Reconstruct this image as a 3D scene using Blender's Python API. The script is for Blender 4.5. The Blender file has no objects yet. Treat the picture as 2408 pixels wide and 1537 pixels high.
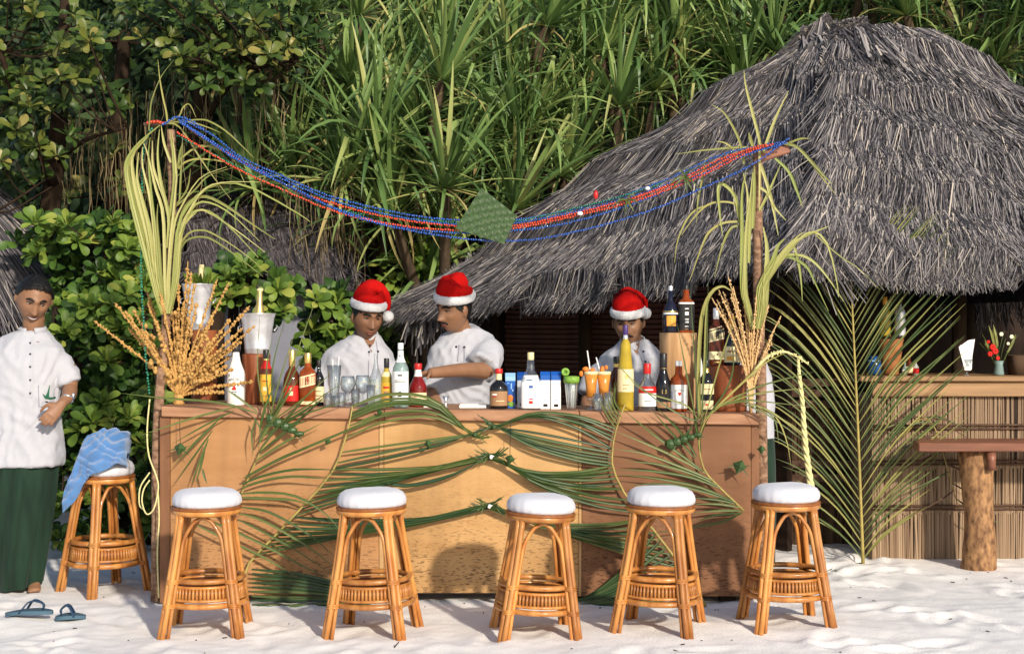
import bpy, math, random
import numpy as np
from mathutils import Vector, Matrix, Quaternion, noise

RNG = random.Random(11)
scene = bpy.context.scene
COL = scene.collection
R = math.radians

# ------------------------------------------------------------------ camera, world, sun, exposure
EYE = 1.45
FPX = 3600.0            # focal length in pixels of a 2408 px wide picture
cam_data = bpy.data.cameras.new('camera')
cam = bpy.data.objects.new('camera', cam_data)
COL.objects.link(cam)
cam.location = (0, 0, EYE)
cam.rotation_euler = (R(90), 0, 0)
cam_data.sensor_width = 36.0
cam_data.lens = 36.0 * FPX / 2408.0
cam_data.clip_start = 0.1
cam_data.clip_end = 600.0
scene.camera = cam

SUN_EL, SUN_AZ = 24.0, 26.0      # degrees above the horizon, degrees to the right of straight behind the camera
world = bpy.data.worlds.new('World')
scene.world = world
world.use_nodes = True
nt = world.node_tree
nt.nodes.clear()
sky = nt.nodes.new('ShaderNodeTexSky')
sky.sky_type = 'NISHITA'
sky.sun_disc = False
sky.sun_elevation = R(SUN_EL)
sky.sun_rotation = R(180 - SUN_AZ)
bg = nt.nodes.new('ShaderNodeBackground')
bg.inputs[1].default_value = 0.13
wo = nt.nodes.new('ShaderNodeOutputWorld')
nt.links.new(sky.outputs[0], bg.inputs[0])
nt.links.new(bg.outputs[0], wo.inputs[0])

sd = bpy.data.lights.new('sun', 'SUN')
sd.energy = 3.9
sd.angle = R(2.2)
sd.color = (1.0, 0.90, 0.76)
sun = bpy.data.objects.new('sun', sd)
COL.objects.link(sun)
_travel = Vector((-math.sin(R(SUN_AZ)) * math.cos(R(SUN_EL)), math.cos(R(SUN_AZ)) * math.cos(R(SUN_EL)), -math.sin(R(SUN_EL))))
sun.rotation_euler = _travel.to_track_quat('-Z', 'Y').to_euler()
sun.location = (5, -8, 8)

vs = scene.view_settings
vs.view_transform = 'Standard'
vs.look = 'None'
vs.exposure = 0.18
vs.gamma = 1.0
vs.use_curve_mapping = False

# ------------------------------------------------------------------ helpers
def P(u, v, Y):
    """a place at distance Y that the photograph shows at (u, v)"""
    return Vector(((u - 1204.0) / FPX * Y, Y, EYE - (v - 768.5) / FPX * Y))

def tag(o, label=None, cat=None, group=None, kind=None):
    if label: o['label'] = label
    if cat: o['category'] = cat
    if group: o['group'] = group
    if kind: o['kind'] = kind
    return o

def thing(name, label, cat, loc=(0, 0, 0), group=None, rz=0.0):
    o = bpy.data.objects.new(name, None)
    o.empty_display_size = 0.1
    COL.objects.link(o)
    o.location = loc
    o.rotation_euler = (0, 0, rz)
    return tag(o, label, cat, group)

def world_loc(o):
    l = Vector((0, 0, 0))
    while o is not None:
        l += o.location
        o = o.parent
    return l

class MB:
    """collects geometry, then links it as one mesh object"""
    def __init__(s):
        s.v, s.f, s.m = [], [], []
    def add(s, verts, faces, mi=0):
        b = len(s.v)
        s.v.extend([tuple(p) for p in verts])
        s.f.extend([tuple(i + b for i in f) for f in faces])
        s.m.extend([mi] * len(faces))
    def box(s, c, size, rot=None, mi=0, ch=0.0):
        x, y, z = size[0] / 2, size[1] / 2, size[2] / 2
        c = Vector(c)
        if ch <= 0:
            vs = [Vector(p) for p in ((-x, -y, -z), (x, -y, -z), (x, y, -z), (-x, y, -z), (-x, -y, z), (x, -y, z), (x, y, z), (-x, y, z))]
            fs = [(0, 3, 2, 1), (4, 5, 6, 7), (0, 1, 5, 4), (1, 2, 6, 5), (2, 3, 7, 6), (3, 0, 4, 7)]
        else:
            k = ch
            ring = lambda zz, q: [Vector((-x + q, -y, zz)), Vector((x - q, -y, zz)), Vector((x, -y + q, zz)), Vector((x, y - q, zz)),
                                  Vector((x - q, y, zz)), Vector((-x + q, y, zz)), Vector((-x, y - q, zz)), Vector((-x, -y + q, zz))]
            def ins(r, q):
                return [Vector((max(-x + q, min(x - q, p.x)), max(-y + q, min(y - q, p.y)), p.z)) for p in r]
            rs = [ins(ring(-z, k), k), ring(-z + k, k), ring(z - k, k), ins(ring(z, k), k)]
            vs = [p for r in rs for p in r]
            fs = []
            for i in range(3):
                for j in range(8):
                    a, b = i * 8 + j, i * 8 + (j + 1) % 8
                    fs.append((a, b, b + 8, a + 8))
            fs.append(tuple(range(7, -1, -1)))
            fs.append(tuple(range(24, 32)))
        if rot is not None:
            vs = [rot @ p for p in vs]
        s.add([p + c for p in vs], fs, mi)
    def tube(s, pts, radii, n=8, mi=0, caps=True, flat=1.0, up=None):
        pts = [Vector(p) for p in pts]
        if not hasattr(radii, '__len__'): radii = [radii] * len(pts)
        N = len(pts)
        tang = []
        for i in range(N):
            t = pts[min(i + 1, N - 1)] - pts[max(i - 1, 0)]
            tang.append(t.normalized() if t.length > 1e-9 else Vector((0, 0, 1)))
        nrm = Vector(up) if up is not None else (Vector((0, 1, 0)) if abs(tang[0].y) < 0.9 else Vector((1, 0, 0)))
        vs, fs = [], []
        for i in range(N):
            t = tang[i]
            nrm = nrm - t * nrm.dot(t)
            if nrm.length < 1e-6:
                nrm = t.orthogonal()
            nrm.normalize()
            bi = t.cross(nrm)
            rr = radii[i]
            r1, r2 = (rr if hasattr(rr, '__len__') else (rr, rr * flat))
            for k in range(n):
                a = 2 * math.pi * k / n
                vs.append(pts[i] + bi * (math.cos(a) * r1) + nrm * (math.sin(a) * r2))
        for i in range(N - 1):
            for k in range(n):
                a, b = i * n + k, i * n + (k + 1) % n
                fs.append((a, b, b + n, a + n))
        if caps:
            fs.append(tuple(range(n - 1, -1, -1)))
            fs.append(tuple(range((N - 1) * n, N * n)))
        s.add(vs, fs, mi)
    def lathe(s, prof, c=(0, 0, 0), n=20, mi=0, rot=None, ang=None, wob=None):
        """prof: (radius, z) pairs from bottom to top; ang: (a0, a1) for a partial wrap"""
        c = Vector(c)
        vs, fs = [], []
        full = ang is None
        a0, a1 = (0, 2 * math.pi) if full else ang
        cnt = n if full else n + 1
        for (r, z) in prof:
            for k in range(cnt):
                a = a0 + (a1 - a0) * k / n
                q = Vector((math.cos(a) * r, math.sin(a) * r, z))
                if wob: q = wob(q)
                vs.append((rot @ q if rot else q) + c)
        for i in range(len(prof) - 1):
            for k in range(n if full else n):
                a = i * cnt + k
                b = i * cnt + ((k + 1) % cnt)
                fs.append((a, b, b + cnt, a + cnt))
        if full:
            if prof[0][0] > 1e-5: fs.append(tuple(range(cnt - 1, -1, -1)))
            if prof[-1][0] > 1e-5: fs.append(tuple(range((len(prof) - 1) * cnt, len(prof) * cnt)))
        s.add(vs, fs, mi)
    def ball(s, c, r, n=8, m=6, mi=0, rot=None):
        if not hasattr(r, '__len__'): r = (r, r, r)
        c = Vector(c)
        vs, fs = [], []
        for i in range(m + 1):
            th = math.pi * i / m
            for k in range(n):
                a = 2 * math.pi * k / n
                q = Vector((r[0] * math.sin(th) * math.cos(a), r[1] * math.sin(th) * math.sin(a), r[2] * math.cos(th)))
                vs.append((rot @ q if rot else q) + c)
        for i in range(m):
            for k in range(n):
                a, b = i * n + k, i * n + (k + 1) % n
                fs.append((a, a + n, b + n, b))
        s.add(vs, fs, mi)
    def stack(s, rings, n=24, mi=0, caps=True, ex=2.0):
        """rings: (centre, rx, ry[, rot]) horizontal superellipse sections from bottom to top"""
        vs, fs = [], []
        for rg in rings:
            c, rx, ry = Vector(rg[0]), rg[1], rg[2]
            rz = rg[3] if len(rg) > 3 else 0.0
            for k in range(n):
                a = 2 * math.pi * k / n
                ca, sa = math.cos(a), math.sin(a)
                x = rx * math.copysign(abs(ca) ** (2 / ex), ca)
                y = ry * math.copysign(abs(sa) ** (2 / ex), sa)
                vs.append(c + Vector((x * math.cos(rz) - y * math.sin(rz), x * math.sin(rz) + y * math.cos(rz), 0)))
        N = len(rings)
        for i in range(N - 1):
            for k in range(n):
                a, b = i * n + k, i * n + (k + 1) % n
                fs.append((a, b, b + n, a + n))
        if caps:
            fs.append(tuple(range(n - 1, -1, -1)))
            fs.append(tuple(range((N - 1) * n, N * n)))
        s.add(vs, fs, mi)
    def ribbon(s, pts, widths, face=(0, -1, 0), fold=0.25, mi=0, twist=0.0):
        """a leaf blade along pts with a V fold; its broad side turns to 'face'"""
        pts = [Vector(p) for p in pts]
        N = len(pts)
        face = Vector(face)
        vs, fs = [], []
        for i in range(N):
            t = (pts[min(i + 1, N - 1)] - pts[max(i - 1, 0)])
            t = t.normalized() if t.length > 1e-9 else Vector((0, 0, 1))
            sd_ = t.cross(face)
            if sd_.length < 1e-4: sd_ = t.orthogonal()
            sd_.normalize()
            nn = sd_.cross(t)
            if twist:
                q = Quaternion(t, twist * i / max(1, N - 1))
                sd_ = q @ sd_; nn = q @ nn
            w = widths[i] if hasattr(widths, '__len__') else widths
            vs += [pts[i] - sd_ * (w / 2) + nn * (w * fold * 0.5), pts[i] - nn * (w * fold * 0.5), pts[i] + sd_ * (w / 2) + nn * (w * fold * 0.5)]
        for i in range(N - 1):
            a = i * 3
            fs += [(a, a + 1, a + 4, a + 3), (a + 1, a + 2, a + 5, a + 4)]
        s.add(vs, fs, mi)
    def mesh(s, name, mats, smooth=True, off=Vector((0, 0, 0))):
        me = bpy.data.meshes.new(name)
        vs = s.v if off.length == 0 else [(p[0] - off.x, p[1] - off.y, p[2] - off.z) for p in s.v]
        me.from_pydata(vs, [], s.f)
        for m in (mats if isinstance(mats, (list, tuple)) else [mats]):
            me.materials.append(m)
        if isinstance(mats, (list, tuple)) and len(mats) > 1:
            me.polygons.foreach_set('material_index', s.m)
        if smooth:
            me.polygons.foreach_set('use_smooth', [True] * len(me.polygons))
        me.update()
        return me
    def build(s, name, mats, parent=None, smooth=True, kind=None, label=None):
        off = world_loc(parent) if parent is not None else Vector((0, 0, 0))
        me = s.mesh(name, mats, smooth, off)
        o = bpy.data.objects.new(name, me)
        COL.objects.link(o)
        if parent is not None: o.parent = parent
        if kind: o['kind'] = kind
        if label: o['label'] = label
        return o

def sharpen(o, deg=35):
    try:
        o.data.set_sharp_from_angle(angle=R(deg))
    except Exception:
        pass
    return o

def linked(name, me, parent, mat4=None):
    o = bpy.data.objects.new(name, me)
    COL.objects.link(o)
    o.parent = parent
    if mat4 is not None: o.matrix_local = mat4
    return o

KIDS = {}
def copy_tree(o, kids, parent=None):
    c = o.copy()
    COL.objects.link(c)
    if parent is not None:
        c.parent = parent
    for ch in kids.get(o.name, []):
        copy_tree(ch, kids, c)
    return c

def kids_map():
    k = {}
    for o in bpy.data.objects:
        if o.parent: k.setdefault(o.parent.name, []).append(o)
    return k

def bez(ctrl, n=12):
    """smooth curve through the control points (Catmull-Rom)"""
    c = [Vector(p) for p in ctrl]
    if len(c) == 2:
        return [c[0].lerp(c[1], i / (n - 1)) for i in range(n)]
    out = []
    segs = len(c) - 1
    for i in range(n):
        t = i / (n - 1) * segs
        k = min(int(t), segs - 1)
        f = t - k
        p1, p2 = c[k], c[k + 1]
        p0 = c[k - 1] if k > 0 else p1 * 2 - p2
        p3 = c[k + 2] if k + 2 < len(c) else p2 * 2 - p1
        out.append(0.5 * ((2 * p1) + (p2 - p0) * f + (2 * p0 - 5 * p1 + 4 * p2 - p3) * f * f + (3 * p1 - p0 - 3 * p2 + p3) * f ** 3))
    return out

# ------------------------------------------------------------------ materials
MATS = {}
def mat(name, col, rough=0.6, spec=0.3, metal=0.0, var=0.0, vscale=8.0, stretch=(1, 1, 1), bump=0.0, bscale=40.0, bstretch=None,
        col2=None, rnd=None, rnd_v=0.0, sheen=0.0, trans=0.0, ior=1.45, sub=0.0, island=False, alpha=1.0, detail=4.0, contrast=(0.35, 0.65), coat=0.0, translucent=0.0):
    """principled material: noise between col and col2 (or a darker col), random tint per object or per mesh island, noise bump"""
    m = bpy.data.materials.new(name)
    m.use_nodes = True
    t = m.node_tree
    b = t.nodes['Principled BSDF']
    b.inputs['Roughness'].default_value = rough
    b.inputs['Specular IOR Level'].default_value = spec
    b.inputs['Metallic'].default_value = metal
    b.inputs['IOR'].default_value = ior
    if trans: b.inputs['Transmission Weight'].default_value = trans
    if sheen: b.inputs['Sheen Weight'].default_value = sheen
    if coat: b.inputs['Coat Weight'].default_value = coat
    if sub:
        b.inputs['Subsurface Weight'].default_value = sub
        b.inputs['Subsurface Radius'].default_value = (0.02, 0.008, 0.004)
        b.inputs['Subsurface Scale'].default_value = 0.4
    c4 = (*col, 1)
    out = None
    if var > 0 or col2 is not None:
        tc = t.nodes.new('ShaderNodeTexCoord')
        mp = t.nodes.new('ShaderNodeMapping')
        mp.inputs['Scale'].default_value = stretch
        nz = t.nodes.new('ShaderNodeTexNoise')
        nz.inputs['Scale'].default_value = vscale
        nz.inputs['Detail'].default_value = detail
        t.links.new(tc.outputs['Object'], mp.inputs[0])
        t.links.new(mp.outputs[0], nz.inputs[0])
        rp = t.nodes.new('ShaderNodeValToRGB')
        rp.color_ramp.elements[0].position = contrast[0]
        rp.color_ramp.elements[1].position = contrast[1]
        rp.color_ramp.elements[0].color = (*(col2 if col2 is not None else [c * (1 - var) for c in col]), 1)
        rp.color_ramp.elements[1].color = c4
        t.links.new(nz.outputs[0], rp.inputs[0])
        out = rp.outputs[0]
    if rnd is not None:
        if island:
            src = t.nodes.new('ShaderNodeNewGeometry').outputs['Random Per Island']
        else:
            src = t.nodes.new('ShaderNodeObjectInfo').outputs['Random']
        rr = t.nodes.new('ShaderNodeValToRGB')
        els = rr.color_ramp.elements
        n = len(rnd)
        els[0].position, els[0].color = rnd[0][0], (*rnd[0][1], 1)
        els[1].position, els[1].color = rnd[-1][0], (*rnd[-1][1], 1)
        for q in rnd[1:-1]:
            e = els.new(q[0]); e.color = (*q[1], 1)
        t.links.new(src, rr.inputs[0])
        if out is None:
            out = rr.outputs[0]
        else:
            mx = t.nodes.new('ShaderNodeMix'); mx.data_type = 'RGBA'; mx.blend_type = 'MULTIPLY'
            mx.inputs[0].default_value = 1.0
            t.links.new(out, mx.inputs[6]); t.links.new(rr.outputs[0], mx.inputs[7])
            out = mx.outputs[2]
    if out is None:
        b.inputs['Base Color'].default_value = c4
    else:
        t.links.new(out, b.inputs['Base Color'])
    if bump > 0:
        tc2 = t.nodes.new('ShaderNodeTexCoord')
        mp2 = t.nodes.new('ShaderNodeMapping')
        mp2.inputs['Scale'].default_value = bstretch or stretch
        n2 = t.nodes.new('ShaderNodeTexNoise')
        n2.inputs['Scale'].default_value = bscale
        n2.inputs['Detail'].default_value = 5
        bp = t.nodes.new('ShaderNodeBump')
        bp.inputs['Strength'].default_value = bump
        bp.inputs['Distance'].default_value = 0.01
        t.links.new(tc2.outputs['Object'], mp2.inputs[0])
        t.links.new(mp2.outputs[0], n2.inputs[0])
        t.links.new(n2.outputs[0], bp.inputs['Height'])
        t.links.new(bp.outputs[0], b.inputs['Normal'])
    if translucent > 0:
        tr = t.nodes.new('ShaderNodeBsdfTranslucent')
        if out is not None: t.links.new(out, tr.inputs[0])
        else: tr.inputs[0].default_value = c4
        ms = t.nodes.new('ShaderNodeMixShader')
        ms.inputs[0].default_value = translucent
        t.links.new(b.outputs[0], ms.inputs[1]); t.links.new(tr.outputs[0], ms.inputs[2])
        t.links.new(ms.outputs[0], t.nodes['Material Output'].inputs[0])
    MATS[name] = m
    return m

# foliage
G1 = [(0.0, (0.06, 0.12, 0.035)), (0.3, (0.115, 0.20, 0.055)), (0.6, (0.17, 0.265, 0.075)), (0.85, (0.25, 0.34, 0.10)), (1.0, (0.38, 0.37, 0.13))]
mat('pandan_leaf', (1, 1, 1), 0.42, 0.45, rnd=G1, translucent=0.15)
mat('pandan_dry', (1, 1, 1), 0.6, 0.25, rnd=[(0, (0.33, 0.24, 0.10)), (1, (0.42, 0.36, 0.14))], translucent=0.15)
mat('broad_leaf', (1, 1, 1), 0.40, 0.45, rnd=[(0, (0.035, 0.065, 0.012)), (0.5, (0.07, 0.105, 0.018)), (0.85, (0.14, 0.16, 0.03)), (1, (0.26, 0.22, 0.06))], translucent=0.12)
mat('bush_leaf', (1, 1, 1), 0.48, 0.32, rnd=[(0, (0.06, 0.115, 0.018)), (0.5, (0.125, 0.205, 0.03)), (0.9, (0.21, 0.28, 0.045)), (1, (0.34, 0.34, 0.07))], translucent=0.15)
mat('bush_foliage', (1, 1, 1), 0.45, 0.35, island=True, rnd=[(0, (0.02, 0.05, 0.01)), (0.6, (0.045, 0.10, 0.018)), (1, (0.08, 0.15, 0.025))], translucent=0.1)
mat('shaded_foliage', (1, 1, 1), 0.55, 0.25, island=True, rnd=[(0, (0.010, 0.022, 0.007)), (0.6, (0.022, 0.045, 0.012)), (1, (0.04, 0.075, 0.018))])  # near-black leaf colours stand in for deep shade behind the trees
mat('bark', (0.10, 0.07, 0.045), 0.9, 0.1, var=0.6, vscale=14, stretch=(1, 1, 0.25), bump=0.6, bscale=30)
mat('dark_bark', (0.045, 0.03, 0.02), 0.95, 0.05, var=0.5, vscale=10, stretch=(1, 1, 0.3), bump=0.5, bscale=25)
mat('red_bark', (0.12, 0.05, 0.03), 0.9, 0.1, var=0.6, vscale=12, stretch=(1, 1, 0.3), bump=0.5)
mat('aerial_root', (1, 1, 1), 0.9, 0.1, island=True, rnd=[(0, (0.10, 0.075, 0.045)), (0.8, (0.22, 0.17, 0.09)), (1, (0.36, 0.31, 0.18))])
mat('frond_leaf', (1, 1, 1), 0.38, 0.45, rnd=[(0, (0.05, 0.085, 0.02)), (0.5, (0.08, 0.12, 0.03)), (1, (0.14, 0.16, 0.045))], translucent=0.1)
mat('frond_leaf_pale', (1, 1, 1), 0.4, 0.4, rnd=[(0, (0.19, 0.21, 0.06)), (0.6, (0.27, 0.27, 0.08)), (1, (0.38, 0.34, 0.10))], translucent=0.15)
mat('frond_dark', (1, 1, 1), 0.36, 0.5, rnd=[(0, (0.022, 0.05, 0.018)), (0.6, (0.04, 0.08, 0.025)), (1, (0.08, 0.11, 0.035))], translucent=0.06)
mat('rachis', (0.42, 0.33, 0.10), 0.5, 0.35, var=0.3, vscale=20)
mat('young_leaf', (1, 1, 1), 0.42, 0.4, rnd=[(0, (0.20, 0.25, 0.055)), (0.5, (0.35, 0.36, 0.11)), (1, (0.50, 0.46, 0.19))], translucent=0.15)
mat('flower_gold', (0.64, 0.385, 0.13), 0.6, 0.25, var=0.4, vscale=60, island=True, rnd=[(0, (0.75, 0.72, 0.65)), (1, (1.05, 1.0, 0.95))])
mat('flower_pink', (0.72, 0.47, 0.22), 0.6, 0.25, var=0.35, vscale=60)
mat('flower_cream', (0.75, 0.68, 0.32), 0.55, 0.3, var=0.2, vscale=40)
mat('ornament_leaf', (0.05, 0.10, 0.03), 0.45, 0.4, var=0.4, vscale=50)
# buildings
TH = [(0, (0.022, 0.021, 0.025)), (0.35, (0.075, 0.070, 0.079)), (0.65, (0.18, 0.168, 0.175)), (0.88, (0.33, 0.305, 0.30)), (1, (0.52, 0.45, 0.37))]
mat('thatch', (1, 1, 1), 0.85, 0.15, island=True, rnd=TH)
mat('thatch_deck', (0.035, 0.032, 0.036), 0.95, 0.05, var=0.5, vscale=30, bump=0.8, bscale=60)
mat('thatch_dark', (1, 1, 1), 0.9, 0.1, island=True, rnd=[(0, (0.05, 0.045, 0.05)), (0.7, (0.10, 0.09, 0.095)), (1, (0.17, 0.15, 0.15))])
mat('reed', (1, 1, 1), 0.8, 0.15, island=True, rnd=[(0, (0.19, 0.125, 0.078)), (0.2, (0.26, 0.175, 0.112)), (0.85, (0.32, 0.225, 0.145)), (1, (0.40, 0.29, 0.19))])
mat('reed_dark', (1, 1, 1), 0.85, 0.1, island=True, rnd=[(0, (0.05, 0.03, 0.02)), (1, (0.13, 0.08, 0.05))])  # darker reed: side screen's shade put into the colour, basket's own dark
mat('binding', (0.13, 0.075, 0.05), 0.8, 0.15, var=0.4, vscale=30)
mat('blind_slat', (0.10, 0.035, 0.02), 0.55, 0.25, var=0.5, vscale=30, stretch=(0.2, 1, 1))
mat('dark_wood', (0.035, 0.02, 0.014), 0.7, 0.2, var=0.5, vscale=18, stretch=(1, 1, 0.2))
mat('plaster', (0.24, 0.25, 0.30), 0.9, 0.1, var=0.15, vscale=4)
mat('hut_plank', (0.40, 0.235, 0.115), 0.55, 0.3, var=0.35, vscale=9, stretch=(0.15, 1, 2.5), bump=0.15)
mat('log', (0.40, 0.22, 0.10), 0.75, 0.2, col2=(0.13, 0.065, 0.035), vscale=34, stretch=(1, 1, 0.55), bump=0.7, bscale=34)
mat('bench_wood', (0.27, 0.105, 0.06), 0.4, 0.4, var=0.4, vscale=12, stretch=(0.2, 1, 2), bump=0.1)
# counter
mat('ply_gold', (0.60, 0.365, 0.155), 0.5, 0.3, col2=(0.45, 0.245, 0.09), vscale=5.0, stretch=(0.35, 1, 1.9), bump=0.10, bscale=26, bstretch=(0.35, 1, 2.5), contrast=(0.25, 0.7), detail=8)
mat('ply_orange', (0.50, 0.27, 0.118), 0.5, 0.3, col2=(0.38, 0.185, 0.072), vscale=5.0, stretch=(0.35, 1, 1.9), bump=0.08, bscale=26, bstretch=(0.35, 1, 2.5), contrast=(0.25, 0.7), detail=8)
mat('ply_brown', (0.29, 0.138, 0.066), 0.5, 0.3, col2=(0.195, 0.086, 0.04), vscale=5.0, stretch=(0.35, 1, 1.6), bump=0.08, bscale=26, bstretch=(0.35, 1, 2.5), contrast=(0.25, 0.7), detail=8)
mat('counter_plank', (0.42, 0.225, 0.125), 0.6, 0.3, col2=(0.29, 0.14, 0.075), vscale=12, stretch=(0.3, 1, 2.0), bump=0.2, bscale=40)
mat('batten', (0.60, 0.36, 0.16), 0.55, 0.3, var=0.3, vscale=16, stretch=(1, 1, 0.2))
mat('side_board', (0.25, 0.115, 0.055), 0.6, 0.3, var=0.35, vscale=14, stretch=(1, 1, 0.2), bump=0.1)
mat('post_bark', (0.36, 0.22, 0.14), 0.85, 0.15, col2=(0.17, 0.095, 0.06), vscale=30, stretch=(1, 1, 1.6), bump=0.9, bscale=50)
mat('stump_light', (0.60, 0.36, 0.18), 0.6, 0.25, col2=(0.42, 0.23, 0.10), vscale=20, stretch=(1, 1, 0.15), bump=0.25)
mat('stump_red', (0.32, 0.095, 0.03), 0.5, 0.35, col2=(0.17, 0.045, 0.018), vscale=28, stretch=(1, 1, 0.1), bump=0.3)
# stools
mat('rattan', (0.56, 0.26, 0.072), 0.34, 0.5, rnd=[(0, (0.78, 0.74, 0.70)), (0.5, (1, 1, 1)), (1, (1.18, 1.14, 1.0))], col2=(0.36, 0.125, 0.026), vscale=22, stretch=(1, 1, 0.25), coat=0.25, bump=0.05)
mat('rattan_dark', (0.30, 0.10, 0.025), 0.45, 0.4, var=0.4, vscale=40)
mat('cushion', (0.62, 0.625, 0.68), 0.75, 0.2, sheen=0.2, bump=0.4, bscale=14, bstretch=(1, 1, .3), var=0.06, vscale=6)
mat('towel', (0.10, 0.25, 0.54), 0.95, 0.05, sheen=0.5, bump=0.7, bscale=220, var=0.25, vscale=9)
# people
mat('skin_dark', (0.23, 0.112, 0.062), 0.48, 0.35, sub=0.08, var=0.15, vscale=20)
mat('skin_mid', (0.285, 0.145, 0.08), 0.48, 0.35, sub=0.08, var=0.15, vscale=20)
mat('lip', (0.17, 0.05, 0.036), 0.4, 0.4)
mat('hair', (0.008, 0.007, 0.006), 0.45, 0.35, bump=0.5, bscale=120)
mat('eye_white', (0.30, 0.26, 0.23), 0.2, 0.5)
mat('eye_dark', (0.012, 0.008, 0.006), 0.15, 0.5)
mat('teeth', (0.85, 0.83, 0.78), 0.25, 0.5)
mat('shirt', (0.45, 0.455, 0.495), 0.85, 0.15, bump=0.55, bscale=16, var=0.05, vscale=5, sheen=0.15)
mat('shirt_seam', (0.27, 0.27, 0.32), 0.9, 0.1)
mat('button', (0.02, 0.02, 0.03), 0.4, 0.4)
mat('sarong', (0.013, 0.036, 0.021), 0.8, 0.2, bump=0.8, bscale=7, bstretch=(3, 3, .35), var=0.45, vscale=9, stretch=(2, 2, .3), sheen=0.1)
mat('hat_red', (0.46, 0.008, 0.007), 0.95, 0.05, bump=0.35, bscale=70, var=0.2, vscale=14)
mat('fur', (0.64, 0.64, 0.65), 0.95, 0.05, sheen=0.5, bump=0.8, bscale=110)
mat('watch', (0.7, 0.7, 0.72), 0.25, 0.5, metal=0.9)
mat('emblem_green', (0.02, 0.11, 0.06), 0.7, 0.2)
# bottles and tableware
mat('glass', (0.96, 0.985, 0.98), 0.02, 0.5, trans=1.0, ior=1.45)
mat('glass_thin', (0.97, 0.99, 1.0), 0.03, 0.5, trans=1.0, ior=1.12)
mat('amber', (0.32, 0.06, 0.008), 0.06, 0.5, var=0.45, vscale=14)
mat('brown_glass', (0.10, 0.022, 0.008), 0.06, 0.5)
mat('dark_glass', (0.012, 0.012, 0.014), 0.06, 0.55)
mat('navy_glass', (0.012, 0.014, 0.03), 0.06, 0.55)
mat('red_syrup', (0.25, 0.012, 0.01), 0.06, 0.5, var=0.5, vscale=18)
mat('yellow_liquor', (0.46, 0.33, 0.03), 0.05, 0.5, var=0.25, vscale=14)
mat('opal', (0.86, 0.85, 0.81), 0.18, 0.5)
mat('pale_liquid', (0.75, 0.80, 0.74), 0.08, 0.5, trans=0.55, ior=1.33)
mat('green_blue_glass', (0.45, 0.62, 0.58), 0.05, 0.5, trans=0.6)
mat('label_white', (0.83, 0.83, 0.80), 0.6, 0.3)
mat('label_cream', (0.76, 0.66, 0.38), 0.6, 0.3)
mat('label_yellow', (0.80, 0.47, 0.05), 0.5, 0.3, var=0.3, vscale=24)
mat('label_red', (0.52, 0.018, 0.014), 0.5, 0.3)
mat('label_black', (0.02, 0.02, 0.02), 0.5, 0.3)
mat('label_orange', (0.80, 0.38, 0.06), 0.5, 0.3)
mat('label_brown', (0.36, 0.20, 0.10), 0.6, 0.3)
mat('gold', (0.85, 0.62, 0.22), 0.3, 0.5, metal=0.85)
mat('silver', (0.80, 0.80, 0.83), 0.30, 0.5, metal=0.55, var=0.25, vscale=14)
mat('steel', (0.62, 0.63, 0.66), 0.3, 0.5, metal=0.9)
mat('print_black', (0.015, 0.015, 0.015), 0.6, 0.2)
mat('print_red', (0.50, 0.03, 0.02), 0.6, 0.2)
mat('print_blue', (0.05, 0.12, 0.35), 0.6, 0.2)
mat('carton_blue', (0.012, 0.10, 0.42), 0.4, 0.4)
mat('carton_pale', (0.30, 0.52, 0.78), 0.4, 0.4)
mat('fruit_orange', (0.75, 0.22, 0.03), 0.45, 0.4, var=0.3, vscale=50)
mat('fruit_green', (0.22, 0.42, 0.06), 0.5, 0.35, var=0.3, vscale=70)
mat('cap_red', (0.55, 0.02, 0.018), 0.35, 0.45)
mat('cap_black', (0.02, 0.02, 0.022), 0.35, 0.45)
mat('cap_white', (0.82, 0.82, 0.80), 0.35, 0.45)
mat('cap_cream', (0.80, 0.66, 0.34), 0.4, 0.4)
mat('cap_purple', (0.06, 0.03, 0.16), 0.35, 0.45)
mat('cocktail', (0.70, 0.27, 0.045), 0.25, 0.5, var=0.25, vscale=30)
mat('straw', (0.88, 0.86, 0.80), 0.4, 0.4)
mat('blue_glaze', (0.012, 0.07, 0.26), 0.15, 0.5)
mat('clay', (0.42, 0.17, 0.06), 0.6, 0.3, var=0.3, vscale=18)
mat('napkin', (0.84, 0.82, 0.80), 0.9, 0.1)
mat('petal_red', (0.55, 0.02, 0.015), 0.6, 0.2)
mat('petal_white', (0.80, 0.78, 0.55), 0.6, 0.2)
# garlands, sandals
mat('bead_blue', (0.016, 0.085, 0.38), 0.16, 0.6, coat=0.4)
mat('bead_red', (0.58, 0.055, 0.012), 0.16, 0.6, coat=0.4)
mat('bead_green', (0.01, 0.20, 0.11), 0.16, 0.6, coat=0.4)
mat('cord', (0.03, 0.03, 0.04), 0.8, 0.1)
mat('tie_white', (0.80, 0.79, 0.74), 0.7, 0.2)
mat('sandal_sole', (0.07, 0.13, 0.18), 0.7, 0.2)
mat('sandal_strap', (0.02, 0.05, 0.10), 0.5, 0.3)
mat('debris', (0.045, 0.03, 0.02), 0.9, 0.1)
mat('shade_backing', (0.03, 0.022, 0.015), 1.0, 0.0, var=0.5, vscale=3)  # near-black colour standing for the deep shade of the wood
m_sand = mat('sand', (0.93, 0.90, 0.865), 0.95, 0.05, col2=(0.87, 0.835, 0.80), vscale=7.0, bump=0.35, bscale=90, contrast=(0.3, 0.7), detail=10)

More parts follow.
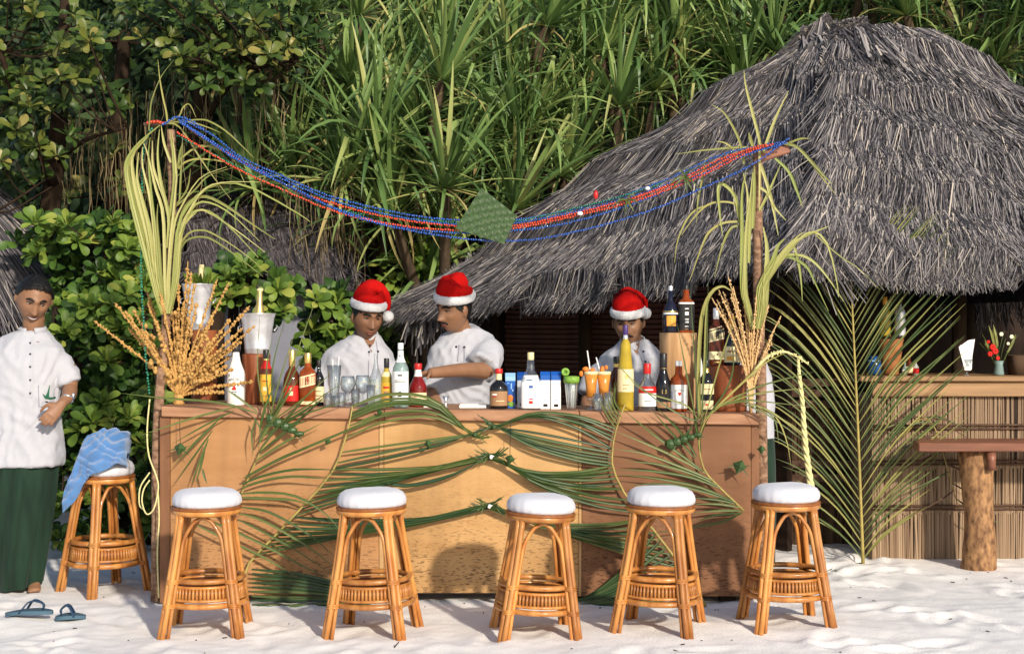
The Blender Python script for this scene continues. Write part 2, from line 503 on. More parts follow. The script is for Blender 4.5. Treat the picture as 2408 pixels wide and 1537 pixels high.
def thin_glass(name, tint, gloss=0.10):
    """thin clear glass: see-through body with a fresnel sheen"""
    m = bpy.data.materials.new(name); m.use_nodes = True
    t = m.node_tree; t.nodes.clear()
    tr = t.nodes.new('ShaderNodeBsdfTransparent'); tr.inputs[0].default_value = (*tint, 1)
    gl = t.nodes.new('ShaderNodeBsdfGlossy'); gl.inputs[1].default_value = 0.04
    fr = t.nodes.new('ShaderNodeLayerWeight'); fr.inputs[0].default_value = 0.35
    rp = t.nodes.new('ShaderNodeMath'); rp.operation = 'MULTIPLY_ADD'; rp.inputs[1].default_value = 0.75; rp.inputs[2].default_value = gloss
    df = t.nodes.new('ShaderNodeBsdfDiffuse'); df.inputs[0].default_value = (0.8, 0.84, 0.86, 1)
    m1 = t.nodes.new('ShaderNodeMixShader'); m2 = t.nodes.new('ShaderNodeMixShader'); m1.inputs[0].default_value = 0.035
    o = t.nodes.new('ShaderNodeOutputMaterial')
    t.links.new(fr.outputs[1], rp.inputs[0]); t.links.new(rp.outputs[0], m2.inputs[0])
    t.links.new(tr.outputs[0], m1.inputs[1]); t.links.new(df.outputs[0], m1.inputs[2])
    t.links.new(m1.outputs[0], m2.inputs[1]); t.links.new(gl.outputs[0], m2.inputs[2]); t.links.new(m2.outputs[0], o.inputs[0])
    MATS[name] = m
thin_glass('glass', (0.93, 0.96, 0.97))
# scuffed plywood: dark flecks and water stains towards the worn lower edge are part of the boards
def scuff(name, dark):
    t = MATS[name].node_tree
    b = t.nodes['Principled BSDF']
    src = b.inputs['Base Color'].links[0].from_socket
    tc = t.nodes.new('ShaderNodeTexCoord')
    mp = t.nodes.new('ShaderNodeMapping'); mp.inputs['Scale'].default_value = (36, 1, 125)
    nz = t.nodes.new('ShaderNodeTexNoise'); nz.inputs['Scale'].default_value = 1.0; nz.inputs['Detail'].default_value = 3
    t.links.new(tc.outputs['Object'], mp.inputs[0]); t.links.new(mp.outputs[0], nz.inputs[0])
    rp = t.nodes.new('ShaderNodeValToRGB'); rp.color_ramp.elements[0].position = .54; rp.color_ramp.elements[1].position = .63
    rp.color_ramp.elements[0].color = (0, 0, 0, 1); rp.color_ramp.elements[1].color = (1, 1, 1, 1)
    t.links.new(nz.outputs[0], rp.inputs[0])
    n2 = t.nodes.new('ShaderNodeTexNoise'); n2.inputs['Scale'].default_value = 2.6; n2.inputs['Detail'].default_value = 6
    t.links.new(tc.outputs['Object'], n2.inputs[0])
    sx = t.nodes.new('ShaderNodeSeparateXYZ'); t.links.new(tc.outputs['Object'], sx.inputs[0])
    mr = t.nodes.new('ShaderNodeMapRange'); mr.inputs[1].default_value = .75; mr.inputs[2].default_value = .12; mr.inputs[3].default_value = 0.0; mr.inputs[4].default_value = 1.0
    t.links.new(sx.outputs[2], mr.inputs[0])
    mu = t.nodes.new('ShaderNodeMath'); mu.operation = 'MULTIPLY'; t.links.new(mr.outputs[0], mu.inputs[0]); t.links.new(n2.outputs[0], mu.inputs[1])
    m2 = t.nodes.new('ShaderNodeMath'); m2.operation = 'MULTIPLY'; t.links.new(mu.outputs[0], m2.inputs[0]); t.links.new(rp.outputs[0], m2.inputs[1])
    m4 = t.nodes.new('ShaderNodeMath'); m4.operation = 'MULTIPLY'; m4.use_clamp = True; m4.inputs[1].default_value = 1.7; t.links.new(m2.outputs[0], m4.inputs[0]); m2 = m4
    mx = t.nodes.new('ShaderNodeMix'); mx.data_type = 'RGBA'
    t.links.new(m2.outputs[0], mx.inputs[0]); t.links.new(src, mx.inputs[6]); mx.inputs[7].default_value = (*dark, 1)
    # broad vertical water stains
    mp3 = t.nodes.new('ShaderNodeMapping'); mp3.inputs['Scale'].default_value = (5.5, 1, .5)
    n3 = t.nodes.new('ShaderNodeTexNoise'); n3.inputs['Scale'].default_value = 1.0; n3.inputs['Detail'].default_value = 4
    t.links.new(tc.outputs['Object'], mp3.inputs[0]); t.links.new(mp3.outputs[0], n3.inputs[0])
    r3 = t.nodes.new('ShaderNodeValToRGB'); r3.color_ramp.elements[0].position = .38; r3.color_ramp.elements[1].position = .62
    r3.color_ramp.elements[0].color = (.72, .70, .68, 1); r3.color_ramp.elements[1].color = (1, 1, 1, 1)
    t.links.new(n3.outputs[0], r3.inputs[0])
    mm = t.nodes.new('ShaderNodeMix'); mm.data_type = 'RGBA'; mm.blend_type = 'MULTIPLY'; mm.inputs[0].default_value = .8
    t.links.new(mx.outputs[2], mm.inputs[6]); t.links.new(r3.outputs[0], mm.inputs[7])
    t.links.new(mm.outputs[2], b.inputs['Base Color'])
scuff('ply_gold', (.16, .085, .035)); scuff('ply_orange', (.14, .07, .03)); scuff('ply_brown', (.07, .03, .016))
# ------------------------------------------------------------------ the setting: sand, backing slope
def n2(x, y, s, k=0.0):
    return noise.noise(Vector((x * s + 13.1, y * s - 4.7, k)))

FOOT = [(RNG.uniform(-3.6, 4.2), RNG.uniform(6.2, 9.6), RNG.uniform(0, 6.28), RNG.uniform(0.7, 1.2)) for _ in range(230)]
def sand_raw(x, y):
    z = 0.020 * n2(x, y, 1.1) + 0.008 * n2(x, y, 3.6, 2) + 0.005 * n2(x, y, 9.0, 5) + 0.004 * n2(x, y, 21.0, 7)
    if y > 9.0: z += 0.05 * min(1.0, (y - 9.0) / 1.5)
    return z

NX, NY = 330, 190
SX0, SX1, SY0, SY1 = -3.9, 4.4, 5.6, 10.8
xs = np.linspace(SX0, SX1, NX)
ys = SY0 + (SY1 - SY0) * np.linspace(0, 1, NY) ** 1.15
ZG = np.array([[sand_raw(x, y) for x in xs] for y in ys])
for (fx, fy, fa, fs) in FOOT:
    ca, sa = math.cos(fa), math.sin(fa)
    dx = xs[None, :] - fx
    dy = ys[:, None] - fy
    lx = (dx * ca + dy * sa) / (0.14 * fs)
    ly = (-dx * sa + dy * ca) / (0.06 * fs)
    r2 = lx * lx + ly * ly
    ZG += (-0.013 * np.exp(-r2 * 1.2) + 0.007 * np.exp(-(np.sqrt(r2) - 1.5) ** 2 * 5)) * (1.15 if fx > 1.4 else .75)
def sandz(x, y):
    i = int(np.clip(np.searchsorted(ys, y), 0, NY - 1)); j = int(np.clip(np.searchsorted(xs, x), 0, NX - 1))
    return float(ZG[i, j])

edge = [-300, -60, -15, -6] 
X = np.concatenate([[-300, -80, -25, -9], xs, [9.5, 25, 80, 300]])
Yc = np.concatenate([[-60, -10, 2], ys, [14, 30, 90, 300]])
ZZ = np.zeros((len(Yc), len(X)))
ZZ[3:3 + NY, 4:4 + NX] = ZG
ZZ[:, :4] = ZZ[:, 4:5]; ZZ[:, -4:] = ZZ[:, -5:-4]
ZZ[:3, :] = ZZ[3:4, :]; ZZ[-4:, :] = ZZ[-5:-4, :]
mb = MB()
mb.v = [(float(X[j]), float(Yc[i]), float(ZZ[i, j])) for i in range(len(Yc)) for j in range(len(X))]
W = len(X)
mb.f = [(i * W + j, i * W + j + 1, (i + 1) * W + j + 1, (i + 1) * W + j) for i in range(len(Yc) - 1) for j in range(W - 1)]
o = mb.build('sand', m_sand)
tag(o, 'bright white coral sand of the beach, dimpled with footprints', kind='structure')

# added slope behind everything, hides the sky; dark colour stands for shade
mb = MB()
gx = np.linspace(-26, 30, 40); gy = np.linspace(17.0, 40, 14)
for y in gy:
    for x in gx:
        z = -0.3 + (y - 17.0) * 0.75 + 0.8 * n2(x, y, 0.25, 3)
        mb.v.append((float(x), float(y), float(z)))
for i in range(len(gy) - 1):
    for j in range(len(gx) - 1):
        a = i * len(gx) + j
        mb.f.append((a, a + 1, a + 1 + len(gx), a + len(gx)))
o = mb.build('backing_slope', MATS['shade_backing'])
tag(o, 'added backing slope behind the trees, coloured dark for deep shade', kind='structure')

# ------------------------------------------------------------------ thatch
def thatch_face(E0, E1, T0, T1, n, seed, bulge=0.05, courses=6, sag=0.03, width=(0.008, 0.018), length=(0.35, 0.8), fringe=0.25, b_max=1.0, lift=0.03, dens_pow=0.75, wob=0.25):
    """loose strands laid down the slope of one roof face; E eave edge, T top edge"""
    rg = random.Random(seed)
    E0, E1, T0, T1 = map(Vector, (E0, E1, T0, T1))
    nrm = (E1 - E0).cross((T0 + T1) / 2 - E0)
    nrm.normalize()
    if nrm.z < 0: nrm = -nrm
    def S(a, b):
        e = E0.lerp(E1, a); t = T0.lerp(T1, a)
        p = e.lerp(t, b)
        c = b * courses + 0.35 * noise.noise(Vector((a * 5, b * 3, seed)))
        saw = 1.0 - (c - math.floor(c))
        h = bulge * math.sin(math.pi * min(1, max(0, b))) + 0.10 * saw + 0.08 * noise.noise(Vector((p.x * 1.5, p.y * 1.5, p.z * 1.5 + seed)))
        p = p + nrm * h
        p.z -= sag * (1 - b) * (1 + noise.noise(Vector((a * 9, seed, 0))))
        return p
    mb = MB()
    elen = (E1 - E0).length
    slen = ((T0 + T1) / 2 - (E0 + E1) / 2).length
    for _ in range(n):
        b = b_max * rg.random() ** (1.0 / dens_pow if dens_pow < 1 else 1)
        a = rg.random()
        if rg.random() < fringe * 0.6: b = rg.uniform(0.0, 0.10)
        L = rg.uniform(*length) / slen
        w = rg.uniform(*width)
        skew = rg.gauss(0, wob) * L * slen / elen
        pts = []
        l1 = rg.uniform(0.0, lift); l2 = rg.uniform(0.2, 1.0) * lift
        for k in range(4):
            f = k / 3
            bb = b + L * 0.5 - L * f
            aa = a + skew * f + rg.gauss(0, 0.0025)
            if bb < 0:
                q = S(aa, 0)
                down = (E0.lerp(E1, a) - T0.lerp(T1, a)).normalized()
                down = (down + Vector((0, 0, -0.55))).normalized()
                p = q + down * (-bb * slen * 0.55)
            else:
                p = S(aa, min(bb, 1.02))
            p = p + nrm * (l1 * (1 - f) + l2 * f * f)
            pts.append(p)
        sd_ = (pts[-1] - pts[0]).cross(nrm)
        if sd_.length < 1e-6: continue
        sd_.normalize()
        q = Quaternion((pts[-1] - pts[0]).normalized(), rg.uniform(-0.9, 0.9))
        sd_ = q @ sd_
        vs = []
        for k, p in enumerate(pts):
            ww = w * (1.0, 1.0, 0.85, 0.35)[k] / 2
            vs += [p - sd_ * ww, p + sd_ * ww]
        mb.add(vs, [(0, 1, 3, 2), (2, 3, 5, 4), (4, 5, 7, 6)])
    return mb, S

def deck(faces, th=0.16):
    """solid under-layer: quads/tris given by corners, thickened inward (down)"""
    mb = MB()
    for f in faces:
        f = [Vector(p) for p in f]
        m = len(f)
        lo = [p - Vector((0, 0, th)) for p in f]
        mb.add(f + lo, [tuple(range(m)), tuple(range(2 * m - 1, m - 1, -1))] + [(i, m + i, m + (i + 1) % m, (i + 1) % m) for i in range(m)])
    return mb

# ------------------------------------------------------------------ the big thatched hut on the right
hut = thing('thatched_hut', 'large grey thatched beach hut with reed walled bar, right of the bar counter', 'hut', (1.7, 9.6, 0))
HL, HC = P(950, 740, 11.5), P(1880, 596, 8.9)
HR, HB = P(3000, 690, 10.2), Vector((2.6, 12.9, 1.6))
HP1, HP2 = P(1955, 92, 10.9), P(2205, 112, 11.4)
low = Vector((0, 0, -0.07))
IL, IC, IR, IB = [q.lerp((HP1 + HP2) / 2, .085) + Vector((0, 0, -.06)) for q in (HL, HC, HR, HB)]
deck([(IL, IC, HP1 + low), (IC, IR, HP2 + low, HP1 + low), (IR, IB, HP2 + low), (IB, IL, HP1 + low, HP2 + low)], .10).build('roof_deck', MATS['thatch_deck'], hut, smooth=False)
mb1, S1 = thatch_face(HL, HC, HP1, HP1 + Vector((0.02, 0, 0)), 36000, 5, bulge=0.07, courses=4, length=(0.30, 0.8), dens_pow=0.62, wob=0.15, width=(0.004, 0.009), lift=.055)
mb2, S2 = thatch_face(HC, HR, HP1, HP2, 56000, 8, bulge=0.10, courses=4.6, length=(0.25, 0.7), dens_pow=0.68, wob=0.26, width=(0.004, 0.009), lift=.06)
mb1.add(mb2.v, mb2.f)
mb3, S3 = thatch_face(HB, HL, HP2, HP1, 2500, 9, length=(0.5, 0.9), dens_pow=0.6, wob=0.15)
mb1.add(mb3.v, mb3.f)
mb4, S4 = thatch_face(HR, HB, HP2, HP2 + Vector((0.02, 0, 0)), 2500, 10, length=(0.5, 0.9), dens_pow=0.6, wob=0.15)
mb1.add(mb4.v, mb4.f)
# hip and ridge cap strands
rg = random.Random(3)
def cap_strands(mbx, A, B, n, w=0.22):
    A, B = Vector(A), Vector(B)
    ax = (B - A).normalized()
    side = ax.cross(Vector((0, 0, 1))).normalized()
    for _ in range(n):
        p = A.lerp(B, rg.random())
        sg = rg.choice((-1, 1))
        L = rg.uniform(0.18, 0.5)
        d = (side * sg * rg.uniform(0.3, 1) + Vector((0, 0, -rg.uniform(0.35, 0.9))) + ax * rg.uniform(-0.2, 0.6)).normalized()
        up = Vector((0, 0, rg.uniform(0.03, 0.10)))
        pts = [p + up - d * 0.05, p + up + d * L * 0.4 + Vector((0, 0, -0.01)), p + d * L + Vector((0, 0, -0.05))]
        s_ = ax * rg.uniform(0.004, 0.009)
        mbx.add([q + s_ * k for q in pts for k in (-1, 1)], [(0, 1, 3, 2), (2, 3, 5, 4)])
cap_strands(mb1, HP1 + Vector((-0.22, -.05, -.06)), HP1 + Vector((.25, 0, .03)), 1300)
cap_strands(mb1, HP1 + Vector((-0.1, 0, 0)), HP2 + Vector((0.05, 0, -.03)), 1100)
cap_strands(mb1, HC.lerp(HP1, 0.05), HP1 + Vector((0, 0, .03)), 4200)
cap_strands(mb1, HL.lerp(HP1, 0.02), HP1, 700)
mb1.build('thatch', MATS['thatch'], hut, smooth=False, kind='stuff')
mb = MB()
mb.tube([HP1 + Vector((-0.25, -0.05, -0.14)), HP1 + Vector((0, 0, 0.02)), HP1.lerp(HP2, 0.5) + Vector((0, 0, 0.0)), HP2 + Vector((0, 0, 0.02)), HP2 + Vector((0.06, 0, -0.03))], [0.05, 0.10, 0.10, 0.10, 0.05], 10)
mb.build('ridge_roll', MATS['thatch_deck'], hut)

# walls of the hut
wd = Vector((0.694, -0.722, 0)); wn = Vector((0.722, 0.694, 0))
W0 = Vector((HL.x + 0.43, HL.y + 0.42, 0))
def wall_pt(t, z=0.0, out=0.0):
    p = W0 + wd * t - wn * out
    return Vector((p.x, p.y, z))
mb = MB()
rotw = Matrix.Rotation(math.atan2(wd.y, wd.x), 3, 'Z')
mb.box(wall_pt(1.6, 1.0, -0.05), (2.9, 0.05, 2.0), rotw)
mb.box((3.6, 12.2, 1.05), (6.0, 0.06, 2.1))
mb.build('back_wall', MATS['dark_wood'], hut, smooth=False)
me = None
rgs = random.Random(4)
for k in range(40):
    z = 0.30 + k * 0.036
    if me is None:
        m_ = MB(); m_.box((0, 0, 0), (2.45, 0.012, 0.030), None, 0)
        me = m_.mesh('slat', MATS['blind_slat'], False)
    M = Matrix.Translation(wall_pt(1.72 + rgs.uniform(-0.01, 0.01), z, 0.012 + rgs.uniform(0, 0.006)) - world_loc(hut)) @ rotw.to_4x4() @ Matrix.Rotation(rgs.uniform(0.15, 0.5), 4, 'X')
    linked('slat', me, hut, M)
for t in (0.42, 1.35, 2.95):
    m_ = MB(); m_.tube([wall_pt(t, -0.05, 0.05), wall_pt(t, 2.05, 0.05)], 0.045, 10)
    m_.build('post', MATS['dark_bark'], hut)

def reeds(mbx, A, B, z0, z1, step, rr, seed, jit=0.004):
    rg_ = random.Random(seed)
    A, B = Vector(A), Vector(B)
    L = (B - A).length
    d = (B - A).normalized()
    nn = Vector((d.y, -d.x, 0))
    s = 0.0
    while s < L:
        r = rr * rg_.uniform(0.6, 1.3)
        p = A + d * s + nn * rg_.uniform(-jit, jit)
        lean = d * rg_.gauss(0, 0.006)
        zt = z1 + rg_.uniform(-0.012, 0.012)
        zb = z0 - rg_.uniform(0, 0.02)
        n = 3
        q = [p + d * (r * c_) + nn * (r * s_) for c_, s_ in ((-1, -0.1), (-0.5, 0.8), (0.5, 0.8), (1, -0.1))]
        vs = [x + Vector((0, 0, zb)) for x in q] + [x + lean + Vector((0, 0, zt)) for x in q]
        mbx.add(vs, [(0, 1, 5, 4), (1, 2, 6, 5), (2, 3, 7, 6)])
        s += r * 1.25 * (1 if rg_.random() > 0.012 else 1.9)

BX0, BY0 = P(2052, 900, 9.45).x, 9.45
bar_r = Vector((4.6, 9.50, 0))
mb = MB()
for (z0, z1, sd_) in ((0.0, 0.33, 1), (0.31, 0.60, 2), (0.58, 1.03, 3)):
    reeds(mb, (BX0, BY0, 0), bar_r, z0, z1, 0.012, 0.0075, sd_)
    reeds(mb, (BX0, BY0 + 0.55, 0), (BX0, BY0, 0), z0, z1, 0.012, 0.0085, sd_ + 20)
mb.build('reed_screen', MATS['reed'], hut, smooth=False, kind='stuff')
mb = MB()
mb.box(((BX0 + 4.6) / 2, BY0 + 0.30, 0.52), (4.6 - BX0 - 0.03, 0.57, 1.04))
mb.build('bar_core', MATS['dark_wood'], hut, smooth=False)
for z in (0.325, 0.60, 0.82):
    for dz in (0, 0.022):
        m_ = MB(); m_.tube([(BX0 - 0.01, BY0 - 0.016, z + dz), (3.0, BY0 - 0.006, z + dz + 0.004), (4.6, 9.476, z + dz)], 0.007, 6)
        m_.build('binding_cane', MATS['binding'], hut)
mb = MB(); mb.box(((BX0 + 4.7) / 2 - 0.03, BY0 + 0.24, 1.132), (4.7 - BX0 + 0.12, 0.62, 0.032), None, 0, 0.006)
mb.build('bar_top', MATS['hut_plank'], hut, smooth=False)
mb = MB(); mb.box(((BX0 + 4.7) / 2, BY0 - 0.022, 1.068), (4.7 - BX0 + 0.02, 0.028, 0.090), None, 0, 0.004)
mb.build('fascia_board', MATS['hut_plank'], hut, smooth=False)
# reed wall between corner and bar, shade put into the reed colour
A_ = wall_pt(2.95); A_.z = 0
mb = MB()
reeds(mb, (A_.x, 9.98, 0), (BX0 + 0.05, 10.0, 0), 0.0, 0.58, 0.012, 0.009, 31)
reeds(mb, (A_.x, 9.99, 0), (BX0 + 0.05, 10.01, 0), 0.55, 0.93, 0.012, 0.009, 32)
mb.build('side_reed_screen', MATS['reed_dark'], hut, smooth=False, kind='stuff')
for k, z in enumerate((0.33, 0.47, 0.56, 0.95, 1.02, 1.09)):
    m_ = MB(); m_.box(((A_.x + BX0) / 2 + 0.02, 9.95 - 0.01 * (k % 2), z), (BX0 - A_.x + 0.1, 0.02, 0.05))
    m_.build('rail', MATS['binding'], hut, smooth=False)
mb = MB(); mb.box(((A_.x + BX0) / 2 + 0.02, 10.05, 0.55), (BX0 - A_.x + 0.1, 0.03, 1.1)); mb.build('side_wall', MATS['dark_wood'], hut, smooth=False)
for (x, y) in ((2.95, 10.1), (3.55, 11.9), (4.75, 9.75)):
    m_ = MB(); m_.tube([(x, y, -0.05), (x, y, 1.95)], 0.05, 10); m_.build('post', MATS['dark_bark'], hut)

# ------------------------------------------------------------------ hut at the left edge
lh = thing('round_thatched_hut', 'round hut with a drooping brown grey thatched roof behind the smiling man', 'hut', (-4.35, 11.2, 0))
apex = Vector((-4.55, 11.3, 2.95))
def cone_pt(a, s):
    r = 1.55 * s
    return Vector((apex.x + math.cos(a) * r, apex.y + math.sin(a) * r, apex.z - (0.90 * s + 0.36 * s * s) ))
mb = MB()
rg = random.Random(21)
for _ in range(8000):
    a = rg.uniform(-math.pi, math.pi * 0.4)
    s0 = rg.random() ** 0.6
    L = rg.uniform(0.25, 0.6)
    da = rg.gauss(0, 0.05)
    w = rg.uniform(0.006, 0.014) / 2
    lift = rg.uniform(0, 0.04)
    pts = [cone_pt(a + da * f, s0 - L * 0.4 + L * f) + Vector((math.cos(a), math.sin(a), 0.9)) * (lift * (0.3 + f) * 0.7) for f in (0, 0.4, 0.75, 1.0) if s0 - L * 0.4 + L * f > 0]
    if len(pts) < 4: continue
    sdv = Vector((-math.sin(a), math.cos(a), rg.uniform(-0.5, 0.5))) * w
    vs = []
    for k, p in enumerate(pts): vs += [p - sdv * (1, 1, .8, .3)[k], p + sdv * (1, 1, .8, .3)[k]]
    mb.add(vs, [(0, 1, 3, 2), (2, 3, 5, 4), (4, 5, 7, 6)])
mb.build('thatch', MATS['thatch'], lh, smooth=False, kind='stuff')
mb = MB()
mb.lathe([(1.5, apex.z - 1.22 - 0.04), (1.1, apex.z - 0.97), (0.55, apex.z - 0.5), (0.0, apex.z - 0.03)], (apex.x, apex.y, 0), 32)
mb.build('roof_deck', MATS['thatch_deck'], lh)
mb = MB(); mb.lathe([(0.95, -0.05), (0.95, 1.9)], (apex.x, apex.y, 0), 28); mb.build('wall', MATS['dark_wood'], lh)

# ------------------------------------------------------------------ small hut behind the bar, left of the bartenders
sh = thing('thatched_cottage', 'small dark thatched cottage with a blue grey plastered wall behind the bar', 'hut', (-1.9, 12.0, 0))
cL, cR = P(462, 664, 11.6), P(800, 652, 11.6)
tL, tR = P(430, 482, 12.6), P(712, 470, 12.6)
mb, S_ = thatch_face(cL, cR, tL, tR, 9000, 41, bulge=0.03, courses=5, length=(0.15, 0.4), width=(0.006, 0.013), lift=0.02, wob=0.3, fringe=0.3)
m2, S_ = thatch_face(cR, cR + Vector((0.1, 2.4, 0)), tR, tR + Vector((0.0, 0.4, 0)), 2500, 43, length=(0.2, 0.5), wob=0.3)
mb.add(m2.v, m2.f)
mb.build('thatch', MATS['thatch_dark'], sh, smooth=False, kind='stuff')
deck([(cL, cR, tR, tL), (cR, cR + Vector((0.1, 2.4, 0)), tR + Vector((0, 0.4, 0)), tR), (tL, tR, tR + Vector((0, 0.4, 0)), tL + Vector((0, 0.4, 0))),
      (tL + Vector((0, 0.4, 0)), tR + Vector((0, 0.4, 0)), cR + Vector((0.1, 2.4, 0)), cL + Vector((0, 2.4, 0)))], 0.12).build('roof_deck', MATS['thatch_deck'], sh, smooth=False)
wl, wr = P(470, 800, 12.0).x, P(752, 800, 12.0).x
mb = MB(); mb.box(((wl + wr) / 2, 12.6, 0.92), (wr - wl, 1.2, 1.9)); mb.build('wall', MATS['plaster'], sh, smooth=False)
mb = MB(); mb.tube([P(508, 1100, 11.75), P(506, 640, 11.75)], 0.07, 8); mb.build('post', MATS['dark_bark'], sh)
# ------------------------------------------------------------------ vegetation
def leaf_mesh(name, m, stations, droop, fold, kink=None, curl=0.0):
    """blade of unit length growing along +X, upper face +Z; stations: (t, half width)"""
    mb = MB()
    vs, fs = [], []
    x = z = 0.0
    ang = 0.0
    tp = 0.0
    for i, (t, w) in enumerate(stations):
        dt = t - tp; tp = t
        a = -droop * t * t
        if kink and t > kink[0]: a -= kink[1]
        x += math.cos(a) * dt; z += math.sin(a) * dt
        nx, nz = -math.sin(a), math.cos(a)
        up = w * fold
        yy = curl * t * t
        vs += [(x + nx * up, -w + yy, z + nz * up), (x, yy, z), (x + nx * up, w + yy, z + nz * up)]
    for i in range(len(stations) - 1):
        a = i * 3
        fs += [(a, a + 3, a + 4, a + 1), (a + 1, a + 4, a + 5, a + 2)]
    mb.add(vs, fs)
    return mb.mesh(name, m, True)

def aim(c, d, up, s, sw=1.0):
    """matrix: +X along d, +Z near up, scaled"""
    d = Vector(d).normalized()
    y = Vector(up).cross(d)
    if y.length < 1e-4: y = d.orthogonal()
    y.normalize()
    z = d.cross(y)
    M = Matrix(((d.x * s, y.x * s * sw, z.x * s, c[0]), (d.y * s, y.y * s * sw, z.y * s, c[1]), (d.z * s, y.z * s * sw, z.z * s, c[2]), (0, 0, 0, 1)))
    return M

STRAP = [(0, .014), (.12, .021), (.3, .0225), (.48, .021), (.64, .018), (.8, .012), (.93, .006), (1, .001)]
PLEAF = []
for (dr, kk, cu) in ((0.25, None, 0), (0.5, None, .05), (0.9, None, -.04), (1.4, None, .06), (0.3, (.55, 1.3), 0), (0.35, (.68, 1.9), .03), (0.15, None, -.06), (1.9, None, 0)):
    PLEAF.append(leaf_mesh('pandan_leaf', MATS['pandan_leaf'], STRAP, dr, 0.45, kk, cu))
PDRY = [leaf_mesh('dry_pandan_leaf', MATS['pandan_dry'], STRAP, dr, 0.5, kk) for dr, kk in ((1.0, None), (0.5, (.4, 1.6)))]
OBO = [(0, .03), (.15, .07), (.35, .15), (.55, .22), (.75, .25), (.9, .19), (.98, .08), (1, .02)]
BLEAF = [leaf_mesh('bush_leaf', MATS['bush_leaf'], [(t, w * k) for t, w in OBO], d, f) for d, f, k in ((0.5, .35, .95), (0.9, .25, 1.05), (-0.3, .4, .9), (1.3, .3, 1.0))]
TLEAF = [leaf_mesh('broad_leaf', MATS['broad_leaf'], [(t, w * k) for t, w in OBO], d, f) for d, f, k in ((0.4, .3, .95), (0.9, .2, 1.1), (-0.2, .35, .9), (1.2, .25, 1.0))]

def add_leaf(mb, me, M):
    b = len(mb.v)
    mb.v.extend([tuple(M @ v.co) for v in me.vertices])
    mb.f.extend([tuple(i + b for i in p.vertices) for p in me.polygons])
    mb.m.extend([0] * len(me.polygons))

def rosette_strap(rg, c, axis, n, L, out):
    """leaves of one screw pine head: out receives (mesh, matrix)"""
    axis = Vector(axis).normalized()
    e1 = axis.orthogonal().normalized(); e2 = axis.cross(e1)
    for k in range(n):
        az = k * 2.39996 + rg.uniform(-.25, .25)
        f = k / n
        el = R(84 - 95 * f ** 1.1 + rg.uniform(-9, 9))
        rad = e1 * math.cos(az) + e2 * math.sin(az)
        d = rad * math.cos(el) + axis * math.sin(el)
        up = axis * math.cos(el) - rad * math.sin(el)
        l = L * rg.uniform(0.75, 1.15) * (0.75 + 0.35 * math.sin(math.pi * min(1, f + 0.25)))
        if f > 0.86 and rg.random() < 0.6:
            me = rg.choice(PDRY)
        else:
            me = rg.choice(PLEAF if f > 0.3 else PLEAF[:1] + PLEAF[4:7] + PLEAF[:2])
        out.append((me, aim(Vector(c) + rad * 0.03 + axis * 0.05 * (1 - f), d, up, l, rg.uniform(0.85, 1.25))))

def pandanus(u, v, Y, n_heads, spread, label, seed, leaves=40, L=0.85):
    rg = random.Random(seed)
    c = P(u, v, Y)
    root = thing('screw_pine', label, 'tree', (c.x, c.y + 0.25, 0.0), 'screw pines behind the bar and hut')
    heads = []
    for k in range(n_heads):
        a = k * 2.4 + rg.uniform(-.4, .4)
        r = spread * math.sqrt((k + 0.3) / n_heads)
        heads.append(Vector((c.x + math.cos(a) * r * 1.15, c.y + rg.uniform(-.5, .5), c.z + math.sin(a) * r * 0.95)))
    tb = MB()
    fork = Vector((c.x, c.y + 0.25, max(0.5, c.z * 0.45)))
    tb.tube([(c.x, c.y + 0.25, -0.1), fork], [0.10, 0.08], 8)
    for h in heads:
        m = fork.lerp(h, 0.55) + Vector((rg.uniform(-.15, .15), 0.1, -0.15))
        tb.tube(bez([fork, m, h], 7), [0.06, .055, .05, .045, .045, .045, .04], 7)
    tb.build('trunk', MATS['bark'], root)
    out = []
    for h in heads:
        ax = Vector((rg.uniform(-.45, .45), rg.uniform(-.75, -.1), 1.0))
        rosette_strap(rg, h, ax, leaves, L, out)
    off = Matrix.Translation(-root.location)
    for me, M in out[:300]:
        linked('leaf', me, root, off @ M)
    return root

PINES = [
    (765, 190, 12.6, 5, .75, 'screw pine with long narrow blades beside the dark broadleaf tree, above the blue garlands'),
    (770, 440, 12.0, 5, .55, 'screw pine with pale hanging blades just above the small cottage roof'),
    (960, 70, 13.4, 5, .8, 'tall screw pine at the top of the picture above the two bartenders'),
    (950, 330, 12.2, 5, .62, 'screw pine with wide upright fans in the middle of the thicket, above the left bartender'),
    (1000, 560, 11.9, 4, .42, 'low screw pine with drooping fans behind the santa hats of the two bartenders'),
    (1150, 190, 13.0, 5, .72, 'screw pine with crossed blades above the woven leaf diamond, high in the thicket'),
    (1170, 415, 12.2, 5, .5, 'screw pine right behind the woven leaf diamond'),
    (1330, 70, 13.9, 5, .75, 'high screw pine at the top edge, left of the hut roof slope'),
    (1330, 330, 12.9, 5, .55, 'dark hearted screw pine just above the lower slope of the hut roof'),
    (1490, 210, 13.6, 5, .7, 'screw pine with many thin blades above the middle of the hut roof slope'),
    (1650, 50, 14.2, 5, .8, 'screw pine with yellowing skirt at the top edge, left of the hut peak'),
    (1690, 210, 13.8, 4, .55, 'screw pine hugging the upper slope of the hut roof left of its peak'),
    (1880, 20, 14.5, 5, .8, 'screw pine at the top edge right behind the peak of the hut roof'),
    (2110, 0, 14.8, 5, .7, 'screw pine with arching bright blades behind the ridge of the hut'),
    (2290, 60, 14.4, 5, .7, 'screw pine with hanging yellow green blades right of the hut ridge'),
    (2440, 140, 14.0, 5, .7, 'screw pine in the top right corner above the hut roof'),
]
for i, a in enumerate(PINES):
    pandanus(*a[:5], a[5], 100 + i, leaves=48 if a[3] == 5 else 56)

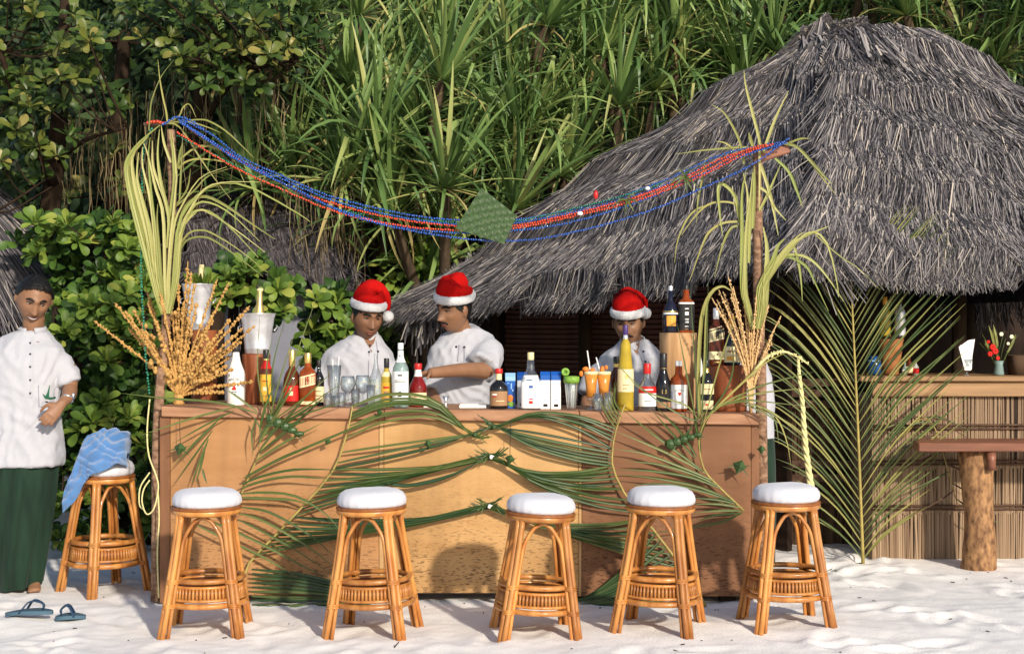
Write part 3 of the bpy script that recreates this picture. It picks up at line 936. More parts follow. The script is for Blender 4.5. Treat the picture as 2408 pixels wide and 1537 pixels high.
# dense growth behind, one mass; deep shade put into its leaf colour
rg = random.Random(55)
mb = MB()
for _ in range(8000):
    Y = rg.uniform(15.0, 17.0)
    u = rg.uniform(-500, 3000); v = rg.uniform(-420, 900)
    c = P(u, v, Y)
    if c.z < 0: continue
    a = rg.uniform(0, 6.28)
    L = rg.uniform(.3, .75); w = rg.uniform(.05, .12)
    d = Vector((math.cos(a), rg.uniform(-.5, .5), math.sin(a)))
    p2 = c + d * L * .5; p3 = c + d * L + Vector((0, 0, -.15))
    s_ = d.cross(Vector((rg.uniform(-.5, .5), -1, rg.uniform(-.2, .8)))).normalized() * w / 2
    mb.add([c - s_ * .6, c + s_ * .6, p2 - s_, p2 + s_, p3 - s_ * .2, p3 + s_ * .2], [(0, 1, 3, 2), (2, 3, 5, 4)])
for _ in range(5000):      # leaf mass behind the left trees, hollow's shade put into its colour
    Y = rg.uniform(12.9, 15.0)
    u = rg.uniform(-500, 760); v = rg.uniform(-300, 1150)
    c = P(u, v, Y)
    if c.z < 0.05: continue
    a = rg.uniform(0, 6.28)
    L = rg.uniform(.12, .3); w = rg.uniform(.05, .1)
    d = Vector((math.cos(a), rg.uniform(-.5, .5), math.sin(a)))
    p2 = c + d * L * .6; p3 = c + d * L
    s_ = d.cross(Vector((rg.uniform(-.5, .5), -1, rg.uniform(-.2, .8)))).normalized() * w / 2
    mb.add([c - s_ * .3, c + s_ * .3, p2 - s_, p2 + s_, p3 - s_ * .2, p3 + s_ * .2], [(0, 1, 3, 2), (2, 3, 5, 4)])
o = mb.build('undergrowth', MATS['shaded_foliage'], smooth=False)
tag(o, 'tangled undergrowth in the gaps behind the trees, shade put into its colour', kind='stuff')

def rosette_broad(rg, c, axis, n, L, lib, out, spread=(15, 80)):
    axis = Vector(axis).normalized()
    e1 = axis.orthogonal().normalized(); e2 = axis.cross(e1)
    for k in range(n):
        az = k * 2.39996 + rg.uniform(-.3, .3)
        f = k / max(1, n - 1)
        el = R(spread[1] - (spread[1] - spread[0]) * f + rg.uniform(-10, 10))
        rad = e1 * math.cos(az) + e2 * math.sin(az)
        d = rad * math.cos(el) + axis * math.sin(el)
        up = axis * math.cos(el) - rad * math.sin(el)
        out.append((rg.choice(lib), aim(Vector(c) + rad * 0.012, d, up, L * rg.uniform(.65, 1.2) * (0.7 + 0.3 * f), rg.uniform(.85, 1.15))))

def leafy(name, label, cat, base, front, back, lib, foliage_mat, trunk_pts, trunk_r, trunk_mat, n=12, L=0.12, seed=0, group=None, axis=(0, -.7, .75), stem_name='stem', spread=(15, 80)):
    """shrub or tree: front rosettes become leaf parts (up to 300), back rosettes one mass of foliage"""
    rg = random.Random(seed)
    root = thing(name, label, cat, base, group)
    off = Matrix.Translation(-Vector(base))
    out = []
    for c in front:
        rosette_broad(rg, c, Vector(axis) + Vector((rg.uniform(-.6, .6), rg.uniform(-.3, .3), rg.uniform(-.35, .35))), n, L, lib, out, spread)
    for me, M in out[:300]:
        linked('leaf', me, root, off @ M)
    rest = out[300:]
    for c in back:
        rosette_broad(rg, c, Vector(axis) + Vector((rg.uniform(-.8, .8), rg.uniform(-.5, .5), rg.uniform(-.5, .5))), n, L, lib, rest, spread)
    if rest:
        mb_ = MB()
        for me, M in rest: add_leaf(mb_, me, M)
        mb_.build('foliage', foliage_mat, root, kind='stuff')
    tb = MB()
    for pts, r0 in trunk_pts:
        pp = bez(pts, 8)
        tb.tube(pp, [r0 * (1 - .6 * i / 7) for i in range(8)], 7)
    tips = list(front) + list(back)[::4]
    anchors = [Vector(p) for pts, _ in trunk_pts for p in bez(pts, 8)]
    for c in tips:
        c = Vector(c)
        q = min(anchors, key=lambda a: (a - c).length)
        if (q - c).length < 2.2:
            tb.tube(bez([q, q.lerp(c, .5) + Vector((0, .05, -.06)), c], 5), [trunk_r * .6, trunk_r * .5, trunk_r * .4, trunk_r * .35, trunk_r * .3], 5)
    tb.build(stem_name, trunk_mat, root)
    return root

def scatter(rg, n, ub, vb, yb, keep=None):
    pts = []
    tries = 0
    while len(pts) < n and tries < n * 60:
        tries += 1
        u, v = rg.uniform(*ub), rg.uniform(*vb)
        if keep and not keep(u, v): continue
        c = P(u, v, rg.uniform(*yb))
        if c.z < 0.08: continue
        if any((c - q).length < 0.085 for q in pts[-40:]): continue
        pts.append(c)
    return pts

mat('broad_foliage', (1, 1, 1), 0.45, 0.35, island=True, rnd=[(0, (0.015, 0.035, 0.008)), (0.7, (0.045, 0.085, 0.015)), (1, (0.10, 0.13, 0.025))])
rg = random.Random(71)
# broadleaf trees, upper left: leaves in clumps with dark hollows between
def clump(cs):
    def keep(u, v):
        return any(((u - a) / ra) ** 2 + ((v - b) / rb) ** 2 < 1 for a, b, ra, rb in cs)
    return keep
kA = clump([(20, 60, 120, 90), (170, 60, 110, 70), (50, 240, 110, 80), (275, 240, 55, 40), (40, 390, 80, 60), (120, 330, 50, 40), (190, 160, 70, 40)])
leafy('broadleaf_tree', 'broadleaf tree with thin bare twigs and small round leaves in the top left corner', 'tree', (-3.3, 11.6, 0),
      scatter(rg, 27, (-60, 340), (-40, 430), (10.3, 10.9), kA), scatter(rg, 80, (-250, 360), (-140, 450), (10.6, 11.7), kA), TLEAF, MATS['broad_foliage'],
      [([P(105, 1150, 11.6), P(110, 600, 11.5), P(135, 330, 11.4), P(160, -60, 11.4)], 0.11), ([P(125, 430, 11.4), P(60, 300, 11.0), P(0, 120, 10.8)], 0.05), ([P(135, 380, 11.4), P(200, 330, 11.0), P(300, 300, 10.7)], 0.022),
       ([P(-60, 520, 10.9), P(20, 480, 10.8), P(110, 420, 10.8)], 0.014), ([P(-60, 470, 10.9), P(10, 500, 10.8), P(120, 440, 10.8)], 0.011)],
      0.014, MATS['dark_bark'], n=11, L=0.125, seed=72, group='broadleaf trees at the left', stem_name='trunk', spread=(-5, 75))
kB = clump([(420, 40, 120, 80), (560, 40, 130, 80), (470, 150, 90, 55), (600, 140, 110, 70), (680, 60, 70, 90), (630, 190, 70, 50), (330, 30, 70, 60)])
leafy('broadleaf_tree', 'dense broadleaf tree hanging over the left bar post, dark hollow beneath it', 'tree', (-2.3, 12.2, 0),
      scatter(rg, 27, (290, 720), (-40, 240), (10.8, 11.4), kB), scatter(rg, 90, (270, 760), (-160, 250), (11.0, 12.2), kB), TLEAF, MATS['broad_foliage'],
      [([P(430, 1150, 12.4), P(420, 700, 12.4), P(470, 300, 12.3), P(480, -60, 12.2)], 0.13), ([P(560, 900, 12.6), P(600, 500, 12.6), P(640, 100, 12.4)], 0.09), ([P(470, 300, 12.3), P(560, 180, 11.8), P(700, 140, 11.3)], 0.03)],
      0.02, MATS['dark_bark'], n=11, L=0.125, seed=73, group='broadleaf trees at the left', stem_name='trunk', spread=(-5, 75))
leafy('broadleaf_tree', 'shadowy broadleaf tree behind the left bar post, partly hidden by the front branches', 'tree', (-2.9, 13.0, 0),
      scatter(rg, 12, (120, 420), (320, 470), (12.0, 12.5), clump([(330, 430, 60, 60), (230, 330, 60, 50), (150, 470, 70, 40)])), scatter(rg, 130, (-200, 700), (-200, 140), (12.2, 13.4)), TLEAF, MATS['shaded_foliage'],
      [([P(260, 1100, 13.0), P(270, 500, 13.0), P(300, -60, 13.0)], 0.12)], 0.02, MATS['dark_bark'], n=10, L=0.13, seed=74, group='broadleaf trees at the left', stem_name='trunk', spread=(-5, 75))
# thin dry aerial roots hanging in the hollow
mb = MB()
for _ in range(420):
    u = rg.choice([rg.uniform(360, 720), rg.uniform(120, 360), rg.uniform(680, 860)]); v = rg.uniform(130, 380) if u > 360 else rg.uniform(200, 430)
    if u > 680: v = rg.uniform(380, 560)
    Y = rg.uniform(11.4, 12.4)
    L = rg.uniform(30, 170)
    a, b = P(u, v, Y), P(u + rg.uniform(-14, 14), v + L, Y)
    w = rg.uniform(.002, .007)
    m_ = a.lerp(b, .5) + Vector((rg.uniform(-.03, .03), 0, 0))
    mb.ribbon([a, m_, b], [w, w, w * .4], fold=.1)
o = mb.build('hanging_vines', MATS['aerial_root'], smooth=False)
tag(o, 'thin dry vines and roots hanging in the dark hollow of the trees', kind='stuff')

# sea lettuce shrubs
def shrub(label, base, reg, yb, nf, nb, seed, L=0.12, stems=3):
    L = L * 1.06
    rgx = random.Random(seed)
    kp = clump(reg)
    ub = (min(a - r for a, b, r, s in reg), max(a + r for a, b, r, s in reg)); vb = (min(b - s for a, b, r, s in reg), max(b + s for a, b, r, s in reg))
    fr = scatter(rgx, nf, ub, vb, (yb[0], yb[0] + .22), kp)
    bk = scatter(rgx, nb, ub, vb, (yb[0] + .15, yb[1]), kp)
    tp = [([Vector(base) + Vector((rgx.uniform(-.2, .2), 0, 0)), P(rgx.uniform(*ub) * .5 + (ub[0] + ub[1]) * .25, (vb[0] + vb[1]) / 2, yb[1]), P(rgx.uniform(*ub), vb[0] + 60, (yb[0] + yb[1]) / 2)], 0.025) for _ in range(stems)]
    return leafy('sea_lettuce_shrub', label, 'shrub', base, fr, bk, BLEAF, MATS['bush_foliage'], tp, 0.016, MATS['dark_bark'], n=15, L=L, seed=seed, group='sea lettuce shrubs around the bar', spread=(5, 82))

shrub('bright sea lettuce shrub rising above the left round hut, left of the bar post', (-2.75, 10.4, 0), [(100, 560, 70, 60), (230, 600, 110, 90), (290, 690, 70, 90), (200, 700, 90, 60)], (9.9, 10.6), 20, 60, 301, L=.125)
shrub('sea lettuce shrub with large leaves right behind the smiling man, beside the left bar post', (-2.4, 10.1, 0), [(230, 830, 130, 130), (310, 780, 60, 120), (180, 920, 80, 100), (290, 950, 80, 110)], (9.55, 10.3), 20, 70, 302)
shrub('lower sea lettuce shrub on the sand behind the towel stool', (-2.35, 9.9, 0), [(250, 1080, 130, 120), (310, 1200, 80, 90), (180, 1180, 90, 110), (230, 1240, 120, 50)], (9.45, 10.1), 20, 60, 303, L=.115)
shrub('sea lettuce shrub with a round head of leaves between the ice buckets and the cottage', (-1.75, 10.9, 0), [(585, 655, 60, 50), (660, 700, 50, 50), (520, 700, 50, 50), (610, 730, 70, 40)], (10.0, 10.6), 13, 16, 304, L=.125)
shrub('yellow green sea lettuce shrub at the shoulder of the left bartender', (-1.3, 11.0, 0), [(775, 735, 55, 50), (755, 800, 45, 50), (800, 780, 40, 50)], (10.1, 10.6), 12, 16, 305, L=.125)
shrub('shaded sea lettuce shrub between the two bartenders under the hut eave', (-0.8, 12.6, 0), [(985, 640, 90, 50), (930, 720, 60, 90), (1000, 700, 60, 60), (900, 680, 40, 50)], (11.9, 12.6), 18, 40, 306, L=.12)
shrub('shrub in deep shade behind the bar between the bartenders, below the eave', (-0.7, 13.0, 0), [(960, 860, 90, 90), (900, 900, 60, 100)], (12.2, 12.9), 8, 30, 307, L=.12)
# ------------------------------------------------------------------ bar counter
CY = 8.05
CX0, CX1 = -1.851, 1.302
def ctop(x):
    return 1.0385 + (x - CX0) / (CX1 - CX0) * (0.994 - 1.0385)
def slab(mb, x0, x1, y0, y1, top, bot, mi=0):
    """board whose top follows the sloping counter: top/bot = distance under the counter top, or ('z', height)"""
    zz = lambda x, q: q[1] if isinstance(q, tuple) else ctop(x) - q
    vs = [(x0, y0, zz(x0, bot)), (x1, y0, zz(x1, bot)), (x1, y1, zz(x1, bot)), (x0, y1, zz(x0, bot)),
          (x0, y0, zz(x0, top)), (x1, y0, zz(x1, top)), (x1, y1, zz(x1, top)), (x0, y1, zz(x0, top))]
    mb.add(vs, [(0, 3, 2, 1), (4, 5, 6, 7), (0, 1, 5, 4), (1, 2, 6, 5), (2, 3, 7, 6), (3, 0, 4, 7)])
bar = thing('bar_counter', 'long plywood bar counter decorated with palm fronds, bottles standing on top', 'bar counter', (-0.27, 8.35, 0))
ux = lambda u, Y=CY: (u - 1204) / FPX * Y
def board(name, m, x0, x1, y0, y1, top, bot, bev=0.003):
    mb = MB(); slab(mb, x0, x1, y0, y1, top, bot)
    o = mb.build(name, m, bar, smooth=False)
    md = o.modifiers.new('edge', 'BEVEL'); md.width = bev; md.segments = 1
    return o
T0 = 0.058
board('front_panel', MATS['ply_orange'], ux(400), ux(891), CY, CY + 0.018, T0 + .002, ('z', 0.040))
board('front_panel', MATS['ply_gold'], ux(902.5), ux(1360), CY, CY + 0.018, T0 + .002, ('z', 0.052))
board('front_panel', MATS['ply_brown'], ux(1368), ux(1766), CY, CY + 0.018, T0 + .002, ('z', 0.035))
board('batten', MATS['batten'], ux(891.6), ux(902), CY - .004, CY + 0.02, T0 + .002, ('z', 0.035))
board('batten', MATS['batten'], ux(1360.5), ux(1367.5), CY - .003, CY + 0.02, T0 + .002, ('z', 0.035))
board('corner_board', MATS['side_board'], ux(376), ux(399.6), CY - .006, CY + 0.07, T0 + .002, ('z', 0.0))
board('corner_board', MATS['side_board'], ux(1766.5), ux(1786), CY + .004, CY + 0.07, T0 - .03, ('z', 0.02))
board('side_panel', MATS['side_board'], ux(378), ux(384), CY + .072, CY + 0.6, T0 + .002, ('z', 0.03))
board('side_panel', MATS['side_board'], ux(1776), ux(1784), CY + .072, CY + 0.6, T0 + .002, ('z', 0.03))
board('inner_shelf', MATS['side_board'], ux(390), ux(1770), CY + .03, CY + 0.55, 0.52, 0.54)
js = [CX0 + .012, ux(744), ux(904), ux(1362), ux(1784)]
for r_, (y0, y1) in enumerate(((CY - .030, CY + .165), (CY + .168, CY + .36), (CY + .363, CY + .60))):
    jj = [js[0], js[2], js[3], js[4]] if r_ != 1 else [js[0], js[1], -0.1 + .6, js[4]]
    for a, b in zip(jj[:-1], jj[1:]):
        board('top_plank', MATS['counter_plank'], a + .0015, b - .0015, y0, y1, 0.0, T0 if r_ == 0 else .03, .004)
for u in (470, 890, 1380, 1715):
    board('foot_block', MATS['dark_wood'], ux(u) - .04, ux(u) + .04, CY + .06, CY + .14, ('z', 0.034), ('z', -0.04))

# posts that carry the garlands
def pole(label, ctrl, r, m, cap=None):
    c = [P(*q) for q in ctrl]
    t = thing('garland_post', label, 'post', (c[0].x, c[0].y, 0))
    pts = bez(c, 24)
    mb = MB()
    rg_ = random.Random(len(label))
    mb.tube(pts, [r * (1 + .08 * rg_.uniform(-1, 1)) * (1.05 - .2 * i / 23) for i in range(24)], 10)
    mb.build('trunk', m, t)
    return t
lp = pole('rough barked pole at the left end of the bar, wrapped in yellow palm leaves', [(366, 1412, 8.11), (371, 1000, 8.11), (388, 800, 8.13), (397, 640, 8.13), (405, 480, 8.13), (402, 305, 8.13)], 0.026, MATS['post_bark'])
rp = pole('brown pole at the right end of the bar, carrying a short red beam', [(1795, 1425, 8.16), (1790, 950, 8.16), (1784, 700, 8.14), (1781, 520, 8.14), (1782, 345, 8.14)], 0.030, MATS['post_bark'])
mb = MB(); mb.box(P(1815, 362, 8.14), (0.19, 0.045, 0.05), Matrix.Rotation(R(-18), 3, 'Y'), 0, 0.006)
mb.build('beam_end', MATS['bench_wood'], rp, smooth=False)
mb = MB(); mb.tube([P(338, 292, 8.13), P(412, 289, 8.13)], 0.009, 8); mb.build('crossbar', MATS['post_bark'], lp)

# ------------------------------------------------------------------ rattan bar stools
def make_stool():
    t = thing('bar_stool', 'x', 'bar stool', (0, 0, 0), 'rattan bar stools around the bar')
    RT, RB, ZK = 0.150, 0.256, 0.905
    def lr(z):
        f = max(0.0, 1 - z / 0.62)
        return RT + (RB - RT) * (f ** 1.12)
    def done(mb, name, m, **kw):
        mb.v = [(p[0], p[1], p[2] * ZK) for p in mb.v]
        return mb.build(name, m, t, **kw)
    for k in range(4):
        a = R(45 + 90 * k)
        mb = MB()
        for s in (-1, 1):
            da = s * 0.0118
            pts = []
            for z in (-0.03, 0.1, 0.2, 0.3, 0.4, 0.5, 0.58, 0.622):
                r = lr(max(z, 0)) + (.008 if z < 0 else 0)
                pts.append((r * math.cos(a) - da * math.sin(a), r * math.sin(a) + da * math.cos(a), z))
            mb.tube(pts, [0.0128] * 8, 10)
        done(mb, 'leg', MATS['rattan'])
        a2 = a + R(90)
        def cp(off, z, mid=None):
            r = lr(max(z, 0)) - .003
            p1 = Vector((r * math.cos(a), r * math.sin(a), z)); p2 = Vector((r * math.cos(a2), r * math.sin(a2), z))
            d = (p2 - p1); L = d.length
            return p1 + d * (mid if mid is not None else (off / L if off > 0 else 1 + off / L))
        o = .0262
        ctrl = [cp(o, -.02), cp(o, .12), cp(o, .28), cp(o, .42), cp(o + .004, .50), cp(0, .555, .235), cp(0, .588, .34), cp(0, .603, .5), cp(0, .588, .66), cp(0, .555, .765), cp(-o - .004, .50), cp(-o, .42), cp(-o, .28), cp(-o, .12), cp(-o, -.02)]
        mb = MB(); mb.tube(bez(ctrl, 44), 0.0096, 8); done(mb, 'arch', MATS['rattan'])
    def torus(r, z, rr, n=40, m=8, zr=None):
        mb_ = MB()
        prof = [(r + rr * math.cos(q), z + (zr or rr) * math.sin(q)) for q in [2 * math.pi * i / m for i in range(m + 1)]]
        vs, fs = [], []
        for i in range(m):
            for k in range(n):
                an = 2 * math.pi * k / n
                vs.append((prof[i][0] * math.cos(an), prof[i][0] * math.sin(an), prof[i][1]))
        for i in range(m):
            for k in range(n):
                fs.append((i * n + k, i * n + (k + 1) % n, ((i + 1) % m) * n + (k + 1) % n, ((i + 1) % m) * n + k))
        mb_.add(vs, fs)
        return mb_
    done(torus(0.146, 0.632, 0.021), 'seat_ring', MATS['rattan'])
    mb = MB(); mb.lathe([(0.02, .640), (.164, .640), (.168, .646), (.166, .655), (.15, .657), (.02, .657)], n=40); done(mb, 'seat_rim', MATS['rattan_dark'])
    for r, z, q in ((.172, .283, .0150), (.175, .252, .0085), (.183, .186, .0085), (.187, .158, .0155)):
        done(torus(r, z, q), 'foot_ring', MATS['rattan'])
    mb = MB()
    for k in range(64):
        an = 2 * math.pi * k / 64
        c, s = math.cos(an), math.sin(an)
        mb.tube([(.1755 * c, .1755 * s, .25), (.1825 * c, .1825 * s, .188)], 0.0072, 5)
    done(mb, 'woven_band', MATS['rattan'], kind='stuff')
    mb = MB(); mb.lathe([(0.180, .185), (.172, .252)], n=40); done(mb, 'band_lining', MATS['rattan_dark'])
    for k in range(4):
        a = R(45 + 90 * k)
        mb = MB()
        for z in (.290, .282, .274, .166, .158, .150):
            r = lr(z) - .014
            cx, cy = r * math.cos(a), r * math.sin(a)
            m_ = torus(0.0285, z, 0.0042, 14, 5)
            mb.add([(p[0] + cx, p[1] + cy, p[2]) for p in m_.v], m_.f)
        done(mb, 'binding', MATS['rattan'], kind='stuff')
    mb = MB()
    def wob(q):
        a = math.atan2(q.y, q.x)
        r = math.hypot(q.x, q.y)
        k = 1 + .016 * math.sin(a * 19 + 2 * math.sin(a * 3)) * max(0, 1 - abs(q.z - .613) / .03) + 0.02 * math.sin(a * 3 + 1) * (r / .15)
        return Vector((q.x * k, q.y * k, q.z + .005 * math.sin(2 * a + .6) * (1 - r / .16) + .002 * math.sin(a * 19) * max(0, 1 - abs(q.z - .64) / .02)))
    mb.lathe([(.148, .592), (.160, .604), (.163, .620), (.160, .638), (.149, .655), (.126, .668), (.085, .6755), (.04, .6785), (0.0, .679)], n=76, wob=wob)
    mb.build('cushion', MATS['cushion'], t)
    return t

stool0 = make_stool()
KM = kids_map()
STOOLS = [
    (485, 1497, 7.30, 3, 'rattan bar stool with white cushion, front row, nearest the left bar post', 0.0, 0),
    (878, 1505, 7.25, -10, 'rattan bar stool with white cushion standing before the batten below the left bartender', 0.0, 1),
    (1258, 1505, 7.25, 7, 'lowest rattan bar stool with slightly tilted white cushion, in front of the middle panel', -0.02, -2.5),
    (1548, 1495, 7.34, -17, 'rattan bar stool with white cushion before the brown panel, turned a little', 0.0, -1),
    (1848, 1476, 7.45, 6, 'rattan bar stool with white cushion at the right bar corner', 0.0, 0),
    (246, 1392, 8.45, 44, 'rattan bar stool with a blue towel on its white cushion, beside the smiling man', 0.0, 0),
]
SROOT = []
for i, (u, v, Y, rz, lab, dz, tilt) in enumerate(STOOLS):
    o = stool0 if i == 0 else copy_tree(stool0, KM)
    x = (u - 1204) / FPX * Y
    zz = sum(sandz(x + dx, Y + dy) for dx in (-.2, .2) for dy in (-.2, .2)) / 4
    o.location = (x, Y, zz + 0.004 + dz)
    o.rotation_euler = (0, R(-tilt), R(rz))
    o['label'] = lab
    if i == 5: o.scale = (1, 1, 1.07)
    SROOT.append(o)

# ------------------------------------------------------------------ palm frond decoration
def zA(z, Y): return P((300 + z[0] / 3.574) / 1.0872, (270 + z[1] / 3.574) / 1.0872, Y)
def zB(z, Y): return P((1700 + z[0] / 2.846) / 1.0872, (180 + z[1] / 2.846) / 1.0872, Y)
def zC(z, Y): return P((440 + z[0] / 2.4786) / 1.0872, (980 + z[1] / 2.4786) / 1.0872, Y)
def zD(z, Y): return P((1200 + z[0] / 2.4757) / 1.0872, (1050 + z[1] / 2.4757) / 1.0872, Y)
def zE(z, Y): return P((1640 + z[0] / 3.843) / 1.0872, (680 + z[1] / 3.843) / 1.0872, Y)
def zF(z, Y): return P((0 + z[0] / 3.415) / 1.0872, (650 + z[1] / 3.415) / 1.0872, Y)
def zG(z, Y): return P((1780 + z[0] / 1.971) / 1.0872, (700 + z[1] / 1.971) / 1.0872, Y)

LR = random.Random(404)
def leaflet(parent, pts, w, m, n=11, name='leaflet', face=None, taper=(.45, .9), fold=.5):
    """one blade: w in metres at its widest, tapering to both ends"""
    pp = bez(pts, n)
    ws = []
    for i in range(n):
        t = i / (n - 1)
        ws.append(w * min(1.0, taper[0] + t * 3) * (1.0 if t < .55 else max(.08, 1 - (t - .55) / .45 * taper[1])))
    mb = MB()
    f = face or (LR.uniform(-.25, .25), -1, LR.uniform(-.1, .6))
    mb.ribbon(pp, ws, f, fold)
    return mb.build(name, m, parent)

def stem(parent, pts, r0, r1, m=None, n=14, name='rachis'):
    pp = bez(pts, n)
    mb = MB(); mb.tube(pp, [r0 + (r1 - r0) * i / (n - 1) for i in range(n)], 7)
    return mb.build(name, m or MATS['rachis'], parent)

def at2(curve, t):
    return bez(curve, 41)[int(round(max(0, min(1, t)) * 40))]

YF = 8.0
# big tied frond, left half
fA = thing('palm_frond', 'large green palm frond covering the left half of the bar front, tied mid front', 'palm frond', P(579, 1335, YF))
RA = [P(574, 1425, YF - .02), P(579, 1335, YF), P(660, 1245, YF), P(777, 1115, YF), P(815, 1020, YF), P(829, 955, YF)]
stem(fA, RA, .008, .004)
T1, T2, T3 = (1112, 1022), (1150, 1074), (1146, 1190)
def tied(parent, rach, ts, tie, bow, n, m, w=.0135, spread=7, side=1, tail=42, y0=YF, yt=7.992):
    for i in range(n):
        t = ts[0] + (ts[1] - ts[0]) * i / max(1, n - 1) + LR.uniform(-.008, .008)
        s = at2(rach, t)
        tu = tie[0] + LR.uniform(-2, 2); tv = tie[1] + (i - n / 2) * spread / n
        su = 1204 + s.x * FPX / s.y; sv = 768.5 - (s.z - EYE) * FPX / s.y
        b = bow[0] + (bow[1] - bow[0]) * i / max(1, n - 1) + LR.uniform(-4, 4)
        q1 = P(su + (tu - su) * .3, sv + (tv - sv) * .3 + b * .8, y0 - .012)
        q2 = P(su + (tu - su) * .68, sv + (tv - sv) * .68 + b, yt - .006 - LR.uniform(0, .012))
        e = P(tu, tv, yt)
        e2 = P(tu + side * tail * LR.uniform(.5, 1.1), tv + LR.uniform(-28, 20), yt - .012)
        leaflet(parent, [s, q1, q2, e, e2], w * LR.uniform(.75, 1.2), m if LR.random() < .7 else FL, 14, taper=(.6, .75))
FD, FL = MATS['frond_dark'], MATS['frond_leaf']
tied(fA, RA, (.29, .45), T3, (8, 22), 13, FD, spread=12)
tied(fA, RA, (.46, .62), T2, (-6, 14), 14, FD, spread=12)
tied(fA, RA, (.63, .70), T1, (6, -4), 3, FD)
tied(fA, RA, (.78, .99), T1, (-42, -62), 7, FL, w=.014)
for i in range(11):       # low horizontal leaflets
    f = i / 10
    s = at2(RA, .02 + .2 * (1 - f))
    v0 = 1338 + 104 * f
    leaflet(fA, [P(592, v0, YF - .02), P(700, v0 + 8 * (1 - f) - 2 * f + LR.uniform(-4, 4), YF - .04), P(800, 1372 + 56 * f, YF - .03), P(900 + LR.uniform(-30, 30), 1392 + 44 * f, YF - .02)], .018, FD, 10)
for i in range(6):
    leaflet(fA, [P(575 + i * 5, 1425 + i, 7.98), P(540 - i * 6, 1432 + i * 2, 7.93), P(490 + LR.uniform(-20, 30), 1452 + LR.uniform(-6, 6), 7.80 - .02 * i)], .016, FD, 8)
for i in range(8):
    leaflet(fA, [P(600 + i * 12, 1420 + i * 2, 7.97), P(690 + i * 15, 1436 + LR.uniform(-6, 6), 7.93), P(800 + LR.uniform(-30, 60), 1442 + LR.uniform(-8, 4), 7.90)], .017, FD, 8)
leaflet(fA, [P(890, 1130, 7.985), P(960, 1142, 7.98), P(1060, 1118, 7.98), P(1140, 1078, 7.985)], .022, FD)

# frond at the far left of the bar front
fB = thing('palm_frond', 'green palm frond fanning over the left panel of the bar, behind the first stool', 'palm frond', P(560, 1190, YF))
RBc = [P(540, 1218, YF), P(566, 1165, YF), P(606, 1075, YF - .01), P(645, 1005, YF - .02), P(664, 940, YF - .04)]
stem(fB, RBc, .006, .003)
for L in [[(590, 330), (700, 260), (860, 160), (960, 100)], [(550, 440), (700, 320), (850, 190), (990, 60)], [(530, 490), (720, 370), (960, 245)], [(560, 420), (650, 300), (800, 140), (900, 20)],
          [(470, 585), (700, 470), (970, 355), (1180, 270), (1330, 235)], [(455, 600), (600, 520), (760, 440), (860, 400)], [(440, 640), (560, 590), (740, 550), (900, 543), (1110, 550)],
          [(440, 660), (600, 610), (750, 590), (900, 598), (1050, 605)], [(430, 700), (560, 690), (740, 702), (880, 760), (1000, 850), (1060, 925)], [(425, 722), (600, 728), (760, 738), (880, 770)],
          [(430, 782), (600, 810), (760, 890), (900, 980), (1045, 1110)], [(430, 822), (560, 860), (720, 945), (900, 1060), (1045, 1180)], [(420, 862), (560, 930), (760, 1040), (1045, 1230)],
          [(150, 840), (330, 905), (600, 1030), (820, 1150), (1045, 1255)], [(120, 880), (330, 980), (560, 1090), (700, 1170), (810, 1235)], [(430, 1030), (560, 1090), (700, 1160)],
          [(560, 330), (640, 210), (700, 120), (760, 10)], [(550, 380), (620, 260), (700, 130), (800, -30)], [(555, 300), (590, 150), (660, -20)]]:
    Y0 = YF - .03
    leaflet(fB, [zC(p, Y0 - .004 * i + (-.06 if p[1] < 180 else 0)) for i, p in enumerate(L)], .0125 * LR.uniform(.85, 1.2), FL, 12)
for L in [[(400, 150), (200, 200), (0, 262), (-210, 330)], [(390, 172), (200, 270), (0, 382)], [(300, 222), (150, 370), (0, 530)], [(255, 300), (140, 460), (10, 640)], [(230, 350), (180, 480), (125, 630)],
          [(207, 420), (180, 530), (150, 630)], [(192, 540), (205, 590), (222, 640)], [(540, 180), (420, 90), (330, 30)], [(540, 190), (300, 120), (-50, 92), (-330, 60)], [(530, 220), (505, 330), (515, 460)], [(520, 215), (560, 300), (545, 420)]]:
    leaflet(fB, [zC(p, YF - .045 - .006 * i) for i, p in enumerate(L)], .0105 * LR.uniform(.85, 1.2), FL, 10)
for (e, m_) in (((611, 735), (606, 880)), ((640, 790), (626, 880)), ((672, 742), (640, 870)), ((745, 697), (690, 850)), ((728, 806), (680, 900)), ((792, 864), (715, 935)), ((850, 930), (740, 965)), ((700, 760), (655, 900)), ((820, 890), (720, 955))):
    leaflet(fB, [P(640 + LR.uniform(-14, 18), 992, YF - .03), P(m_[0], m_[1], YF - .07), P(e[0], e[1], YF - .04)], .0085, FL, 10, face=(.6, -1, .1))

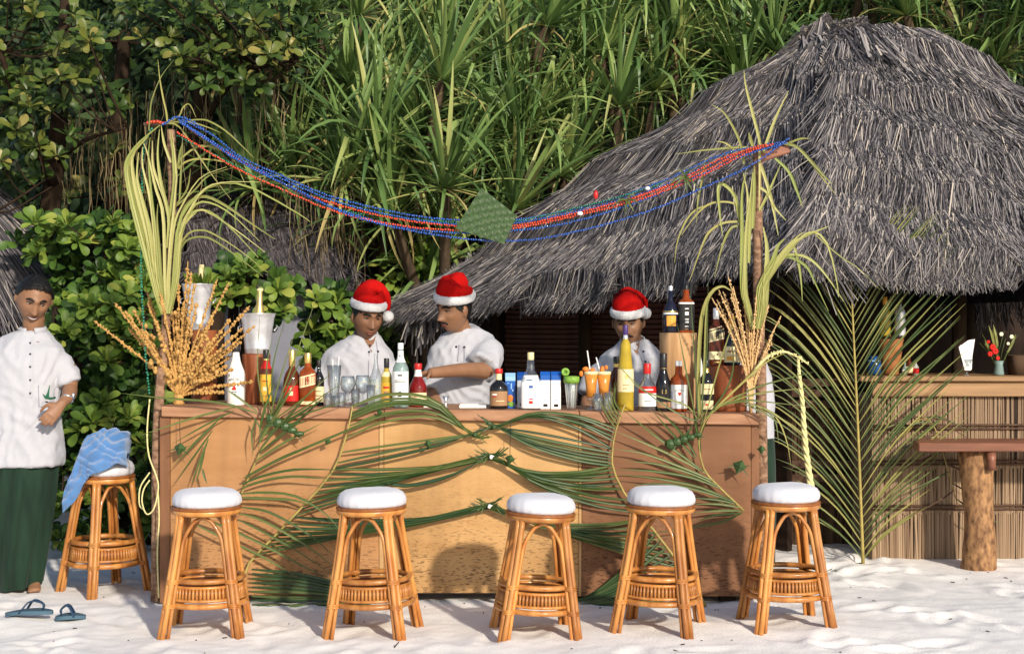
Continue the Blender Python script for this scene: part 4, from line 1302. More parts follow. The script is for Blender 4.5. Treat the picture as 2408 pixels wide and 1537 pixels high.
# big tied frond, right half
fD = thing('palm_frond', 'large green palm frond covering the right half of the bar front, tied mid front', 'palm frond', P(1620, 1357, YF))
RD = [P(1660, 1425, YF - .03), P(1620, 1357, YF), P(1550, 1262, YF), P(1478, 1174, YF), P(1443, 1105, YF), P(1440, 1060, YF), P(1450, 1005, YF), P(1470, 950, YF - .03)]
stem(fD, RD, .008, .004)
T1r, T2r, T3r = (1166, 1004), (1160, 1076), (1152, 1191)
tied(fD, RD, (.17, .36), T3r, (6, 30), 12, FD, spread=11, side=-1)
tied(fD, RD, (.38, .60), T2r, (26, 22), 15, FD, spread=12, side=-1)
tied(fD, RD, (.60, .72), T1r, (22, -6), 6, FD, side=-1)
tied(fD, RD, (.74, .86), T1r, (-40, -34), 5, FD, w=.014, side=-1)
for i in range(11):       # low fan converging at the left
    f = i / 10
    s = at2(RD, .30 - .28 * f)
    leaflet(fD, [s, P(1490 + 40 * f, 1318 + 105 * f, YF - .03), P(1420, 1378 + 48 * f, YF - .03), P(1362 + LR.uniform(-6, 6), 1408 + 18 * f, YF - .03)], .017, FD, 10)
for i in range(7):
    s = at2(RD, .84 + .02 * i)
    leaflet(fD, [s, s + Vector((-.04, -.01, .06)), s + Vector((-.10 + .012 * i, -.02, .16))], .010, FL, 7)

# second frond, right end of the bar front
fE = thing('palm_frond', 'slender green palm frond on the brown right panel, leaflets rising above the counter', 'palm frond', P(1765, 1205, YF))
RE = [zD((1735, 630), YF), zD((1600, 500), YF), zD((1500, 395), YF), zD((1465, 300), YF - .01), zD((1452, 180), YF - .01), zD((1490, 70), YF - .03), zD((1545, 0), YF - .05)]
stem(fE, RE, .007, .003)
for L in [[(1480, 380), (1300, 250), (1140, 130), (970, -10)], [(1500, 395), (1300, 290), (1100, 200), (930, 130)], [(1540, 440), (1350, 360), (1100, 270), (910, 240)], [(1590, 490), (1400, 420), (1150, 380), (930, 372)],
          [(1640, 555), (1450, 480), (1200, 430), (950, 400)], [(1690, 585), (1560, 560), (1410, 550)], [(1710, 610), (1580, 590), (1415, 588)], [(1722, 630), (1580, 630), (1415, 645)], [(1726, 645), (1560, 660), (1430, 700)],
          [(1465, 270), (1440, 120), (1415, -10)], [(1440, 290), (1330, 130), (1190, -20)], [(1430, 300), (1290, 150), (1150, -10)], [(1455, 210), (1470, 90), (1500, -30)], [(1465, 150), (1500, 60), (1560, -20)],
          [(1570, 470), (1400, 395), (1180, 335), (1000, 320)], [(1730, 640), (1600, 700), (1440, 730), (1150, 775)], [(1670, 570), (1480, 510), (1250, 460), (1010, 470)]]:
    leaflet(fE, [zD(p, YF - .012 - .006 * i - (.04 if p[1] < 30 else 0)) for i, p in enumerate(L)], .0135 * LR.uniform(.85, 1.15), FL, 11)
for L in [[(540, 1530), (430, 1000), (350, 560)], [(560, 1530), (520, 900), (480, 200)], [(620, 1500), (740, 1050), (850, 700), (930, 480)], [(640, 1480), (820, 1230), (900, 1000), (885, 700)], [(620, 1500), (760, 1380), (950, 1270), (1050, 1240)],
          [(700, 1420), (900, 1230), (1200, 960), (1400, 860)], [(760, 1370), (1000, 1320), (1150, 1325), (1690, 1385)], [(1000, 1350), (1200, 1440), (1340, 1540)], [(900, 1330), (1100, 1200), (1500, 1085), (1690, 1040)],
          [(850, 1340), (1150, 1250), (1690, 1190)], [(1000, 1330), (1250, 1420), (1450, 1560), (1640, 1720)], [(600, 1530), (600, 1200), (640, 900), (655, 120)], [(550, 1500), (420, 1360), (0, 1215), (-240, 940)], [(560, 1520), (420, 1480), (100, 1280), (-340, 880)],
          [(1050, 1340), (1300, 1460), (1420, 1700), (1470, 1960)], [(1100, 1345), (1300, 1500), (1350, 1750)], [(760, 1380), (900, 1340), (1060, 1345), (1190, 1500)]]:
    leaflet(fE, [zE(p, YF - .05 - .004 * i) for i, p in enumerate(L)], .0095 * LR.uniform(.85, 1.2), FL if LR.random() < .6 else MATS['frond_leaf_pale'], 12, face=(.5, -1, .2))

# white ties where the leaflets are gathered
for k, (tie, lab) in enumerate(((T1, 'green leaf knot at the top left gather of the bar fronds'), (T2, 'white knot in the centre of the bar front, holding the middle leaflets'), (T3, 'white knot low on the bar front, holding the lower leaflets'), (T1r, 'green leaf knot at the top right gather of the bar fronds'))):
    c = P(tie[0] + (5 if k != 3 else -4), tie[1], 7.975)
    mb = MB()
    mb.box(c, (.017, .016, .022), Matrix.Rotation(R(12 * k), 3, 'Y'), 0, .004)
    mb.tube([c, c + Vector((.016, -.005, .006))], [.004, .002], 6)
    o = mb.build('tie_knot', MATS['tie_white'] if k in (1, 2) else MATS['ornament_leaf'])
    tag(o, lab, 'knot')

# large upright frond on the right
fH = thing('palm_frond', 'tall upright palm frond planted in the sand in front of the hut bar', 'palm frond', P(2030, 1326, 9.3))
RH = [P(2030, 1335, 9.3), P(2024, 1180, 9.29), P(2017, 1000, 9.27), P(2010, 850, 9.25), P(2003, 700, 9.24), P(2000, 640, 9.24)]
stem(fH, RH, .011, .004, n=20)
NH = 56
for i in range(NH):
    f = i / (NH - 1)
    s = at2(RH, .02 + .93 * f)
    for sd in (-1, 1):
        if sd > 0 and f > .93: continue
        L = (0.45 + 0.60 * math.sin(math.pi * min(1, f * .75 + .18))) * LR.uniform(.9, 1.06)
        if f < .1: L *= .55 + 4 * f
        if f > .7: L *= 1 - (f - .7) * 1.2
        a = R(39 - 11 * f + LR.uniform(-3, 3)) if sd < 0 else R(40 - 14 * f + LR.uniform(-3, 3))
        d = Vector((sd * math.sin(a), LR.uniform(-.08, .02), math.cos(a)))
        dr = .30 if f < .55 else .16
        p1 = s + d * L * .4
        p2 = s + d * L * .75 + Vector((sd * .03, 0, -dr * L * .18))
        p3 = s + d * L + Vector((sd * .06, 0, -dr * L * (.55 if sd < 0 else .3)))
        leaflet(fH, [s, p1, p2, p3], .0125, MATS['frond_leaf'] if LR.random() < .45 else MATS['frond_leaf_pale'], 9, face=(-sd * .9, -1, .1), fold=.7)
for k in range(3):
    leaflet(fH, [P(2030, 1322, 9.3), P(2010 - 20 * k, 1332, 9.25), P(1960 - 8 * k, 1342, 9.1)], .012, FD, 7)
# dry frond tips by the bench
fI = thing('palm_frond', 'dry brownish palm frond drooping in front of the reed screen left of the bench', 'palm frond', P(2170, 1060, 9.28))
RI = [P(2120, 1030, 9.36), P(2165, 985, 9.34), P(2195, 1000, 9.32), P(2225, 1090, 9.30), P(2250, 1180, 9.29)]
stem(fI, RI, .005, .003)
for i in range(16):
    f = i / 15
    s = at2(RI, .1 + .88 * f)
    sd = 1 if i % 2 else -1
    leaflet(fI, [s, s + Vector((sd * .10, -.02, .03 - .1 * f)), s + Vector((sd * (.22 + .08 * LR.random()), -.03, -.04 - .12 * f))], .010, MATS['binding'] if i % 3 else FL, 7)

# young yellow leaves round the left post
fL = thing('young_palm_frond', 'yellow green young palm leaves bound to the left bar post, long blades drooping', 'palm frond', (lp.location.x, 8.08, 0))
YL = MATS['young_leaf']; PL = MATS['frond_leaf_pale']
for L, w, m in [
    ([(310, 1530), (210, 1180), (130, 850), (85, 600), (100, 480), (200, 340), (390, 180)], 15, YL), ([(320, 1530), (235, 1180), (150, 850), (105, 620), (125, 470), (250, 300)], 15, YL),
    ([(335, 1530), (270, 1150), (190, 850), (140, 600), (150, 440), (280, 285)], 14, YL), ([(350, 1530), (300, 1150), (225, 850), (180, 650), (195, 430)], 12, YL), ([(365, 1530), (335, 1100), (290, 800), (230, 550), (230, 380)], 9, YL),
    ([(380, 1530), (350, 1150), (300, 700), (285, 450), (300, 290)], 7, YL), ([(435, 1530), (420, 1000), (350, 750), (280, 450), (240, 340)], 9, YL), ([(460, 1300), (470, 1000), (400, 700), (370, 450), (385, 220)], 9, YL),
    ([(470, 1030), (430, 850), (330, 560), (320, 320)], 8, YL), ([(480, 1010), (520, 700), (510, 450), (480, 230)], 9, YL), ([(500, 1250), (530, 800), (540, 600), (505, 260)], 8, YL), ([(490, 520), (430, 350), (400, 180)], 7, YL),
    ([(400, 1530), (385, 1300), (365, 1050), (370, 900)], 8, PL), ([(470, 1530), (490, 1200), (520, 900), (545, 600)], 9, YL),
    ([(480, 1500), (520, 1100), (600, 900), (760, 660), (1000, 560)], 6, YL), ([(520, 1530), (560, 1100), (680, 880), (900, 720), (1200, 740), (1640, 980), (1760, 1060)], 9, YL), ([(540, 1530), (580, 1150), (650, 980), (800, 760), (1000, 700), (1300, 700)], 7, YL),
    ([(550, 1530), (600, 1100), (700, 970), (850, 970), (1050, 1130), (1290, 1390)], 8, YL), ([(560, 1530), (590, 1150), (690, 1000), (800, 960), (1100, 1150), (1350, 1340)], 8, YL), ([(540, 1450), (565, 1200), (700, 920), (850, 890), (1050, 1000), (1300, 1240)], 8, YL),
    ([(550, 1100), (640, 900), (800, 830), (1000, 920), (1200, 1060), (1440, 1220)], 8, PL), ([(560, 1300), (650, 1170), (760, 1140), (870, 1170), (1100, 1310), (1380, 1530)], 6, PL), ([(570, 1330), (640, 1230), (760, 1200), (880, 1230), (1100, 1380), (1330, 1560)], 6, PL),
    ([(540, 560), (600, 470), (760, 370), (950, 410), (1060, 490), (1180, 740)], 6, PL), ([(560, 580), (620, 520), (750, 490), (1000, 520), (1200, 600)], 6, PL), ([(555, 570), (570, 450), (595, 340)], 7, PL), ([(570, 890), (585, 600), (600, 330)], 6, PL),
    ([(430, 160), (530, 170), (620, 260), (760, 480), (870, 640), (1040, 860)], 5, PL), ([(470, 160), (740, 130), (850, 150), (1000, 240), (1150, 380), (1250, 480)], 5, PL), ([(480, 170), (640, 150), (800, 190), (950, 250)], 5, PL),
    ([(460, 170), (445, 50), (420, -60), (390, -230), (370, -420)], 5, PL), ([(290, 230), (300, 80), (320, -60), (400, -260), (520, -420)], 4, PL), ([(430, 170), (560, 100), (600, 20), (660, -10), (720, 110)], 4, PL),
    ([(545, 900), (640, 760), (670, 580)], 5, PL), ([(540, 920), (700, 780), (840, 640), (1080, 560)], 5, PL)]:
    L = ([(450 + (L[0][0] - 430) * .25, 1900), (440 + (L[0][0] - 430) * .7, 1700)] if L[0][1] >= 1450 else []) + L
    leaflet(fL, [zA(p, 8.085 - .006 * i) for i, p in enumerate(L)], w * .85 / FPX * 8.08, m, 18, name='leaf', taper=(.8, .8), fold=.4)
# young leaves round the right post
fR = thing('young_palm_frond', 'yellow young palm leaves bound to the right bar post, arching in front of the thatch', 'palm frond', (rp.location.x, 8.1, 0))
for L, w, m in [
    ([(560, 1580), (560, 1200), (560, 900), (590, 740)], 12, YL), ([(585, 1580), (590, 1200), (620, 950), (640, 740)], 11, YL), ([(572, 1580), (600, 1100), (600, 900), (570, 750)], 10, YL), ([(640, 1150), (650, 850), (650, 690)], 9, YL), ([(610, 1400), (620, 1100), (630, 850)], 8, YL),
    ([(735, 1560), (742, 1300), (715, 1140)], 17, YL), ([(690, 1580), (780, 1400), (820, 1280), (870, 1225)], 16, YL), ([(700, 1580), (800, 1400), (900, 1270), (1000, 1180)], 13, YL), ([(715, 1580), (850, 1350), (960, 1240), (1080, 1180), (1190, 1135)], 11, YL),
    ([(735, 1560), (870, 1360), (1000, 1210), (1100, 1180), (1190, 1280), (1250, 1530), (1265, 1650)], 8, YL), ([(780, 1460), (860, 1360), (960, 1380), (1040, 1440), (1090, 1540), (1190, 1750)], 8, YL), ([(790, 1430), (880, 1350), (1000, 1350), (1100, 1410), (1200, 1530), (1300, 1680)], 8, YL), ([(900, 1270), (940, 1290), (970, 1400), (990, 1530), (1000, 1680)], 7, YL),
    ([(1080, 1180), (1200, 1290), (1300, 1370), (1420, 1450), (1560, 1590)], 4, PL), ([(690, 620), (690, 520), (640, 320), (590, 120), (575, 0)], 8, YL), ([(720, 600), (740, 530), (810, 340), (900, 150)], 9, YL), ([(575, 680), (560, 580), (520, 460), (430, 310), (340, 250)], 7, PL),
    ([(640, 570), (550, 560), (300, 580), (80, 610)], 6, PL), ([(530, 640), (500, 580), (440, 530), (370, 515)], 6, PL), ([(640, 560), (620, 500), (610, 450)], 10, PL), ([(548, 1120), (510, 920), (420, 830), (388, 870), (400, 1050), (420, 1200)], 10, YL),
    ([(545, 1020), (480, 870), (400, 830)], 8, YL), ([(690, 850), (750, 900), (800, 1000), (880, 1090)], 8, YL), ([(700, 690), (760, 880), (790, 1010), (825, 1200)], 9, YL), ([(685, 520), (690, 720), (685, 1030)], 7, YL), ([(800, 640), (900, 740), (960, 880), (1000, 990)], 9, YL),
    ([(860, 530), (960, 560), (1060, 660), (1150, 760), (1220, 830)], 9, PL), ([(900, 530), (1000, 590), (1100, 720), (1240, 900)], 7, PL), ([(545, 1130), (480, 1150), (420, 1270), (360, 1500)], 7, PL), ([(545, 1100), (430, 1110), (330, 1170), (270, 1280), (180, 1530)], 7, PL),
    ([(300, 640), (260, 850), (240, 950), (230, 1110)], 6, PL), ([(330, 980), (230, 1010), (150, 1100), (90, 1250), (70, 1400)], 5, PL), ([(540, 1000), (470, 960), (330, 970), (220, 1060), (120, 1200)], 6, PL), ([(690, 1020), (750, 900), (840, 690)], 8, YL), ([(880, 540), (980, 500), (1060, 495)], 6, PL)]:
    L = ([(665 + (L[0][0] - 650) * .3, 1880), (660 + (L[0][0] - 650) * .75, 1720)] if L[0][1] >= 1540 else []) + L
    leaflet(fR, [zB(p, 8.105 - .006 * i) for i, p in enumerate(L)], w * .85 / FPX * 8.1, m, 16, name='leaf', taper=(.8, .8), fold=.4)
lf = thing('palm_leaf', 'single pale palm leaf arching over the bottles left of the right flower sheaf', 'palm leaf', zE((570, 1500), 8.02))
leaflet(lf, [zE((575, 1500), 8.0), zE((560, 1100), 7.99), zE((590, 520), 7.98), zE((680, 270), 7.98), zE((790, 198), 7.99), (zE((880, 240), 8.0))], .020, PL, 16, name='blade', taper=(.7, .7))
leaflet(lf, [zE((590, 1450), 8.0), zE((620, 900), 7.99), zE((640, 420), 7.98), zE((700, 260), 7.99)], .011, PL, 12, name='blade')

# coconut flower bunches
def spike(parent, pts, r, m, rg, n_b, rb, name='flower_spike'):
    pp = bez(pts, 12)
    mb = MB()
    mb.tube(pp, [r * (1.1 - .75 * i / 11) for i in range(12)], 6)
    for k in range(n_b):
        t = rg.uniform(.25, 1.0)
        c = bez(pts, 30)[int(t * 29)]
        q = Vector((rg.gauss(0, 1), rg.gauss(0, 1), rg.gauss(0, 1))).normalized() * r * (1.3 - .5 * t)
        b = rb * rg.uniform(.6, 1.15)
        mb.ball(c + q, (b, b, b * 1.1), 6, 4)
    return mb.build(name, m, parent)
rg = random.Random(12)
fl = thing('flower_bunch', 'golden coconut flower bunch with bead like fruit at the left end of the bar', 'flower bunch', zF((1560, 1255), 8.15))
B0 = (1565, 1240)
for e in [(820, 580), (1000, 420), (1090, 490), (1160, 480), (1270, 300), (1290, 420), (1395, 330), (1640, 60), (1668, 150), (1560, 250), (1900, 215), (2000, 245), (2180, 450), (2010, 560), (2120, 640), (2110, 760), (1990, 970), (2210, 1110), (1960, 1205), (1480, 300), (1860, 560), (1720, 420), (1350, 560), (1230, 650), (1940, 830), (2060, 860), (1600, 420), (1790, 640), (1430, 480), (2230, 620), (1700, 250), (1250, 760), (1120, 640), (1330, 860), (1420, 640), (1540, 520), (1650, 560), (1830, 760), (1900, 700), (1770, 880), (2040, 1000), (1880, 1010), (1480, 820), (1320, 980)]:
    f1 = (B0[0] + (e[0] - B0[0]) * .3 + (e[0] - B0[0]) * .02, B0[1] + (e[1] - B0[1]) * .36 - 20)
    f2 = (B0[0] + (e[0] - B0[0]) * .68, B0[1] + (e[1] - B0[1]) * .7 - 12)
    yy = rg.uniform(-.14, .08)
    spike(fl, [zF(B0, 8.15), zF(f1, 8.15 + yy * .4), zF(f2, 8.15 + yy * .8), zF(e, 8.15 + yy)], .0072, MATS['flower_gold'], rg, 60, .0074)
for _ in range(90):
    a = rg.uniform(math.pi * 1.18, math.pi * 1.88); r = rg.uniform(120, 720 if math.pi * 1.32 < a < math.pi * 1.7 else 470)
    z = (B0[0] + 20 + math.cos(a) * r * .85, B0[1] - 30 + math.sin(a) * r)
    mb = MB(); b = rg.uniform(.009, .0145)
    mb.ball(zF(z, 8.15 + rg.uniform(-.13, .0)), (b, b, b * 1.1), 9, 6)
    mb.build('fruit', MATS['flower_gold'], fl)
mb = MB(); c = zF((1560, 1290), 8.15)
mb.lathe([(.028, ctop(c.x)), (.032, ctop(c.x) + .01), (.022, ctop(c.x) + .02), (.03, ctop(c.x) + .05), (.02, ctop(c.x) + .055)], (c.x, c.y, 0), 14)
mb.build('stalk', MATS['flower_gold'], fl)

fr = thing('flower_bunch', 'pinkish cream palm flower sheaf standing at the right end of the bar', 'flower bunch', zE((1075, 1440), 8.1))
B1 = (1075, 1440)
for e in [(850, 100), (760, 235), (800, 250), (690, 310), (900, 200), (985, 140), (1040, 280), (1130, 285), (1250, 380), (1370, 490), (1290, 670), (1280, 740), (830, 540), (1085, 450), (925, 370), (880, 270), (960, 480), (1170, 460), (740, 330)]:
    f1 = (B1[0] + (e[0] - B1[0]) * .12, B1[1] + (e[1] - B1[1]) * .33); f2 = (B1[0] + (e[0] - B1[0]) * .5, B1[1] + (e[1] - B1[1]) * .68)
    yy = rg.uniform(-.08, .06)
    spike(fr, [zE(B1, 8.1), zE(f1, 8.1 + yy * .3), zE(f2, 8.1 + yy * .8), zE(e, 8.1 + yy)], .0075, MATS['flower_pink'], rg, 50, .0055)
spike(fr, [zE((1080, 1080), 8.06), zE((1190, 930), 8.04), zE((1290, 865), 8.03), (zE((1400, 840), 8.02)), zE((1530, 890), 8.02), zE((1640, 965), 8.02)], .010, MATS['flower_cream'], rg, 40, .005)
# twisted cream stalk hanging down
t_ = [zE((1540, 915), 8.02), zE((1550, 1060), 8.02), zE((1580, 1330), 8.02), P(1891, 1010, 8.02), P(1898, 1080, 8.02), P(1908, 1150, 8.0)]
pp = bez(t_, 60)
mb = MB()
for k in range(3):
    pts = [p + Vector((math.cos(i * .62 + k * 2.09), math.sin(i * .62 + k * 2.09), 0)) * (.004 + .006 * i / 59) for i, p in enumerate(pp)]
    mb.tube(pts, [.004 + .0065 * i / 59 for i in range(60)], 6)
o = mb.build('twisted_stalk', MATS['flower_cream'], fr)

# woven leaf ornaments on strings along the bar front
def ornament(u, v, s, label, string_top=None, rot=0.0, bug=False):
    c = P(u, v, 7.975)
    t = thing('leaf_ornament', label, 'ornament', c, 'woven leaf ornaments on the bar front')
    mb = MB()
    k = s / FPX * 7.975
    rt = Matrix.Rotation(rot, 3, 'Y')
    if bug:
        for i in range(5):
            f = i / 4
            mb.ball(c + rt @ Vector(((f - .5) * k * 1.3, -.004 * i, -.15 * k * f)), (k * .22, .02, k * (.24 - .03 * i)), 8, 6)
    else:
        vs = [rt @ Vector(q) for q in ((-k * .5, 0, .05 * k), (0, -.3 * k, k * .5), (k * .5, 0, .08 * k), (0, -.3 * k, -k * .55), (0, .012, 0), (-.05 * k, -.5 * k, .05 * k))]
        mb.add([c + q for q in vs], [(0, 5, 1), (1, 5, 2), (2, 5, 3), (3, 5, 0), (0, 1, 4), (1, 2, 4), (2, 3, 4), (3, 0, 4)])
    mb.build('body', MATS['ornament_leaf'], t, smooth=False)
    for (dx, dz) in ([(.9, -.5), (-.8, -.45), (.7, .5)] if s > 22 else []):
        m_ = MB(); m_.ribbon([c, c + rt @ Vector((dx * k * .5, -.01, dz * k * .3)), c + rt @ Vector((dx * k, -.012, dz * k * .8))], [k * .12, k * .1, k * .02])
        m_.build('leg', MATS['ornament_leaf'], t)
    if string_top:
        m_ = MB(); m_.tube([c + Vector((0, 0, k * .4)), P(string_top[0], string_top[1], 7.985)], .0016, 5); m_.build('string', MATS['cord'], t)
ornament(424, 1054, 30, 'dark green woven leaf insect hanging on a string near the left bar post', (422, 985), .2)
ornament(771, 1037, 17, 'small dark woven leaf cube on the left panel, on a long straight leaflet', None, .5)
ornament(1007, 1043, 20, 'small green woven leaf cube on the middle panel below the counter edge', None, -.3)
ornament(1199, 1079, 24, 'dark woven leaf bird hanging on a string right of the centre knot', (1201, 985), .3)
ornament(1606, 1029, 52, 'large green woven leaf grasshopper on the right panel', None, -.45, True)
ornament(672, 998, 58, 'long green woven leaf caterpillar under the counter edge on the left panel', None, .35, True)
ornament(1738, 1096, 34, 'brown leaf spur stuck on the right panel near the bar corner', None, .4)
ornament(1790, 1056, 20, 'dark woven leaf cube on the right corner board of the bar', None, 0)
ornament(893, 968, 16, 'small yellow leaf twist on the counter edge above the first batten', None, 0.7)
# ------------------------------------------------------------------ bead garlands
def garland(label, ctrl, m, Y=8.06, r=.0060, step=.0132, wav=.004, seed=0):
    rg_ = random.Random(seed)
    pts = [P(q[0], q[1], q[2] if len(q) > 2 else Y) for q in ctrl]
    t = thing('bead_garland', label, 'garland', pts[0], 'bead garlands strung over the bar')
    cv = bez(pts, 160)
    mb = MB(); mb.tube(cv, .0016, 5); mb.build('string', MATS['cord'], t)
    mb = MB()
    acc = 0.0
    last = cv[0]
    for a, b in zip(cv[:-1], cv[1:]):
        L = (b - a).length
        d = 0.0
        while acc + (L - d) >= step:
            d += step - acc
            acc = 0.0
            p = a.lerp(b, d / L) + Vector((rg_.uniform(-1, 1), rg_.uniform(-1, 1), rg_.uniform(-1, 1))) * wav * .5
            mb.ball(p, r * rg_.uniform(.9, 1.1), 7, 5)
        acc += L - d
    mb.build('beads', m, t, kind='stuff')
    return t
BL, RD_, GR = MATS['bead_blue'], MATS['bead_red'], MATS['bead_green']
garland('uppermost blue bead garland between the bar posts', [(425, 280), (500, 318), (560, 365), (650, 408), (780, 462), (950, 503), (1080, 518), (1200, 519), (1400, 480), (1560, 425), (1700, 363), (1850, 332)], BL, 8.07, seed=1)
garland('blue bead garland just under the uppermost one, close beside it at the left post', [(415, 278), (500, 335), (560, 378), (650, 415), (790, 474), (950, 512), (1080, 528), (1210, 524), (1390, 490), (1560, 437), (1690, 378), (1845, 338)], BL, 8.05, seed=2)
garland('lowest blue bead garland, hanging below the woven leaf diamond', [(420, 285), (510, 345), (600, 400), (700, 447), (830, 508), (1000, 548), (1160, 566), (1300, 556), (1500, 505), (1650, 443), (1770, 386), (1855, 325)], BL, 8.03, seed=3)
garland('blue bead garland between the red strands and the lowest blue one', [(430, 292), (530, 352), (660, 430), (800, 494), (960, 536), (1100, 547), (1300, 531), (1480, 482), (1640, 415), (1760, 362), (1850, 336)], BL, 8.04, seed=4)
garland('upper red bead garland running between the blue strands', [(440, 300), (520, 350), (610, 402), (720, 458), (900, 508), (1070, 531), (1230, 528), (1400, 490), (1560, 440), (1700, 372), (1815, 340)], RD_, 8.045, seed=5)
garland('lower red bead garland, hanging apart below the others at the left', [(412, 308), (470, 345), (560, 398), (690, 457), (800, 501), (940, 530), (1070, 541), (1210, 536), (1350, 508), (1500, 470), (1640, 418), (1760, 358), (1822, 338)], RD_, 8.035, seed=6)
garland('short red bead garland doubled along the right half', [(1212, 533), (1350, 502), (1500, 463), (1640, 410), (1750, 355), (1800, 340)], RD_, 8.03, seed=7)
garland('green bead garland twisted among the upper strands', [(412, 316), (540, 382), (680, 452), (820, 498), (1070, 523), (1200, 522), (1380, 483), (1460, 462), (1560, 430)], GR, 8.06, r=.005, seed=8)
garland('green bead garland hanging straight down beside the left bar post', [(360, 296), (338, 350), (334, 480), (332, 640), (340, 800), (347, 880), (352, 925)], GR, 8.09, r=.0065, step=.016, seed=9)
garland('short red bead wrap on the crossbar of the left post', [(340, 291, 8.10), (362, 286, 8.11), (385, 290, 8.10)], RD_, 8.1, r=.009, step=.017, seed=10)
garland('short blue bead wrap at the top of the left post', [(378, 296), (395, 286), (412, 276), (430, 277), (455, 288), (480, 305)], BL, 8.08, r=.007, step=.014, seed=11)

# woven leaf diamond
dm = thing('woven_leaf_diamond', 'square green mat woven of palm leaf strips, hung as a diamond on the garlands', 'leaf mat', P(1142, 512, 8.01))
c = [P(1132, 441, 8.015), P(1215, 509, 8.015), P(1186, 572, 8.0), P(1070, 538, 8.015)]
NW = 9
def dq(a, b): return c[0].lerp(c[1], a).lerp(c[3].lerp(c[2], a), b)
for axis in (0, 1):
    for i in range(NW):
        f0 = (i + .5) / NW
        pts = []
        for k in range(NW * 2 + 1):
            g = k / (NW * 2)
            p = dq(f0, g) if axis == 0 else dq(g, f0)
            s = math.cos(math.pi * (g * NW - .5) + math.pi * i) * (1 if axis == 0 else -1)
            pts.append(p + Vector((0, .003 * s, 0)))
        mb = MB(); mb.ribbon(pts, .0235 if axis == 0 else .0265, (0, -1, 0), .05)
        mb.build('leaf_strip', MATS['ornament_leaf'], dm)
# little ornaments on the garlands
for (u, v, lab, m, sz) in ((1401, 458, 'small red pendant standing on the right half of the garlands', 'cap_red', (.013, .012, .024)), (1364, 502, 'small white shell bead on the red garland, right of the woven diamond', 'opal', (.016, .012, .011)), (1523, 443, 'small white shell bead on the green garland below the hut slope', 'opal', (.014, .012, .010))):
    mb = MB(); mb.ball(P(u, v, 8.02), sz, 10, 8)
    tag(mb.build('pendant', MATS[m]), lab, 'pendant')
for (u, v, lab, s) in ((1610, 415, 'brown green leaf twist knotted on the garlands near the right post', 1.0), (1475, 470, 'withered leaf sprig caught on the green garland', .8)):
    t = thing('leaf_sprig', lab, 'leaf sprig', P(u, v, 8.02))
    for k in range(7):
        a = RNG.uniform(0, 6.28)
        p0 = P(u, v, 8.02)
        leaflet(t, [p0, p0 + Vector((math.cos(a) * .04, -.02, math.sin(a) * .04)) * s, p0 + Vector((math.cos(a) * .09, -.02, math.sin(a) * .06 - .03)) * s], .010, MATS['frond_leaf'], 7, name='leaf')

# ------------------------------------------------------------------ bench beside the hut
bn = thing('plank_bench', 'red brown plank table on a thick spotted log, right of the tall frond', 'table', P(2300, 1325, 9.1))
zb = 0.745
for k, (y0, y1) in enumerate(((8.98, 9.10), (9.105, 9.22), (9.225, 9.35))):
    mb = MB(); x0 = P(2160, 1050, y0).x + (.0, -.005, .0)[k]
    mb.box(((x0 + 3.7) / 2 + .06 * (1 if k == 0 else 0) * 0, (y0 + y1) / 2, zb), (3.7 - x0, y1 - y0, .052), None, 0, .006)
    mb.build('plank', MATS['bench_wood'], bn, smooth=False)
mb = MB()
lgp = []
for i in range(16):
    f = i / 15
    z = -.06 + f * (zb - .028 + .06)
    u = 2302 + 4 * math.sin(f * 5)
    r = .094 + .008 * math.sin(f * 7 + 1) + (.008 if f < .12 else 0)
    lgp.append((Vector(((u - 1204) / FPX * 9.12, 9.14, z)), r, r * .98))
mb.stack(lgp, 22)
mb.build('log_leg', MATS['log'], bn)
mb = MB(); mb.tube([P(2330, 1062, 9.02), P(2333, 1105, 9.02)], [.03, .022], 10); mb.build('branch_stub', MATS['bench_wood'], bn)
# ------------------------------------------------------------------ people
def eval_remesh(mb, voxel, smooth_it=4, name='body', fac=0.5):
    me = mb.mesh('tmp', MATS['shirt'], True)
    o = bpy.data.objects.new('tmp', me)
    COL.objects.link(o)
    r = o.modifiers.new('r', 'REMESH'); r.mode = 'VOXEL'; r.voxel_size = voxel; r.adaptivity = 0.0; r.use_smooth_shade = True
    if smooth_it:
        s = o.modifiers.new('s', 'SMOOTH'); s.factor = fac; s.iterations = smooth_it
    dg = bpy.context.evaluated_depsgraph_get()
    out = bpy.data.meshes.new_from_object(o.evaluated_get(dg), depsgraph=dg)
    bpy.data.objects.remove(o)
    bpy.data.meshes.remove(me)
    out.name = name
    return out

def link_mesh(name, me, m, parent, fold=None):
    me.materials.clear()
    me.materials.append(m)
    n = len(me.vertices)
    co = np.empty(n * 3, dtype=np.float64)
    me.vertices.foreach_get('co', co)
    co = co.reshape(-1, 3)
    if fold is not None:
        no = np.empty(n * 3, dtype=np.float64)
        me.vertices.foreach_get('normal', no)
        no = no.reshape(-1, 3)
        d = np.array([fold(p) for p in co])
        co = co + no * d[:, None]
    co = co - np.array(world_loc(parent))[None, :]
    me.vertices.foreach_set('co', co.reshape(-1))
    me.polygons.foreach_set('use_smooth', [True] * len(me.polygons))
    me.update()
    o = bpy.data.objects.new(name, me)
    COL.objects.link(o)
    o.parent = parent
    return o

def g2(x, z, cx, cz, sx, sz):
    return math.exp(-((x - cx) / sx) ** 2 / 2 - ((z - cz) / sz) ** 2 / 2)

